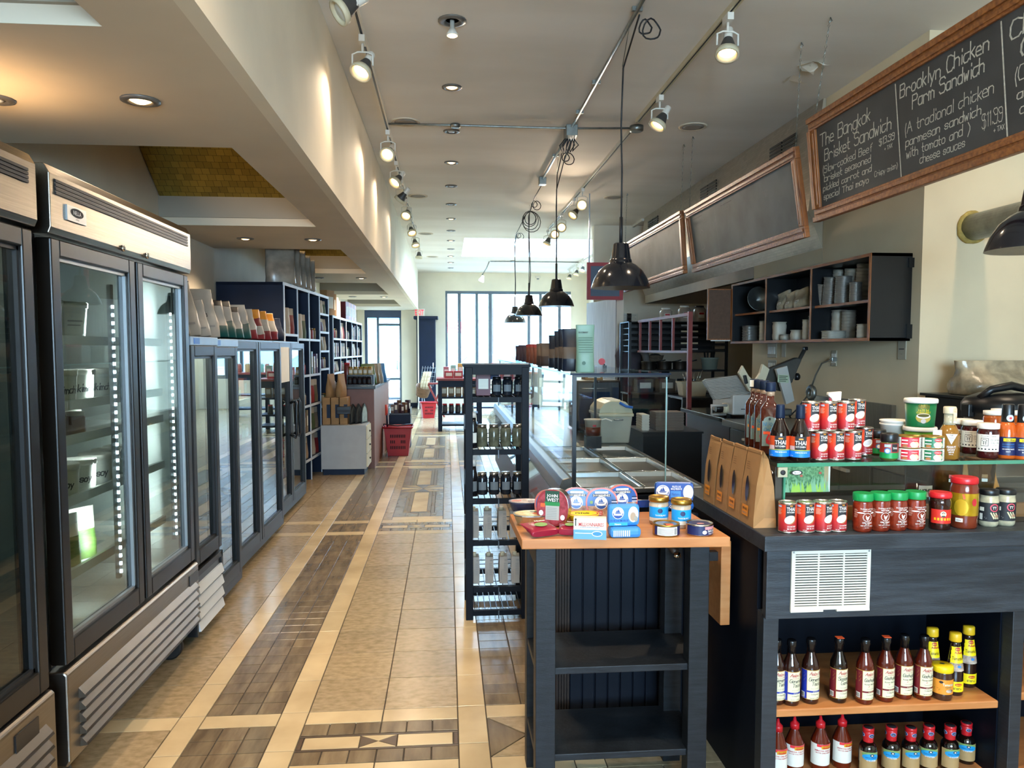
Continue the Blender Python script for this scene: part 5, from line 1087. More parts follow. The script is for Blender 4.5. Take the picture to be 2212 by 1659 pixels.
    b = MB(); b.add([(-.13, -.2, 0), (.13, -.2, 0), (.13, .2, 0), (-.13, .2, 0), (-.155, -.22, .23), (.155, -.22, .23), (.155, .22, .23), (-.155, .22, .23)], [(3, 2, 1, 0), (4, 5, 6, 7)]+[(i, (i+1) % 4, 4+(i+1) % 4, 4+i) for i in range(4)], wb); b.build('bin_body', q, bev=.012)
    MB().box(-.165, .165, -.23, .23, .225, .25, M_cream).build('rim', q, bev=.006); lid = MB().prism([(-.16, .25), (.16, .25), (.15, .29), (.09, .345), (.05, .355), (-.05, .355), (-.11, .335), (-.155, .285)], 'y', -.22, .22, M_cream).build('lid', q, bev=.008)
    for k in range(5): MB().box(-.05, .05, -.17+.075*k, -.12+.075*k, .354, .36, M_plastw).build('lid_panel', lid)
    MB().tube([(.03, -.225, .34), (.09, -.24, .31), (.15, -.235, .3)], .012, M_blue).build('scoop_handle', q); MB().tube([(-.02, -.222, .2), (-.02, -.245, .2), (.06, -.245, .2), (.06, -.222, .2)], .005, M_alu).build('handle', q)
    q = thing('deli_tub', 'clear tub of dark relish on a black block inside the deli case', 'tub', (1.06, 5.5, D)); 
    MB().box(-.055, .055, -.05, .05, .012, .1, M_black).build('block', q); lath(q, 'tub', [(.05, .1), (.06, .21), (.066, .215), (.066, .222), (.056, .22)], mat('cloudy_clear_tub', '#b9a995', .3, vary=.1), 18); lath(q, 'relish', [(.051, .102), (.056, .165), (0, .166)], mat('dark_relish', '#6b3020', .4, vary=.3), 18); b = MB(); b.rect(cyl(.058), -.012, .012, .17, .185, .004, M_redink, 3); b.build('sticker', q); MB().tube([(0, 0, .2), (.09, -.03, .225), (.13, -.05, .21)], .006, M_plastw).build('spoon', q)
    q = thing('counter_oven', 'black countertop oven behind the deli case pans', 'oven', (1.12, 6.6, D)); MB().box(0, .4, 0, .4, .02, .46, M_black).build('body', q, bev=.02); MB().box(.03, .3, -.012, 0, .08, .36, mat('dark_oven_glass', '#1d3046', .08, vary=.15)).build('door', q); MB().box(.32, .38, -.008, 0, .08, .4, M_navy).build('control_panel', q); MB().tube([(.05, -.01, .39), (.05, -.03, .39), (.28, -.03, .39), (.28, -.01, .39)], .006, M_alu).build('handle', q)
    for k in range(4): MB().box(.04+.3*(k % 2), .08+.3*(k % 2), .02+.3*(k//2), .06+.3*(k//2), 0, .02, M_rubber).build('foot', q)
    carton('carton', 'flat brown carton lying on the black countertop oven', 'box', (1.3, 6.8, D+.46), .16, .2, .06, M_kraft)
deli()
# ================================================================= CART WITH TINS
def cart():
    t = thing('kitchen_cart', 'black open cart with orange laminate top carrying fish tins', 'cart', (0, 0, 0))
    MB().prism([(.224, 2.296), (.872, 2.27), (.862, 2.655), (.217, 2.66)], 'z', .868, .90, M_wood).build('tabletop', t, bev=.003)
    for x in (.272, .765):
        for y in (2.33, 2.605): MB().box(x, x+.063, y, y+.06, 0, .868, M_dimwood).build('leg', t, bev=.002)
    for z in (.471, .187): MB().box(.275, .825, 2.345, 2.65, z-.022, z, M_dimwood).build('shelf', t, bev=.002)
    for x in (.276, .812):
        MB().box(x, x+.012, 2.39, 2.605, .79, .868, M_dimwood).build('apron', t)
        b = MB(); b.box(x-.003, x+.004, 2.385, 2.392, .0, .868, mat('pale_raw_edge', '#8f7a58', .6, vary=.08)); b.build('edge_strip', t)
    MB().box(.335, .765, 2.63, 2.645, .80, .868, M_dimwood).build('apron', t)
    leaf = MB().box(.918, .952, 2.47, 2.9, .545, .835, M_wood).build('drop_leaf', t, bev=.003); MB().box(.83, .918, 2.62, 2.66, .79, .83, M_black).build('hinge_arm', leaf); MB().box(.83, .918, 2.5, 2.53, .76, .79, M_black).build('hinge_arm', leaf)
    MB().tube([(.72, 2.6, .86), (.765, 2.52, .80), (.772, 2.5, .79)], .012, mat('dark_bracket', '#3a281c', .5, vary=.1)).build('leaf_bracket', t); MB().tube([(.772, 2.5, .79), (.774, 2.495, .775)], .013, M_chrome).build('bracket_cap', t)
cart()
CT = .90
M_boat = mat('deep_blue_print', '#0f3f8c', .35, vary=.05); M_sky = mat('sea_blue_print', '#1a4f94', .35, vary=.08, scale=20); M_pink = mat('coral_print', '#c45a4c', .4, vary=.05); M_choco = mat('ragout_picture', '#7a4a34', .5, col2='#c9a88a', scale=45); M_lblue = mat('light_blue_print', '#3a80c4', .35, vary=.06); M_cyan = mat('cyan_label', '#1c94d6', .4, vary=.03); M_navyp = mat('navy_print', '#1a2350', .4, vary=.05); M_teal = mat('teal_print', '#1c6a60', .4, vary=.04)
def boat(b, sf, u, v, r, o=.001):
    b.ell(sf, u, v, r, r, o, M_wtext, 14); b.ell(sf, u, v-r*.02, r*.9, r*.9, o+.0004, M_boat, 14); b.ell(sf, u, v+r*.18, r*.86, r*.62, o+.0007, M_wtext, 12)
    b.poly(sf, [(u-r*.12, v+r*.1), (u+r*.35, v+r*.1), (u+r*.02, v+r*.75)], o+.001, M_boat); b.poly(sf, [(u-r*.45, v+r*.1), (u-.1*r, v+r*.1), (u-r*.12, v+r*.6)], o+.001, M_boat); b.poly(sf, [(u-r*.6, v+r*.06), (u+r*.6, v+r*.06), (u+r*.4, v-r*.1), (u-r*.4, v-r*.1)], o+.001, M_boat); b.text(sf, 'PETIT NAVIRE', u, v-r*.32, r*.26, o+.0014, M_wtext, r*1.5)
def standtin(label, px, py, y, rz, w=.112, h=.105, d=.036, art='ragout', lean=0.0, z=CT, group=None):
    q = GY(px, py, y); t = thing('fish_tin', label, 'tin', (q[0], y, z), group=group, rot=(lean, 0, rz))
    n = 28; P = []
    for k in range(n):
        a = 2*pi*k/n; P.append((math.copysign(abs(cos(a))**.8, cos(a))*w/2, h/2+math.copysign(abs(sin(a))**.85, sin(a))*h/2))
    P = [(x, max(z_, .0)) for x, z_ in P]
    b = MB(); b.prism(P, 'y', -d/2+.004, d/2, M_tin); b.build('tin', t, bev=.002); em = M_pink if art == 'ragout' else mat('dark_red_print', '#8a1f28', .4, vary=.1)
    b = MB(); k = .985; b.prism([(x*k, h/2+(z_-h/2)*k) for x, z_ in P], 'y', -d/2, -d/2+.004, em); b.build('lid_rim', t)
    b = MB(); sf = plane((0, -d/2, 0), (1, 0, 0), (0, 0, 1)); N = 20; us = [-w/2*.9*cos(pi*i/N) for i in range(N+1)]; hh = [h/2*.9*abs(sin(pi*i/N))**.85 for i in range(N+1)]; c = h/2
    if art == 'ragout':
        b.strip(sf, us, [c-q_ for q_ in hh], [c+q_ for q_ in hh], .0005, M_sky); b.strip(sf, us, [c-q_ for q_ in hh], [min(c+q_, c-.1*h) for q_ in hh], .001, M_choco); boat(b, sf, -w*.02, h*.50, w*.2, .0015)
        b.rect(sf, -w*.2, w*.2, h*.80, h*.87, .0014, M_wtext); b.text(sf, 'Les Recettes de', 0, h*.835, h*.04, .002, M_boat, w*.36); b.rect(sf, -w*.28, w*.28, h*.70, h*.785, .0014, M_ink); b.text(sf, 'DOUARNENEZ', 0, h*.742, h*.065, .002, M_wtext, w*.52)
        for i in range(4): b.rect(sf, w*.30, w*.47, h*(.42+.05*i), h*(.445+.05*i), .0016, M_ink if i % 2 else M_wtext)
        b.rect(sf, -w*.3, w*.02, h*.1, h*.25, .0016, M_pink); b.text(sf, 'Salade a la', -w*.14, h*.2, h*.045, .002, M_wtext, w*.26); b.text(sf, 'Mexicaine', -w*.14, h*.14, h*.045, .002, M_wtext, w*.26); b.ell(sf, -w*.32, h*.52, w*.05, w*.05, .0016, mat('leaf_print', '#7a9a5a', .5, vary=.05), 8)
    else:
        b.strip(sf, us, [c-q_ for q_ in hh], [c+q_ for q_ in hh], .0005, mat('red_bean_picture', '#7a1c24', .4, col2='#a8404a', scale=60)); b.rect(sf, -w*.22, w*.22, h*.58, h*.96, .001, mat('dark_green_print', '#15402c', .4, vary=.04)); b.rect(sf, -w*.2, w*.22, h*.18, h*.58, .001, mat('grey_card', '#a8a59a', .5, vary=.04)); b.rect(sf, -w*.24, w*.24, h*.56, h*.66, .0014, mat('mid_green_print', '#1f7a3c', .4, vary=.04))
        b.text(sf, 'JOHN', 0, h*.83, h*.085, .002, M_wtext, w*.34); b.text(sf, 'WEST', .002, h*.72, h*.085, .002, M_wtext, w*.36)
        for i in range(7): b.rect(sf, -w*.17, w*.15, h*(.22+.045*i), h*(.235+.045*i), .0016, M_greyt)
        b.rect(sf, -w*.36, -w*.22, h*.52, h*.62, .0018, M_orange); b.ell(sf, -w*.34, h*.36, w*.07, w*.08, .0016, M_wtext, 8); b.ell(sf, w*.33, h*.26, w*.07, w*.08, .0016, M_wtext, 8)
    b.build('print', t)
    b = MB()
    for k in range(7): b.box(w/2*.86, w/2*.9, -d/2+.008+.0*k, d/2-.004, h*.3+.008*k, h*.3+.003+.008*k, M_greyt)
    b.build('side_print', t, kind='stuff'); return t
def flattin(name, label, px, py, w, d, h, m, art, z=CT, rz=0, tilt=0, top=None):
    q = GZ(px, py, z+h/2); t = thing(name, label, 'tin', (q[0], q[1], z), rot=(tilt, 0, rz)); P = [(math.copysign(abs(cos(a))**.75, cos(a)), math.copysign(abs(sin(a))**.75, sin(a))) for a in [2*pi*k/24 for k in range(24)]]
    b = MB(); n = 24
    def ring(s, zz): return [(x*w/2*s, y*d/2*s, zz) for x, y in P]
    b.add(ring(.78, 0)+ring(.97, h*.85)+ring(1.0, h*.9)+ring(1.0, h)+ring(.95, h), [tuple(range(n-1, -1, -1))]+[(i*n+k, i*n+(k+1) % n, (i+1)*n+(k+1) % n, (i+1)*n+k) for i in range(4) for k in range(n)]+[tuple(range(4*n, 5*n))], m); b.build('tin', t)
    b = MB(); art(b, plane((0, 0, h), (1, 0, 0), (0, 1, 0)), w, d); b.build('print', t); return t
def boxtin(name, label, cat, x, y, z, w, d, h, m, art, rz=0, tilt=0, bev=.012, rim=True):
    t = thing(name, label, cat, (x, y, z), rot=(tilt, 0, rz)); b = MB(); b.box(-w/2, w/2, -d/2, d/2, 0, h, m); b.build('body', t, bev=bev)
    if rim: pts = [(-w/2, -d/2-.001, 0), (w/2, -d/2-.001, 0), (w/2, -d/2-.001, h), (-w/2, -d/2-.001, h)]
    b = MB(); art(b, plane((0, -d/2-.0006, 0), (1, 0, 0), (0, 0, 1)), w, h); b.build('print', t); return t
def cart_goods():
    g = 'blue ragout tins standing on the cart'
    standtin('leftmost blue ragout tin, half hidden behind the red bean tin', 1190, 1070, 2.55, R(-14), lean=R(-10), group=g); standtin('second blue ragout tin from the left, behind the yellow tin', 1246, 1070, 2.58, R(-8), lean=R(-10), group=g); standtin('blue ragout tin with boat badge facing forward, front of the right pair', 1299, 1070, 2.57, R(-3), lean=R(-8), group=g); standtin('rightmost blue ragout tin, tucked behind another of the same', 1343, 1068, 2.625, R(4), lean=R(-8), group=g)
    standtin('red bean salad tin with green label standing in front of blue tins', 1196, 1085, 2.47, R(-22), w=.108, h=.122, d=.05, art='bean', lean=R(-4))
    sal = mat('salad_picture', '#7a5a4c', .3, col2='#c9c0c4', scale=50); sal2 = mat('pasta_picture', '#b08a3a', .3, col2='#dccf9a', scale=40)
    def a1(b, sf, w, d): b.ell(sf, 0, 0, w*.46, d*.45, .0006, sal, 16); b.rect(sf, w*.1, w*.4, -d*.2, -d*.02, .001, M_navyp); b.rect(sf, -w*.4, -w*.1, -d*.1, d*.1, .001, M_pink)
    def a2(b, sf, w, d): b.ell(sf, 0, 0, w*.46, d*.45, .0006, sal2, 16); b.poly(sf, [(-w*.05, d*.3), (w*.35, d*.22), (w*.3, d*.0), (-w*.02, d*.1)], .001, mat('dark_green_print')); b.rect(sf, .0, w*.2, -d*.1, 0, .001, M_orange)
    flattin('fish_tin', 'oval salad tin lying flat at the back left corner of cart', 1133, 1092, .115, .09, .034, mat('navy_tin', '#26304a', .3, .3, vary=.1), a1); flattin('fish_tin', 'oval pasta salad tin lying flat in front of the other flat tin', 1149, 1120, .125, .10, .036, M_tin, a2)
    rp = mat('crimson_packet', '#8a1430', .25, vary=.12)
    def pk(label, px, py, rz, tilt, z, w=.1, h=.075):
        q = GZ(px, py, z); t = thing('sachet', label, 'packet', (q[0], q[1], z), rot=(R(-90)+tilt, 0, rz)); o = pouch_mesh(w, .022, h, [(0, rp)], int(px), top=.1, rip=.02).build('bag', t); b = MB(); sf = lambda u, v, o_: (u, -.0135-o_, v); b.ell(sf, -.0, h*.45, w*.22, h*.17, 0, mat('leaf_print'), 10); b.text(sf, 'Nixtar', w*.1, h*.76, h*.12, 0, M_wtext, w*.4)
        for i in range(4): b.rect(sf, -w*.36+.006*i, -w*.34+.006*i, h*.5+.01*i, h*.62+.01*i, 0, M_gold)
        b.build('print', t)
    pk('crimson sachet with a green leaf lying tilted on the cart', 1180, 1152, R(22), R(12), CT+.014, .1, .085); pk('second crimson sachet, half under the first beside the white box', 1230, 1150, R(-10), R(10), CT+.014, .07, .07)
    def ye(b, sf, w, d): b.ell(sf, 0, 0, w*.44, d*.42, .0006, M_yellowp, 16); b.chalk(sf, 'Pinhais', -w*.26, -d*.1, d*.22, .002, .001, M_ink); b.ell(sf, 0, 0, w*.48, d*.47, .0003, M_redink, 16)
    flattin('fish_tin', 'yellow fish tin lying tilted behind the white sardine box', 1260, 1116, .105, .062, .024, M_yellowp, ye, tilt=R(6), z=CT+.004)
    cardm = mat('cream_card', '#d6d0bd', .55, vary=.03)
    def mil(b, sf, w, h):
        b.rect(sf, -w/2, w/2, 0, h*.45, .0003, mat('steel_blue_print', '#5b93bd', .45, vary=.05)); b.rect(sf, -w/2, w*.5, h*.45, h*.5, .0004, M_wtext); b.text(sf, 'MILLIONNAIRES', .004, h*.70, h*.17, .0006, M_redink, w*.76); b.rect(sf, -w*.45, -w*.42, h*.62, h*.9, .0006, M_ink); b.ell(sf, -w*.435, h*.93, .003, .003, .0006, M_ink, 6)
        b.text(sf, 'premieres sardines de la saison', 0, h*.57, h*.05, .0006, M_boat, w*.6); b.rect(sf, -w*.45, w*.1, h*.27, h*.3, .0006, M_wtext); b.ell(sf, w*.22, h*.27, w*.16, h*.13, .0007, M_wtext, 10); b.ell(sf, w*.22, h*.27, w*.14, h*.10, .001, M_lblue, 10)
    q = GZ(1277, 1166, CT); boxtin('sardine_box', 'white and blue sardine box lettered in red at cart front', 'box', q[0], q[1]+.02, CT, .1, .03, .066, cardm, mil, R(-12), bev=.001)
    def sc(b, sf, w, h): b.text(sf, 'SCOUT', -w*.22, h*.6, h*.5, .0006, M_redink, w*.5); b.poly(sf, [(-w*.3, .002), (w*.1, .002), (-w*.1, h*.34)], .0006, M_teal)
    q = GZ(1322, 1118, CT); boxtin('sardine_box', 'pink lettered tin box with teal top behind the light blue tin', 'box', q[0]+.02, q[1]+.045, CT, .13, .06, .032, mat('salmon_card', '#c9a08c', .5, vary=.04), sc, R(8), bev=.001)
    def pm_(b, sf, w, h):
        boat(b, sf, -w*.2, h*.62, h*.27); b.ell(sf, w*.28, h*.55, w*.16, h*.36, .0008, M_paper, 12); b.ell(sf, w*.27, h*.45, w*.09, h*.2, .0012, mat('liver_picture', '#a98d72', .5, vary=.2), 10); b.ell(sf, w*.36, h*.35, w*.06, h*.13, .0014, M_tin, 8); b.text(sf, 'FOIE DE MORUE', -w*.15, h*.27, h*.1, .001, M_boat, w*.56); b.rect(sf, -w*.48, w*.1, h*.04, h*.18, .0007, M_cyan); b.text(sf, 'Nature', -w*.2, h*.11, h*.08, .001, M_wtext, w*.2)
    q = GZ(1352, 1163, CT); boxtin('fish_tin', 'light blue tin lying flat under the upright cod liver tin', 'tin', q[0], q[1]+.025, CT, .098, .055, .034, M_lblue, lambda b, sf, w, h: [b.rect(sf, -w*.4+i*.006, -w*.4+.003+i*.006, h*.2, h*.75, .0005, M_wtext) for i in range(9)], 0); boxtin('fish_tin', 'light blue cod liver tin standing upright on another tin', 'tin', q[0]-.002, q[1]+.03, CT+.034, .1, .03, .068, M_lblue, pm_, 0)
    def op(b, sf, w, d): b.ell(sf, 0, 0, w*.44, d*.42, .0006, M_boat, 14); b.ell(sf, -w*.05, 0, w*.2, d*.25, .001, M_paper, 12); b.ell(sf, .02, .0, .012, .012, .0014, M_tin, 8)
    flattin('fish_tin', 'blue tin lying tilted between the box and gold lidded jars', 1381, 1088, .1, .06, .025, M_boat, op, tilt=R(-8), z=CT+.006)
    def lg(b, sf, w, h): b.rect(sf, -w*.47, w*.47, h*.06, h*.94, .0004, M_boat); boat(b, sf, -w*.3, h*.5, h*.36, .0008); b.rect(sf, -w*.1, w*.16, h*.2, h*.55, .0008, M_lblue); b.text(sf, 'Nature', w*.03, h*.38, h*.16, .0012, M_boat, w*.2); b.text(sf, 'FILETS DE', w*.05, h*.78, h*.1, .001, M_wtext, w*.22); b.text(sf, 'MAQUEREAUX', w*.05, h*.66, h*.1, .001, M_wtext, w*.28); b.ell(sf, w*.35, h*.48, w*.13, h*.4, .0008, M_paper, 12); b.ell(sf, w*.36, h*.4, w*.05, h*.22, .0014, M_tin, 10)
    q = GZ(1458, 1100, CT); boxtin('fish_tin', 'long blue mackerel tin lying flat behind the gold lidded jars', 'tin', q[0], q[1]+.01, CT, .135, .065, .03, M_sky, lambda b, sf, w, h: b.text(sf, 'MAQUEREAUX', 0, h*.5, h*.35, .0005, M_wtext, w*.6), R(-8)); boxtin('fish_tin', 'long blue mackerel tin standing on another behind gold lidded jars', 'tin', q[0], q[1]+.015, CT+.03, .14, .03, .068, M_sky, lg, R(-10))
    for k, (px, py) in enumerate(((1428, 1136), (1477, 1143))):
        q = GZ(px, py, CT); t = thing('fish_jar', ('left', 'right')[k]+' glass fish jar with gold lid and blue label on cart', 'jar', (q[0], q[1]+.03, CT), 0, 'gold lidded jars on the cart'); fj = mat('tuna_in_jar', '#b9a58c', .15, vary=.2, scale=30)
        lath(t, 'jar', [(.027, 0), (.031, .006), (.032, .07), (.028, .078)], fj, 20); lath(t, 'lid', [(.032, .077), (.034, .079), (.034, .092), (.031, .094), (.028, .092), (0, .092)], M_gold, 20); b = MB(); sf = cyl(.0315); b.rect(sf, -.046, .046, .026, .062, .001, M_cyan, 8); b.rect(sf, -.046, .046, .014, .026, .001, M_paper, 8); b.ell(sf, -.004, .05, .008, .008, .0016, M_navyp, 8); b.text(sf, 'THON BLANC', -.002, .035, .005, .0016, M_wtext, .035); b.build('label_print', t)
    for k, (px, py) in enumerate(((1447, 1161), (1520, 1160))):
        q = GZ(px, py, CT); t = thing('tuna_can', ('flat white labelled fish can with orange sticker at the cart front', 'flat dark blue fish can at the right end of the cart front')[k], 'can', (q[0], q[1]+.042, CT)); r = .042
        lath(t, 'can', [(r*.96, 0), (r, .003), (r, .034), (r*1.01, .037), (r*.95, .037), (r*.93, .034), (0, .034)], M_gold if k == 0 else M_tin, 28); b = MB(); sf = cyl(r)
        if k == 0: b.rect(sf, -.052, .052, .004, .032, .0006, M_navyp, 10); b.rect(sf, -.04, .026, .005, .031, .001, M_paper, 8); [b.rect(sf, -.037, .012, .008+.004*i, .0095+.004*i, .0016, M_greyt, 6) for i in range(5)]; b.rect(sf, .014, .024, .008, .028, .0016, M_greyt, 3)
        else: b.rect(sf, -.056, .056, .004, .032, .0006, M_navyp, 12); b.rect(sf, .004, .05, .022, .031, .001, mat('pink_band', '#c98a8c', .4, vary=.04), 6); b.text(sf, 'SafeCatch', .03, .018, .008, .0016, M_wtext, .034); b.text(sf, 'WILD TUNA', .03, .009, .004, .0016, M_wtext, .03); b.ell(sf, .003, .014, .007, .006, .0014, M_wtext, 8)
        b.build('label_print', t); b = MB(); sf = plane((0, 0, .0345), (1, 0, 0), (0, 1, 0)); b.ell(sf, 0, 0, r*.8, r*.8, .0003, M_tin if k == 0 else M_navyp, 16); b.ell(sf, 0, -.01, .012, .008, .001, M_gold if k == 0 else mat('pink_band'), 8); b.build('lid_print', t)
        if k == 0: MB().box(-.01, .012, -.04, -.025, .0375, .039, M_orange).build('sticker', t)
cart_goods()
# ================================================================= SAUCE COUNTER ON THE RIGHT
KT = .92
def counter():
    t = thing('sauce_counter', 'black grained sauce counter with open shelves and a white grille', 'counter', (0, 0, 0))
    MB().box(.948, 3.3, 2.19, 3.0, .872, KT, M_blackwoodh).build('top', t, bev=.003)
    MB().box(.975, 3.3, 2.235, 2.262, .648, .872, M_blackwoodh).build('fascia', t, bev=.002)
    for a, c in ((.975, 1.024), (1.80, 1.84), (2.75, 2.8)): MB().box(a, c, 2.25, 2.30, 0, .66, M_blackwood).build('post', t, bev=.002)
    MB().box(.975, .995, 2.302, 3.0, 0, .872, M_shadewood).build('side_panel', t); MB().box(1.795, 1.815, 2.30, 2.68, 0, .66, M_shadewood).build('divider', t); MB().box(.995, 3.3, 2.68, 2.70, 0, .87, M_shadewood).build('back_panel', t); MB().box(1.0, 3.3, 2.262, 2.68, .648, .66, M_black).build('rail', t)
    MB().box(1.0, 1.765, 2.254, 2.68, .325, .35, M_wood).build('shelf', t, bev=.004); MB().box(1.0, 1.795, 2.30, 2.68, .045, .07, M_wood).build('shelf', t, bev=.003); MB().box(1.845, 2.75, 2.275, 2.68, .337, .364, M_wood).build('shelf', t, bev=.004); MB().box(1.845, 2.75, 2.275, 2.68, .045, .07, M_wood).build('shelf', t)
    g = thing('vent_grille', 'white slotted vent grille on the black counter front', 'grille', (1.051, 2.2345, .676)); w, h = .254, .188; gm = mat('white_grille', '#d3cfc0', .5, vary=.05)
    b = MB(); b.box(0, w, -.006, 0, 0, .012, gm); b.box(0, w, -.006, 0, h-.012, h, gm); b.box(0, .012, -.006, 0, .012, h-.012, gm); b.box(w-.012, w, -.006, 0, .012, h-.012, gm); b.box(.084, .089, -.006, 0, .012, h-.012, gm); b.box(.165, .17, -.006, 0, .012, h-.012, gm); b.box(0, .104, -.007, 0, -.006, 0, gm); b.box(.148, w, -.007, 0, -.006, 0, gm); b.build('frame', g)
    for k in range(20): MB().box(.012, w-.012, -.005, -.001, .015+.0081*k, .0195+.0081*k, gm).build('slat', g)
    MB().box(.01, w-.01, -.0012, -.0002, .01, h-.01, mat('dark_vent_back', '#0a0b0d', .8, vary=.1)).build('backing', g)
    for x in (.006, w-.006): o = MB().lathe([(.003, 0), (.002, .002), (0, .002)], M_alu, 8).build('screw', g); o.location = (x, -.006, h-.006); o.rotation_euler = (R(90), 0, 0)
counter()
GT = 1.124
def topcase():
    t = thing('glass_topping_case', 'low glass case on the sauce counter with jars on its glass top', 'display case', (0, 0, 0))
    x0, x1, y0, y1 = 1.03, 2.5, 2.30, 2.82
    MB().box(x0, x1, y0, y1, GT-.011, GT-.001, G_case).build('top_pane', t); b = MB(); b.box(x0, x1, y0-.0012, y0-.0001, GT-.012, GT, G_edge); b.box(x0-.0012, x0-.0001, y0, y1, GT-.012, GT, mat('dark_glass_edge', '#20302e', .2, vary=.1)); b.build('pane_edge', t)
    MB().box(x0+.03, x1, y0+.006, y0+.012, KT, GT-.011, G_case).build('front_pane', t); b = MB(); b.box(x0+.024, x0+.03, y0+.004, y0+.014, KT, GT-.011, G_edge); b.build('pane_edge', t)
    MB().box(x0, x0+.022, y0+.012, y1-.02, KT, GT-.012, mat('grey_brown_side', '#4a453d', .35, .3, vary=.08)).build('side_panel', t); MB().box(x0+.022, x1, y1-.03, y1-.02, KT, KT+.02, M_steelh).build('back_rail', t)
    for x in (1.5, 2.0): MB().box(x, x+.006, y1-.02, y1-.015, KT, GT-.012, G_case).build('back_stay', t)
    MB().box(x0+.03, x1, y0+.08, y0+.1, KT, KT+.045, mat('tan_inner_rail', '#8a5a30', .5, vary=.08)).build('inner_rail', t)
    p = MB().box(x0+.002, x0+.032, y0-.004, y0+.003, GT-.044, GT-.013, mat('satin_plate', '#c6c2a8', .3, .5, vary=.05)).build('corner_plate', t); o = MB().lathe([(.008, 0), (.008, .003), (.004, .004), (0, .004)], M_ink, 14).build('lock', p); o.location = (x0+.017, y0-.004, GT-.029); o.rotation_euler = (R(90), 0, 0)
    b = MB(); sf = plane((x0+.067, y0+.0055, GT-.032), (1, 0, 0), (0, 0, 1)); b.ell(sf, 0, 0, .019, .008, 0, M_ink, 16); b.ell(sf, 0, 0, .014, .006, .0004, M_wtext, 14); b.text(sf, 'NELLA', 0, 0, .005, .0008, M_ink, .022); b.build('badge', t)
    o = MB().lathe([(.006, 0), (.008, .002), (.008, .006), (.003, .008)], M_chrome, 12).build('side_lock', t); o.location = (x0, 2.33, GT-.035); o.rotation_euler = (0, R(-90), 0)
    gr = thing('grass_picture', 'green picture of grass blades against leaves inside the glass case', 'picture', (x0+.034, y0+.02, GT-.012)); w, h = .155, .085
    bg_ = mat('leafy_backdrop', '#2f6a3c', .6, col2='#86b080', scale=110); MB().box(0, w*.84, 0, .002, -h, 0, bg_).build('backdrop', gr); MB().box(w*.84, w*.93, 0, .002, -h, 0, mat('tan_backdrop', '#b39a74', .6, vary=.1)).build('backdrop', gr); MB().box(w*.93, w*.97, 0, .002, -h, 0, M_paper).build('backdrop', gr)
    b = MB(); sf = plane((0, -.0005, -h), (1, 0, 0), (0, 0, 1)); rnd = random.Random(3); l1, l2 = mat('lime_blade', '#a8cc52', .6, vary=.1), mat('pale_blade', '#8fb890', .6, vary=.1)
    for k in range(46):
        u = w*.95*rnd.random(); hh = h*(.25+.4*rnd.random()); ww = .0025+.004*rnd.random(); dx = rnd.uniform(-.008, .008); m = l1 if hh < h*.42 else l2; b.add([sf(u-ww, 0, .0001*k*.1), sf(u+ww, 0, .00001*k), sf(u+ww*.5+dx*.5, hh*.6, .00001*k), sf(u+dx, hh, .00001*k), sf(u-ww*.5+dx*.5, hh*.6, .00001*k)], [(0, 1, 2, 3, 4)], m)
    b.ell(sf, w*.35, h*.62, .005, .004, .0012, M_pink, 8); b.ell(sf, w*.75, h*.72, .005, .004, .0012, M_pink, 8); b.build('grass_blade', gr, kind='stuff')
    for k, px in enumerate((1985, 2045, 2115)):
        q = GY(px, 1060, 2.56); c = thing('clear_tub', ORD[k]+' clear plastic tub from the left inside the glass case', 'tub', (q[0], 2.56, KT), 0, 'clear tubs in the glass case'); r = .05
        lath(c, 'tub', [(r*.82, 0), (r*.84, .004), (r, .165), (r*1.06, .17), (r*1.06, .176), (r*.97, .172), (r*.8, .006), (0, .006)], glass('clear_tub_plastic', '#cfcfc9', 1.45, 1.6, .08), 20); lath(c, 'contents', [(r*.78, .008), (r*.84, .05), (0, .052)], mat('pale_contents', '#8c8478', .6, vary=.2), 16)
        if k == 0: b = MB(); sf = cyl(lambda v: r*(.84+.16*v/.165)); b.rect(sf, -.012, .036, .045, .085, .002, M_paper, 5); b.chalk(sf, 'HOMEMADE', -.009, .058, .014, .0022, .003, M_ink, gap=.6); b.build('label_print', c)
        else: b = MB(); sf = cyl(lambda v: r*(.84+.16*v/.165)); b.rect(sf, -.008, .01, .11, .122, .002, M_pink if k == 1 else M_kraft, 3); b.rect(sf, -.008, .01, .096, .107, .002, M_paper, 3); b.build('label_print', c)
    pouch('paper_bag', 'crumpled orange brown bag inside the right end of glass case', 'bag', (1.86, 2.6, KT), .24, .16, .17, [(0, mat('amber_bag', '#b0793a', .5, vary=.12, bump=.4, bscale=25))], 0, seed=5, rip=.06, top=.5)
topcase()
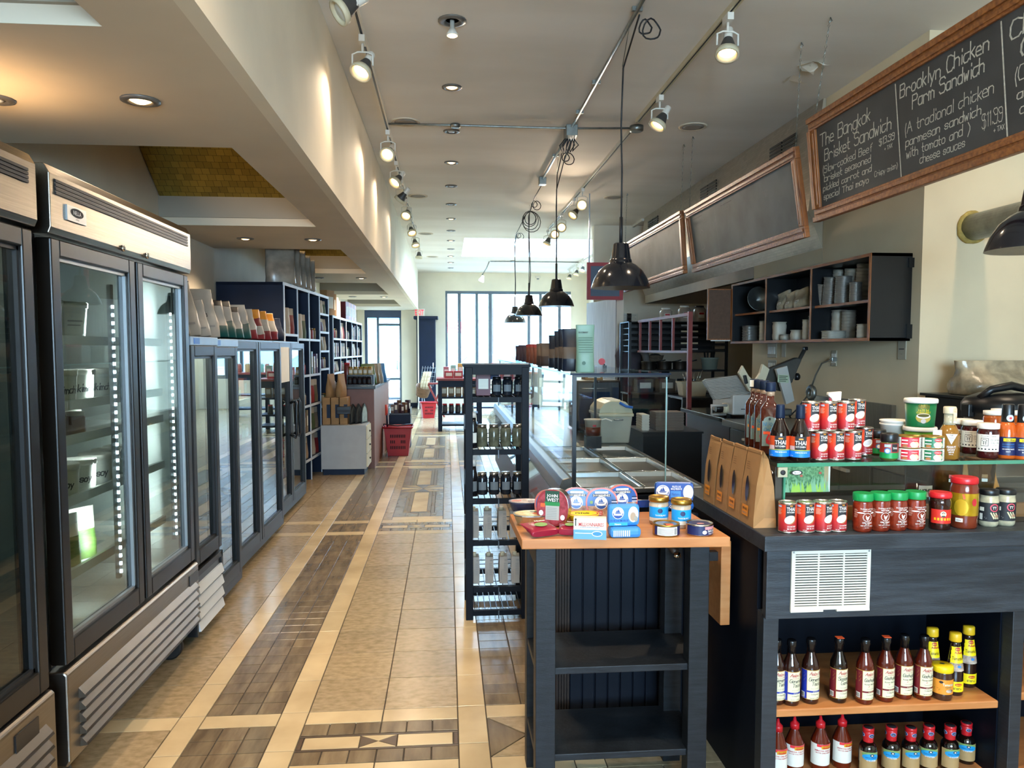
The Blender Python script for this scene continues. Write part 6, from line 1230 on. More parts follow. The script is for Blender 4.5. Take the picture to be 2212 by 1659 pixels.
def kraft_row():
    for k, y in enumerate((2.352, 2.468, 2.585, 2.71)):
        def art(b, sf, w, h):
            s2 = lambda u, v, o: (u, -.036*(1-.35*v/h)-.0075-o, v)
            b.ell(s2, 0, h*.48, .013, h*.17, 0, mat('brown_window', '#2b1b14', .25, vary=.3, scale=60), 12); b.rect(s2, -.028, .02, h*.12, h*.26, 0, mat('amber_label', '#e08a1c', .5, vary=.03)); b.text(s2, 'PRUNES', -.004, h*.21, h*.035, .0006, M_ink, .035); b.text(s2, 'HARICOTS', -.004, h*.155, h*.03, .0006, M_greyt, .035)
            for j in range(4): b.rect(s2, -.012, .012, h*(.74+.03*j), h*(.75+.03*j), 0, mat('faint_brown_print', '#7a5632', .7, vary=.04))
        t = thing('kraft_bag', ('nearest', 'second', 'third', 'farthest')[k]+' kraft bag of the row with dark oval windows on the counter', 'bag', (.992, y, KT), R(-90), 'kraft bags on the counter')
        h, w, d = .243, .112, .074; b = MB(); rr = random.Random(k); j = lambda: rr.uniform(-.002, .002)
        L = [[(-w/2, -d/2, 0), (w/2, -d/2, 0), (w/2, d/2, 0), (-w/2, d/2, 0)], [(-w/2, -d/2, h*.12), (w/2, -d/2, h*.12), (w/2-.003, d/2, h*.12), (-w/2+.003, d/2, h*.12)], [(-w/2+j(), -d/2*.8, h*.55), (w/2+j(), -d/2*.8, h*.55), (w/2, d/2*.72, h*.55), (-w/2, d/2*.72, h*.55)], [(-w/2+j(), -d/2*.42, h*.9), (w/2+j(), -d/2*.42, h*.9), (w/2, d/2*.2, h*.9), (-w/2, d/2*.2, h*.9)], [(-w/2, -d/2*.3, h), (w/2, -d/2*.3, h*(1.0-.02*k)), (w/2, -d/2*.22, h*(1.0-.02*k)), (-w/2, -d/2*.22, h)]]
        vs = [v for r in L for v in r]; fs = [(3, 2, 1, 0), (16, 17, 18, 19)]
        for i in range(4):
            a, c = i*4, i*4+4
            fs += [(a, a+1, c+1, c), (a+2, a+3, c+3, c+2)]
            for s0, s1 in ((1, 2), (3, 0)):   # gusset sides folded inward
                n = len(vs); m0 = [(vs[q+s0][z]+vs[q+s1][z])/2 for q in (a,) for z in range(3)]; m1 = [(vs[c+s0][z]+vs[c+s1][z])/2 for z in range(3)]; sg = 1 if s0 == 1 else -1
                m0[0] -= sg*.012*min(i, 2)/2; m1[0] -= sg*.012*min(i+1, 2)/2; vs += [tuple(m0), tuple(m1)]; fs += [(a+s0, n, n+1, c+s0), (n, a+s1, c+s1, n+1)]
        b.add(vs, fs, M_kraft); b.build('bag', t); b = MB(); art(b, None, w, h); b.build('print', t)
        MB().box(-w/2+.004, w/2-.004, -d/2*.3-.004, -d/2*.3, h*.955, h*.99, M_kraft).build('folded_top', t)
kraft_row()
# ---- jars, cans and bottles
M_amber = mat('red_can_gradient', '#b8322a', .35); gradz('coconut_can_print', [(0, '#8f1a22'), (.35, '#b8262a'), (.75, '#d8481f'), (1, '#c23a22')], .3, 'Z', .004, .09)
def small(b, sf, u, v, w, n, h, m, gap=1.7, off=.0012):
    for i in range(n): b.rect(sf, u, u+w*(.75+.25*((i*7) % 4)/3), v-i*h*gap, v-i*h*gap+h, off, m, max(1, int(w/.012)))
def coconut_can(label, x, y, z, rz, grp, src=[]):
    if src:
        t = dup(src[0], label, (x, y, z), rz); t['group'] = grp; return t
    t = thing('coconut_can', label, 'can', (x, y, z), rz, grp); r, h = .0272, .095
    lath(t, 'can', [(r*.94, 0), (r*1.0, .001), (r*1.02, .004), (r*.985, .006), (r*.985, .006), (r*.985, h-.006), (r*.985, h-.006), (r*1.02, h-.004), (r*1.0, h), (r*.93, h), (r*.92, h-.003), (r*.92, h-.003), (0, h-.003)], M_tin, 24)
    b = MB(); R_ = r; b.lathe([(r*.995, .0065), (r*.995, h-.0065)], MATS['coconut_can_print'], 24); b.f = b.f[:24]; b.m = b.m[:24]; b.sm = b.sm[:24]
    sf = cyl(r); b.rect(sf, -.006, .024, h*.46, h*.93, .0004, M_ink, 6); b.text(sf, 'THAI', .009, h*.80, h*.115, .001, M_wtext, .024); b.text(sf, 'KITCHEN', .009, h*.695, h*.045, .001, M_wtext, .022); b.rect(sf, .006, .014, h*.885, h*.915, .001, mat('amber_label', '#e08a1c', .5, vary=.03), 2)
    cs = lambda u, v, o: sf(.006+(u*cos(.5)-v*sin(.5)), h*.46+(u*sin(.5)+v*cos(.5)), o)
    b.ell(cs, .003, -.003, .0165, .0125, .0008, mat('husk_brown', '#a8683c', .5, vary=.1), 14); b.ell(cs, 0, .0, .016, .0115, .0011, M_wtext, 14); b.ell(cs, .001, .001, .012, .008, .0014, mat('coconut_shadow', '#c9c4c2', .5, vary=.03), 12)
    b.text(sf, 'COCONUT MILK', .012, h*.235, h*.05, .001, M_wtext, .026); b.text(sf, 'lait de coco', .012, h*.165, h*.055, .001, M_wtext, .026); b.text(sf, '165 mL', -.006, h*.105, h*.03, .001, M_wtext, .012); small(b, sf, -.034, h*.78, .016, 8, .0014, mat('pale_red_print', '#d89a80', .5, vary=.03)); b.rect(sf, -.033, -.019, h*.84, h*.9, .001, mat('pale_blue_print', '#a9b8cc', .5, vary=.03), 3); b.build('label_print', t)
    src.append(t); return t
def counter_goods():
    side = lambda k, n: 'leftmost' if k == 0 else 'rightmost' if k == n-1 else ORD[k]
    for k, px in enumerate((1708, 1749, 1787, 1822)):
        q = GZ(px, 1153, KT); coconut_can(side(k, 4)+' red coconut can of the four standing on the black counter edge', q[0], 2.24, KT, [R(-4), R(4), R(24), R(6)][k], 'coconut cans on the counter')
    low = [(1778, 996), (1814, 996), (1851, 995), (1876, 985)]; hi = [(1758, 3), (1795, 3), (1833, 2), (1857, -4)]
    for k, (px, py) in enumerate(low):
        q = GZ(px, py, GT); q2 = GZ(hi[k][0], py, GT); coconut_can(side(k, 4)+' red coconut can in the lower row on the glass top', q[0], q[1]+.028, GT, [R(6), R(4), R(10), R(2)][k], 'lower coconut cans on the glass top')
        coconut_can(side(k, 4)+' red coconut can in the upper row on the glass top', q2[0]-.0, q[1]+.028, GT+.095, [R(4), R(8), R(10), R(2)][k], 'upper coconut cans on the glass top')
    # chili garlic jars
    sauce = mat('chunky_chili_sauce', '#8a2c14', .18, col2='#5c1a0e', scale=55, coat=.3); src = None
    for k, px in enumerate((1875, 1917, 1958, 2002)):
        q = GZ(px, 1152, KT); lab = side(k, 4)+' green lidded chili sauce jar on the black counter edge'
        if src is None:
            t = thing('chili_jar', lab, 'jar', (q[0], 2.235, KT), R(4), 'green lidded chili jars'); r = .0292; src = t
            lath(t, 'jar', [(r*.84, 0), (r*.97, .006), (r, .015), (r, .078), (r*.96, .086), (r*.96, .09), (r*.92, .098)], sauce, 24); lath(t, 'lid', [(r*1.0, .096), (r*1.02, .098), (r*1.02, .116), (r*.98, .119), (r*.98, .119), (r*.9, .1185), (0, .1185)], M_green, 28)
            b = MB(); sf = cyl(r); ww = M_wtext; b.text(sf, 'TUONG OT TOI', .006, .073, .0045, .001, ww, .04); b.text(sf, 'VIET-NAM', .006, .067, .004, .001, ww, .034); b.ell(sf, -.012, .061, .012, .002, .001, ww, 6); b.ell(sf, .025, .061, .009, .002, .001, ww, 6)
            for j in range(18): a = 2*pi*j/18; b.rect(sf, .007+.0125*cos(a)-.0012, .007+.0125*cos(a)+.0012, .048+.0125*sin(a)-.0012, .048+.0125*sin(a)+.0012, .001, ww)
            cx, cz = .007, .047; P = [(-.004, -.006), (.001, -.007), (.005, -.004), (.006, .002), (.009, .005), (.005, .006), (.002, .002), (-.002, .002), (-.003, .006), (-.005, .008), (-.006, .004), (-.005, .001)]
            b.poly(sf, [(cx+u*.85, cz+v*.85) for u, v in P], .0012, ww); b.rect(sf, cx-.0015, cx-.0005, cz-.009, cz-.005, .001, ww); b.rect(sf, cx+.001, cx+.002, cz-.009, cz-.005, .001, ww)
            b.text(sf, 'CHILI GARLIC', .007, .031, .0045, .001, ww, .03); b.text(sf, 'SAUCE', .007, .026, .003, .001, ww, .03); b.text(sf, 'NET WT 8 OZ (226 g)', .007, .0215, .0028, .001, ww, .044); b.text(sf, 'ingredients', .006, .016, .002, .001, ww, .02); small(b, sf, -.032, .07, .012, 9, .001, mat('pale_red_print'), 3); b.build('print', t)
        else: dup(src, lab, (q[0], 2.235+.004*k, KT), R(3+3*k))
    q = GZ(2050, 1149, KT); t = thing('chili_oil_jar', 'dark chili jar with red lid and red portrait label on the counter', 'jar', (q[0], 2.245, KT), R(4)); r = .0325
    lath(t, 'jar', [(r*.88, 0), (r*.95, .005), (r*.93, .02), (r*.93, .066), (r*.98, .072), (r, .086), (r*.92, .098), (r*.86, .1)], mat('dark_chili_oil', '#36130c', .14, col2='#1c0a08', scale=40, coat=.3), 24); lath(t, 'lid', [(r*.98, .099), (r*1.02, .102), (r*1.02, .11), (r*.93, .116), (r*.93, .116), (0, .117)], M_red, 28)
    b = MB(); sf = cyl(r*.93); b.rect(sf, -.036, .036, .021, .065, .001, mat('bright_red_label', '#c3271c', .4, vary=.04), 10); b.rect(sf, -.034, .034, .0225, .0635, .0013, mat('bright_red_label'), 10); b.ell(sf, .0, .051, .009, .0095, .0018, M_gold, 12); b.ell(sf, .0, .051, .008, .0085, .0022, M_wtext, 12); b.ell(sf, .0, .053, .0045, .004, .0026, M_ink, 10); b.ell(sf, .0, .0505, .0035, .0045, .003, mat('print_skin', '#d8ae8c', .5, vary=.03), 10); b.ell(sf, .0, .0445, .005, .0025, .0026, M_ink, 8)
    for j in range(6): u = -.022+.0088*j; [b.rect(sf, u-.003, u+.003, .032+.0026*i, .0333+.0026*i, .002, M_yellowp) for i in range(3)]; b.rect(sf, u-.0006, u+.0006, .031, .039, .002, M_yellowp)
    b.build('label_print', t)
    q = GZ(2110, 1148, KT); t = thing('sauce_jar', 'tall red lidded sauce jar with a gold label on the counter', 'jar', (q[0], 2.26, KT), R(2)); r = .0405
    lath(t, 'jar', [(r*.9, 0), (r*.97, .006), (r*.97, .03), (r, .036), (r, .115), (r*.98, .128), (r*.9, .138), (r*.88, .142)], mat('brown_red_sauce', '#6d2a16', .16, vary=.12, coat=.3), 26); lath(t, 'lid', [(r*.93, .14), (r*.96, .143), (r*.96, .156), (r*.9, .16), (r*.9, .16), (0, .16)], M_red, 28)
    b = MB(); sf = cyl(r); b.rect(sf, -.062, .062, .042, .112, .0008, mat('gold_foil_label', '#b4901c', .22, .55, vary=.12, scale=30), 18); b.ell(sf, -.02, .068, .02, .026, .0014, mat('gold_print', '#c9a024', .3, .4, vary=.08), 10); small(b, sf, -.034, .085, .026, 7, .0014, mat('brown_print', '#7a5a14', .5, vary=.05)); b.poly(sf, [(-.018, .11), (-.012, .11), (-.008, .096), (-.014, .094)], .0016, M_orange); b.ell(sf, .018, .085, .008, .012, .0014, M_redink, 8); b.rect(sf, -.034, -.014, .022, .034, .002, M_paper, 3); b.rect(sf, -.031, -.018, .026, .029, .0026, M_greyt, 2); b.build('label_print', t)
    src = None
    for k, px in enumerate((2162, 2204)):
        q = GZ(px, 1144, KT); lab = ('left', 'right')[k]+' black lidded jar with a pink ring on its black label'
        if src: dup(src, lab, (q[0], 2.275, KT)); continue
        t = src = thing('lemongrass_jar', lab, 'jar', (q[0], 2.27, KT), R(3), 'black label jars'); r = .0285; lath(t, 'jar', [(r*.85, 0), (r*.97, .006), (r, .014), (r, .08), (r*.93, .092), (r*.92, .102)], mat('pale_paste', '#a9a084', .2, vary=.2, scale=40), 22); lath(t, 'lid', [(r*.97, .1), (r*1.0, .102), (r*1.0, .114), (r*.95, .117), (0, .117)], M_black, 24)
        b = MB(); sf = cyl(r); b.rect(sf, -.044, .044, .018, .077, .0008, M_ink, 12); b.ell(sf, .006, .062, .0125, .0125, .0014, mat('rose_ring', '#d84a5c', .4, vary=.03), 14); b.ell(sf, .006, .062, .0095, .0095, .0018, M_ink, 12); b.text(sf, 'YY', .006, .062, .009, .0022, M_wtext, .012); [b.poly(sf, [(-.006+.007*i, .046), (-.003+.007*i, .048), (.008+.006*i, .028), (.004+.006*i, .026)], .0016+.0004*i, mat('stalk_print', '#c9c49a', .5, vary=.05)) for i in range(3)]; b.ell(sf, .012, .036, .006, .005, .003, M_choco, 8); small(b, sf, -.03, .03, .016, 3, .0012, M_greyt); b.rect(sf, -.036, -.022, .05, .062, .0014, mat('cream_card'), 2); b.rect(sf, -.036, -.026, .022, .042, .0014, M_paper, 2); b.build('label_print', t)
    # on the glass top
    def P(px, py): q = GZ(px, py, GT); return q
    for k, (px, py) in enumerate(((1692, 996), (1736, 998))):
        q = P(px, py); t = thing('fish_sauce_bottle', ('left', 'right')[k]+' dark bottle with black and blue label on glass top', 'bottle', (q[0], q[1]+.03, GT), R(-4), 'dark fish sauce bottles'); r = .0305; db = mat('dark_sauce_glass', '#1a0d0a', .08, vary=.3, coat=.4)
        lath(t, 'bottle', [(r*.93, 0), (r, .004), (r, .082), (r*.9, .098), (r*.5, .125), (r*.42, .14)], db, 22); lath(t, 'cap', [(r*.47, .136), (r*.49, .138), (r*.44, .176), (r*.4, .18), (0, .18)], M_navy, 20); b = MB(); sf = cyl(r); b.rect(sf, -.046, -.014, .014, .08, .0008, mat('orange_red_print', '#c8481f', .4, vary=.05), 6); b.rect(sf, -.016, .02, .014, .08, .0009, M_ink, 6); b.rect(sf, .02, .044, .014, .08, .0008, mat('orange_red_print'), 5); b.rect(sf, -.046, .044, .014, .034, .0012, mat('strong_blue_band', '#1276d2', .4, vary=.03), 12); b.rect(sf, -.046, .044, .034, .038, .0012, mat('olive_band', '#8a9a4a', .5, vary=.05), 12); b.text(sf, 'THAI', .002, .06, .013, .0014, M_wtext, .034); b.text(sf, 'KITCHEN', .002, .0475, .005, .0014, M_wtext, .03); b.rect(sf, -.004, .009, .07, .0745, .0014, mat('amber_label', '#e08a1c'), 2); b.text(sf, 'PREMIUM FISH SAUCE', .004, .029, .0035, .0018, M_wtext, .036); b.text(sf, '200 mL', -.026, .019, .003, .0018, M_wtext, .01); b.rect(sf, -.036, -.016, .037, .05, .0016, mat('pale_pink_print', '#c9a8a8', .5, vary=.03), 3); b.build('label_print', t)
    pts = [(1667, 982), (1653, 972), (1641, 966), (1632, 962)]
    for k, (px, py) in enumerate(pts):
        q = P(px, py); lab = ('nearest', 'second nearest', 'third nearest', 'farthest')[k]+' of the tall square bottles along the left edge of glass top'
        t = thing('dipping_sauce_bottle', lab, 'bottle', (q[0], q[1]+.02, GT), R(-6), 'tall square bottles'); s = .026; gl = mat('nuoc_amber', '#4a1d10', .08, vary=.25, coat=.5)
        lath(t, 'bottle', [(s*1.12, 0), (s*1.2, .005), (s*1.2, .155), (s*.9, .17), (s*.52, .182), (s*.5, .2)], gl, 24, pw=.5); lath(t, 'neck', [(s*.55, .198), (s*.55, .218)], mat('clear_neck', '#a88a70', .1, vary=.3, scale=60), 16); lath(t, 'cap', [(s*.66, .214), (s*.68, .216), (s*.68, .243), (s*.62, .246), (0, .246)], M_navy, 20)
        b = MB(); sf = plane((0, -s*1.2-.0008, 0), (1, 0, 0), (0, 0, 1)); pl = mat('pale_teal_label', '#6d7f78', .45, vary=.04); b.rect(sf, -.024, .024, .03, .115, 0, pl); b.ell(sf, 0, .115, .02, .016, .0002, pl, 10); bt = mat('teal_label_print', '#12628a', .4, vary=.03); b.text(sf, 'NUOC', 0, .104, .014, .0006, bt, .04); b.text(sf, 'CHAM', 0, .086, .014, .0006, bt, .04); b.rect(sf, -.02, .02, .07, .08, .0006, M_orange if k % 2 == 0 else mat('amber_label')); rd = M_redink; b.poly(sf, [(-.004, .07), (.002, .07), (-.004, .054), (.008, .04), (.004, .034), (-.01, .04), (-.012, .052)], .0006, rd); b.poly(sf, [(.004, .04), (.014, .034), (.008, .03)], .0008, rd); b.ell(sf, 0, .122, .004, .005, .0008, M_ink, 6)
        b.build('label_print', t)
        if k == 3: MB().box(-.016, .016, -.0185, -.0175, .218, .243, M_paper).build('seal', t)
    for k, (px, py) in enumerate(((1930, 996), (1904, 985))):
        q = P(px, py); t = thing('curry_paste_jar', ('front', 'rear')[k]+' small black lidded jar with green and red label on glass top', 'jar', (q[0], q[1]+.027, GT), R(-2+20*k), 'small black lidded jars'); r = .0275; lath(t, 'jar', [(r*.8, 0), (r*.95, .006), (r, .016), (r*.95, .055), (r*.8, .062)], mat('olive_paste', '#5a5a2c', .2, vary=.2), 20); lath(t, 'lid', [(r*.95, .06), (r*.98, .062), (r*.98, .083), (r*.9, .087), (0, .087)], M_black, 22)
        b = MB(); sf = cyl(r); b.rect(sf, -.04, .04, .008, .026, .0006, M_green, 9); b.rect(sf, -.04, .04, .026, .056, .0006, mat('brick_red_print', '#8f2a24', .4, vary=.05), 9); b.rect(sf, .004, .022, .03, .054, .0012, M_ink, 4); b.text(sf, 'THAI', .013, .041, .006, .0018, M_wtext, .014); b.rect(sf, -.018, .0, .044, .053, .0012, mat('pale_blue_print'), 4); b.ell(sf, -.009, .032, .009, .009, .0012, M_lblue, 12); b.ell(sf, -.009, .032, .006, .006, .0016, M_wtext, 10); b.build('label_print', t)
    q0 = P(1976, 997); q1 = P(2027, 998)
    for k in range(4):
        q = q0 if k < 2 else q1; up = k % 2; cn = ('red', 'green')[k//2]; t = thing('tuna_can', cn+' labelled tuna can, '+('upper' if up else 'lower')+' of its pair on the glass top', 'can', (q[0], q[1]+.036, GT+.04*up), R(-3), 'stacked tuna cans'); r = .0355; m = mat(cn+'_can_print', {'red': '#c01c34', 'green': '#1a6a44'}[cn], .35, vary=.04)
        lath(t, 'can', [(r*.95, 0), (r, .002), (r, .037), (r*1.01, .039), (r*.96, .04), (r*.94, .037), (0, .037)], M_gold if up else M_plastw, 26); b = MB(); sf = cyl(r); b.rect(sf, -.05, .05, .004, .036, .0006, M_paper, 12); b.rect(sf, -.028, .028, .005, .036, .001, m, 9); b.ell(sf, .012, .029, .012, .006, .0016, mat('coral_badge', '#d8343c', .4, vary=.03), 10); b.text(sf, 'UNICO', .012, .029, .004, .0022, M_wtext, .018); b.ell(sf, .012, .014, .014, .0105, .0014, mat('tuna_picture', '#d2bb8a', .5, col2='#e6d8b4', scale=60), 10); b.rect(sf, -.026, -.008, .025, .029, .0016, M_wtext, 3); b.rect(sf, -.026, -.008, .015, .018, .0016, M_wtext, 3); b.ell(sf, -.016, .009, .008, .004, .0016, mat('husk_brown'), 8); [b.rect(sf, -.046, -.036, .008+.0035*i, .0095+.0035*i, .0014, M_ink, 2) for i in range(8)]; [b.rect(sf, .032, .046, .008+.005*i, .0095+.005*i, .0014, M_greyt, 2) for i in range(5)]; b.build('label_print', t)
    q = GY(1988, 900, 2.58)
    def tub(label, z, h, r, col, grp, art):
        t = thing('curry_tub', label, 'tub', (q[0], 2.58, z), R(-2), grp); lath(t, 'tub', [(r*.86, 0), (r*.87, .003), (r*.97, h-.014)], mat(col[0], col[1], .4, vary=.06), 26); lath(t, 'lid', [(r*1.03, h-.016), (r*1.05, h-.012), (r*1.05, h-.004), (r*1.0, h), (r*.97, h), (r*.95, h-.003), (0, h-.003)], M_plastw, 28); b = MB(); art(b, cyl(lambda v: r*(.87+.1*v/h)), h); b.build('label_print', t)
    def gt(b, sf, h):
        b.text(sf, 'GREEN', 0, h*.76, h*.1, .001, M_gold, .036); b.text(sf, 'CURRY PASTE', 0, h*.68, h*.05, .001, M_gold, .04); b.text(sf, 'PATE DE', 0, h*.6, h*.07, .001, M_yellowp, .034); b.text(sf, 'CURRY VERT', 0, h*.52, h*.07, .001, M_yellowp, .046); gp = mat('bowl_gold', '#b8a54c', .4, vary=.08); b.ell(sf, 0, h*.34, .024, h*.18, .0012, gp, 12); b.ell(sf, 0, h*.4, .022, h*.09, .0018, M_wtext, 12); b.ell(sf, 0, h*.42, .018, h*.055, .0024, mat('olive_paste'), 10); b.ell(sf, 0, h*.22, .008, h*.08, .002, mat('coconut_shadow'), 8)
    tub('lime tub with white lid under the green curry tub', GT, .083, .053, ('lime_tub', '#6aa02c'), 'curry tubs', lambda b, sf, h: b.ell(sf, 0, h*.6, .01, .008, .001, M_wtext, 10)); tub('green curry tub with gold writing on top of the lime tub', GT+.083, .1, .053, ('curry_green_tub', '#0f6a3a'), 'curry tubs', gt)
    q = GY(1935, 930, 2.68); tq = thing('food_tub', 'stack of open white tubs behind the green curry tub', 'tub', (q[0], 2.68, GT)); [lath(tq, 'tub', [(.045, .0+.012*k), (.053, .078+.012*k), (.056, .08+.012*k), (.056, .085+.012*k), (.052, .083+.012*k), (.046, .01+.012*k), (0, .01+.012*k)], M_plastw, 24) for k in range(2)]
    q = P(2063, 994); t = thing('satay_bottle', 'peanut satay bottle with cream cap and triangle label on glass top', 'bottle', (q[0], q[1]+.034, GT), R(-2)); r = .031; ps = mat('peanut_sauce', '#8a5f22', .14, vary=.12, coat=.4)
    lath(t, 'bottle', [(r*.95, 0), (r*1.05, .004), (r*1.05, .08), (r*.95, .09), (r*.6, .112)], ps, 8); lath(t, 'neck', [(r*.6, .112), (r*.52, .122), (r*.52, .15)], mat('clear_glass_neck', '#a9a48c', .08, vary=.2), 16); lath(t, 'cap', [(r*.6, .148), (r*.62, .15), (r*.62, .168), (r*.56, .171), (0, .171)], M_cream, 18)
    b = MB(); sf = plane((0, -r*1.0, 0), (1, 0, 0), (0, 0, 1)); b.poly(sf, [(-.017, .084), (.017, .084), (0, .05)], .001, M_paper); b.text(sf, 'P&R', 0, .08, .004, .002, M_ink, .012); [b.rect(sf, -.008+.001*i, .008-.001*i, .073-.004*i, .0745-.004*i, .002, M_greyt) for i in range(4)]; b.text(sf, 'PEANUT', 0, .042, .007, .001, M_wtext, .026); b.text(sf, 'SATAY', 0, .033, .007, .001, M_wtext, .022); b.text(sf, 'SAUCE', 0, .025, .005, .001, M_wtext, .016); b.text(sf, '300 mL', 0, .018, .003, .001, M_wtext, .016); b.build('print', t); MB().box(-.052, -.026, -.022, -.018, .022, .095, M_paper).build('side_label', t); MB().box(.006, .0165, -.0185, -.0175, .118, .166, mat('orange_swirl_seal', '#b87a3c', .5, col2='#e0d0b0', scale=60)).build('seal', t)
    co = mat('chili_oil', '#3a0e10', .1, vary=.25, coat=.4); src = None
    for k, (px, py) in enumerate(((2148, 992), (2112, 982), (2092, 978))):
        q = P(px, py); lab = ('front', 'middle', 'rear')[k]+' white lidded chili oil jar with white label on the glass top'
        if src: dup(src, lab, (q[0], q[1]+.033, GT), R(-4)); continue
        t = src = thing('chili_oil_jar', lab, 'jar', (q[0], q[1]+.033, GT), R(-4), 'white lidded chili oil jars'); r = .033; lath(t, 'jar', [(r*.85, 0), (r*.97, .005), (r, .014), (r, .085), (r*.93, .094), (r*.9, .098)], co, 24); lath(t, 'lid', [(r*.97, .097), (r*1.0, .099), (r*1.0, .112), (r*.95, .115), (0, .115)], M_plastw, 26)
        b = MB(); sf = cyl(r); b.rect(sf, -.045, .03, .024, .08, .0008, M_paper, 12); b.rect(sf, -.028, -.006, .042, .068, .0012, M_ink, 4); b.rect(sf, -.0265, -.0075, .0435, .0665, .0016, M_paper, 4); b.ell(sf, -.017, .06, .007, .004, .002, M_ink, 8); b.ell(sf, -.017, .0597, .0055, .0028, .0024, M_paper, 8); [b.rect(sf, -.021+.006*(i % 2), -.018+.006*(i % 2), .048+.005*(i//2), .051+.005*(i//2), .002, M_ink) for i in range(4)]; b.text(sf, 'SZECHUAN', .012, .062, .006, .0014, M_greyt, .03); b.text(sf, 'CHILI OIL', .012, .053, .006, .0014, M_greyt, .03); b.text(sf, '250 ml', .01, .045, .004, .0014, M_greyt, .018); b.text(sf, 'the best kept condiment', -.006, .0745, .003, .0014, M_ink, .06); [b.ell(sf, -.034+.01*i, .032, .0028, .0024, .0014, M_ink, 5) for i in range(6)]; b.build('label_print', t)
    for k, (px, y) in enumerate(((2146, 2.66), (2162, 2.74), (2206, 2.64))):
        q = GY(px, 900, y); t = thing('amber_jar', ORD[k]+' amber jar with white lid from the left, behind the chili oil jars', 'jar', (q[0], y, GT), 0, 'amber jars'); lath(t, 'jar', [(.03, 0), (.034, .006), (.034, .105), (.03, .115)], mat('amber_preserve', '#a04a14', .12, vary=.2, coat=.3), 20); lath(t, 'lid', [(.032, .114), (.034, .116), (.034, .13), (0, .132)], M_plastw, 22); b = MB(); b.rect(cyl(.034), -.03, .03, .03, .08, .001, M_navyp, 8); b.build('label_print', t)
    for k, (px, py) in enumerate(((2187, 992), (2222, 994))):
        q = P(px, py); t = thing('hot_sauce_bottle', ('left', 'right')[k]+' orange sauce bottle with black cap and navy label on glass top', 'bottle', (q[0], q[1]+.028, GT), R(-8), 'orange sauce bottles'); r = .027; lath(t, 'bottle', [(r*.95, 0), (r, .004), (r, .088), (r*.85, .108), (r*.62, .122)], mat('orange_sauce', '#b8541a', .14, vary=.1, coat=.4), 22); lath(t, 'cap', [(r*.66, .118), (r*.68, .12), (r*.66, .175), (r*.6, .178), (0, .178)], M_black, 20)
        b = MB(); sf = cyl(r); b.rect(sf, -.036, .04, .012, .072, .0008, M_navyp, 12); b.rect(sf, -.016, .03, .056, .069, .0014, M_ink, 6); b.rect(sf, -.014, .028, .0575, .0675, .0018, M_yellowp, 6); b.text(sf, 'de Blanc', .007, .0625, .006, .0024, M_ink, .036); [b.text(sf, s_, 0, .048-.008*i, .004, .0014, (M_lblue, M_lblue, M_wtext, M_wtext)[i], .034) for i, s_ in enumerate(('SCOTCH BONNET', 'HABANERO SAUCE', 'SAUCE PIQUANTE', 'HOT'))]; sf2 = cyl(r*.68); b.ell(sf2, .004, .133, .011, .011, .001, mat('pale_blue_print'), 12); b.ell(sf2, .004, .133, .008, .008, .0016, M_wtext, 10); b.ell(sf2, .004, .133, .004, .004, .002, M_redink, 6); b.build('label_print', t)
counter_goods()
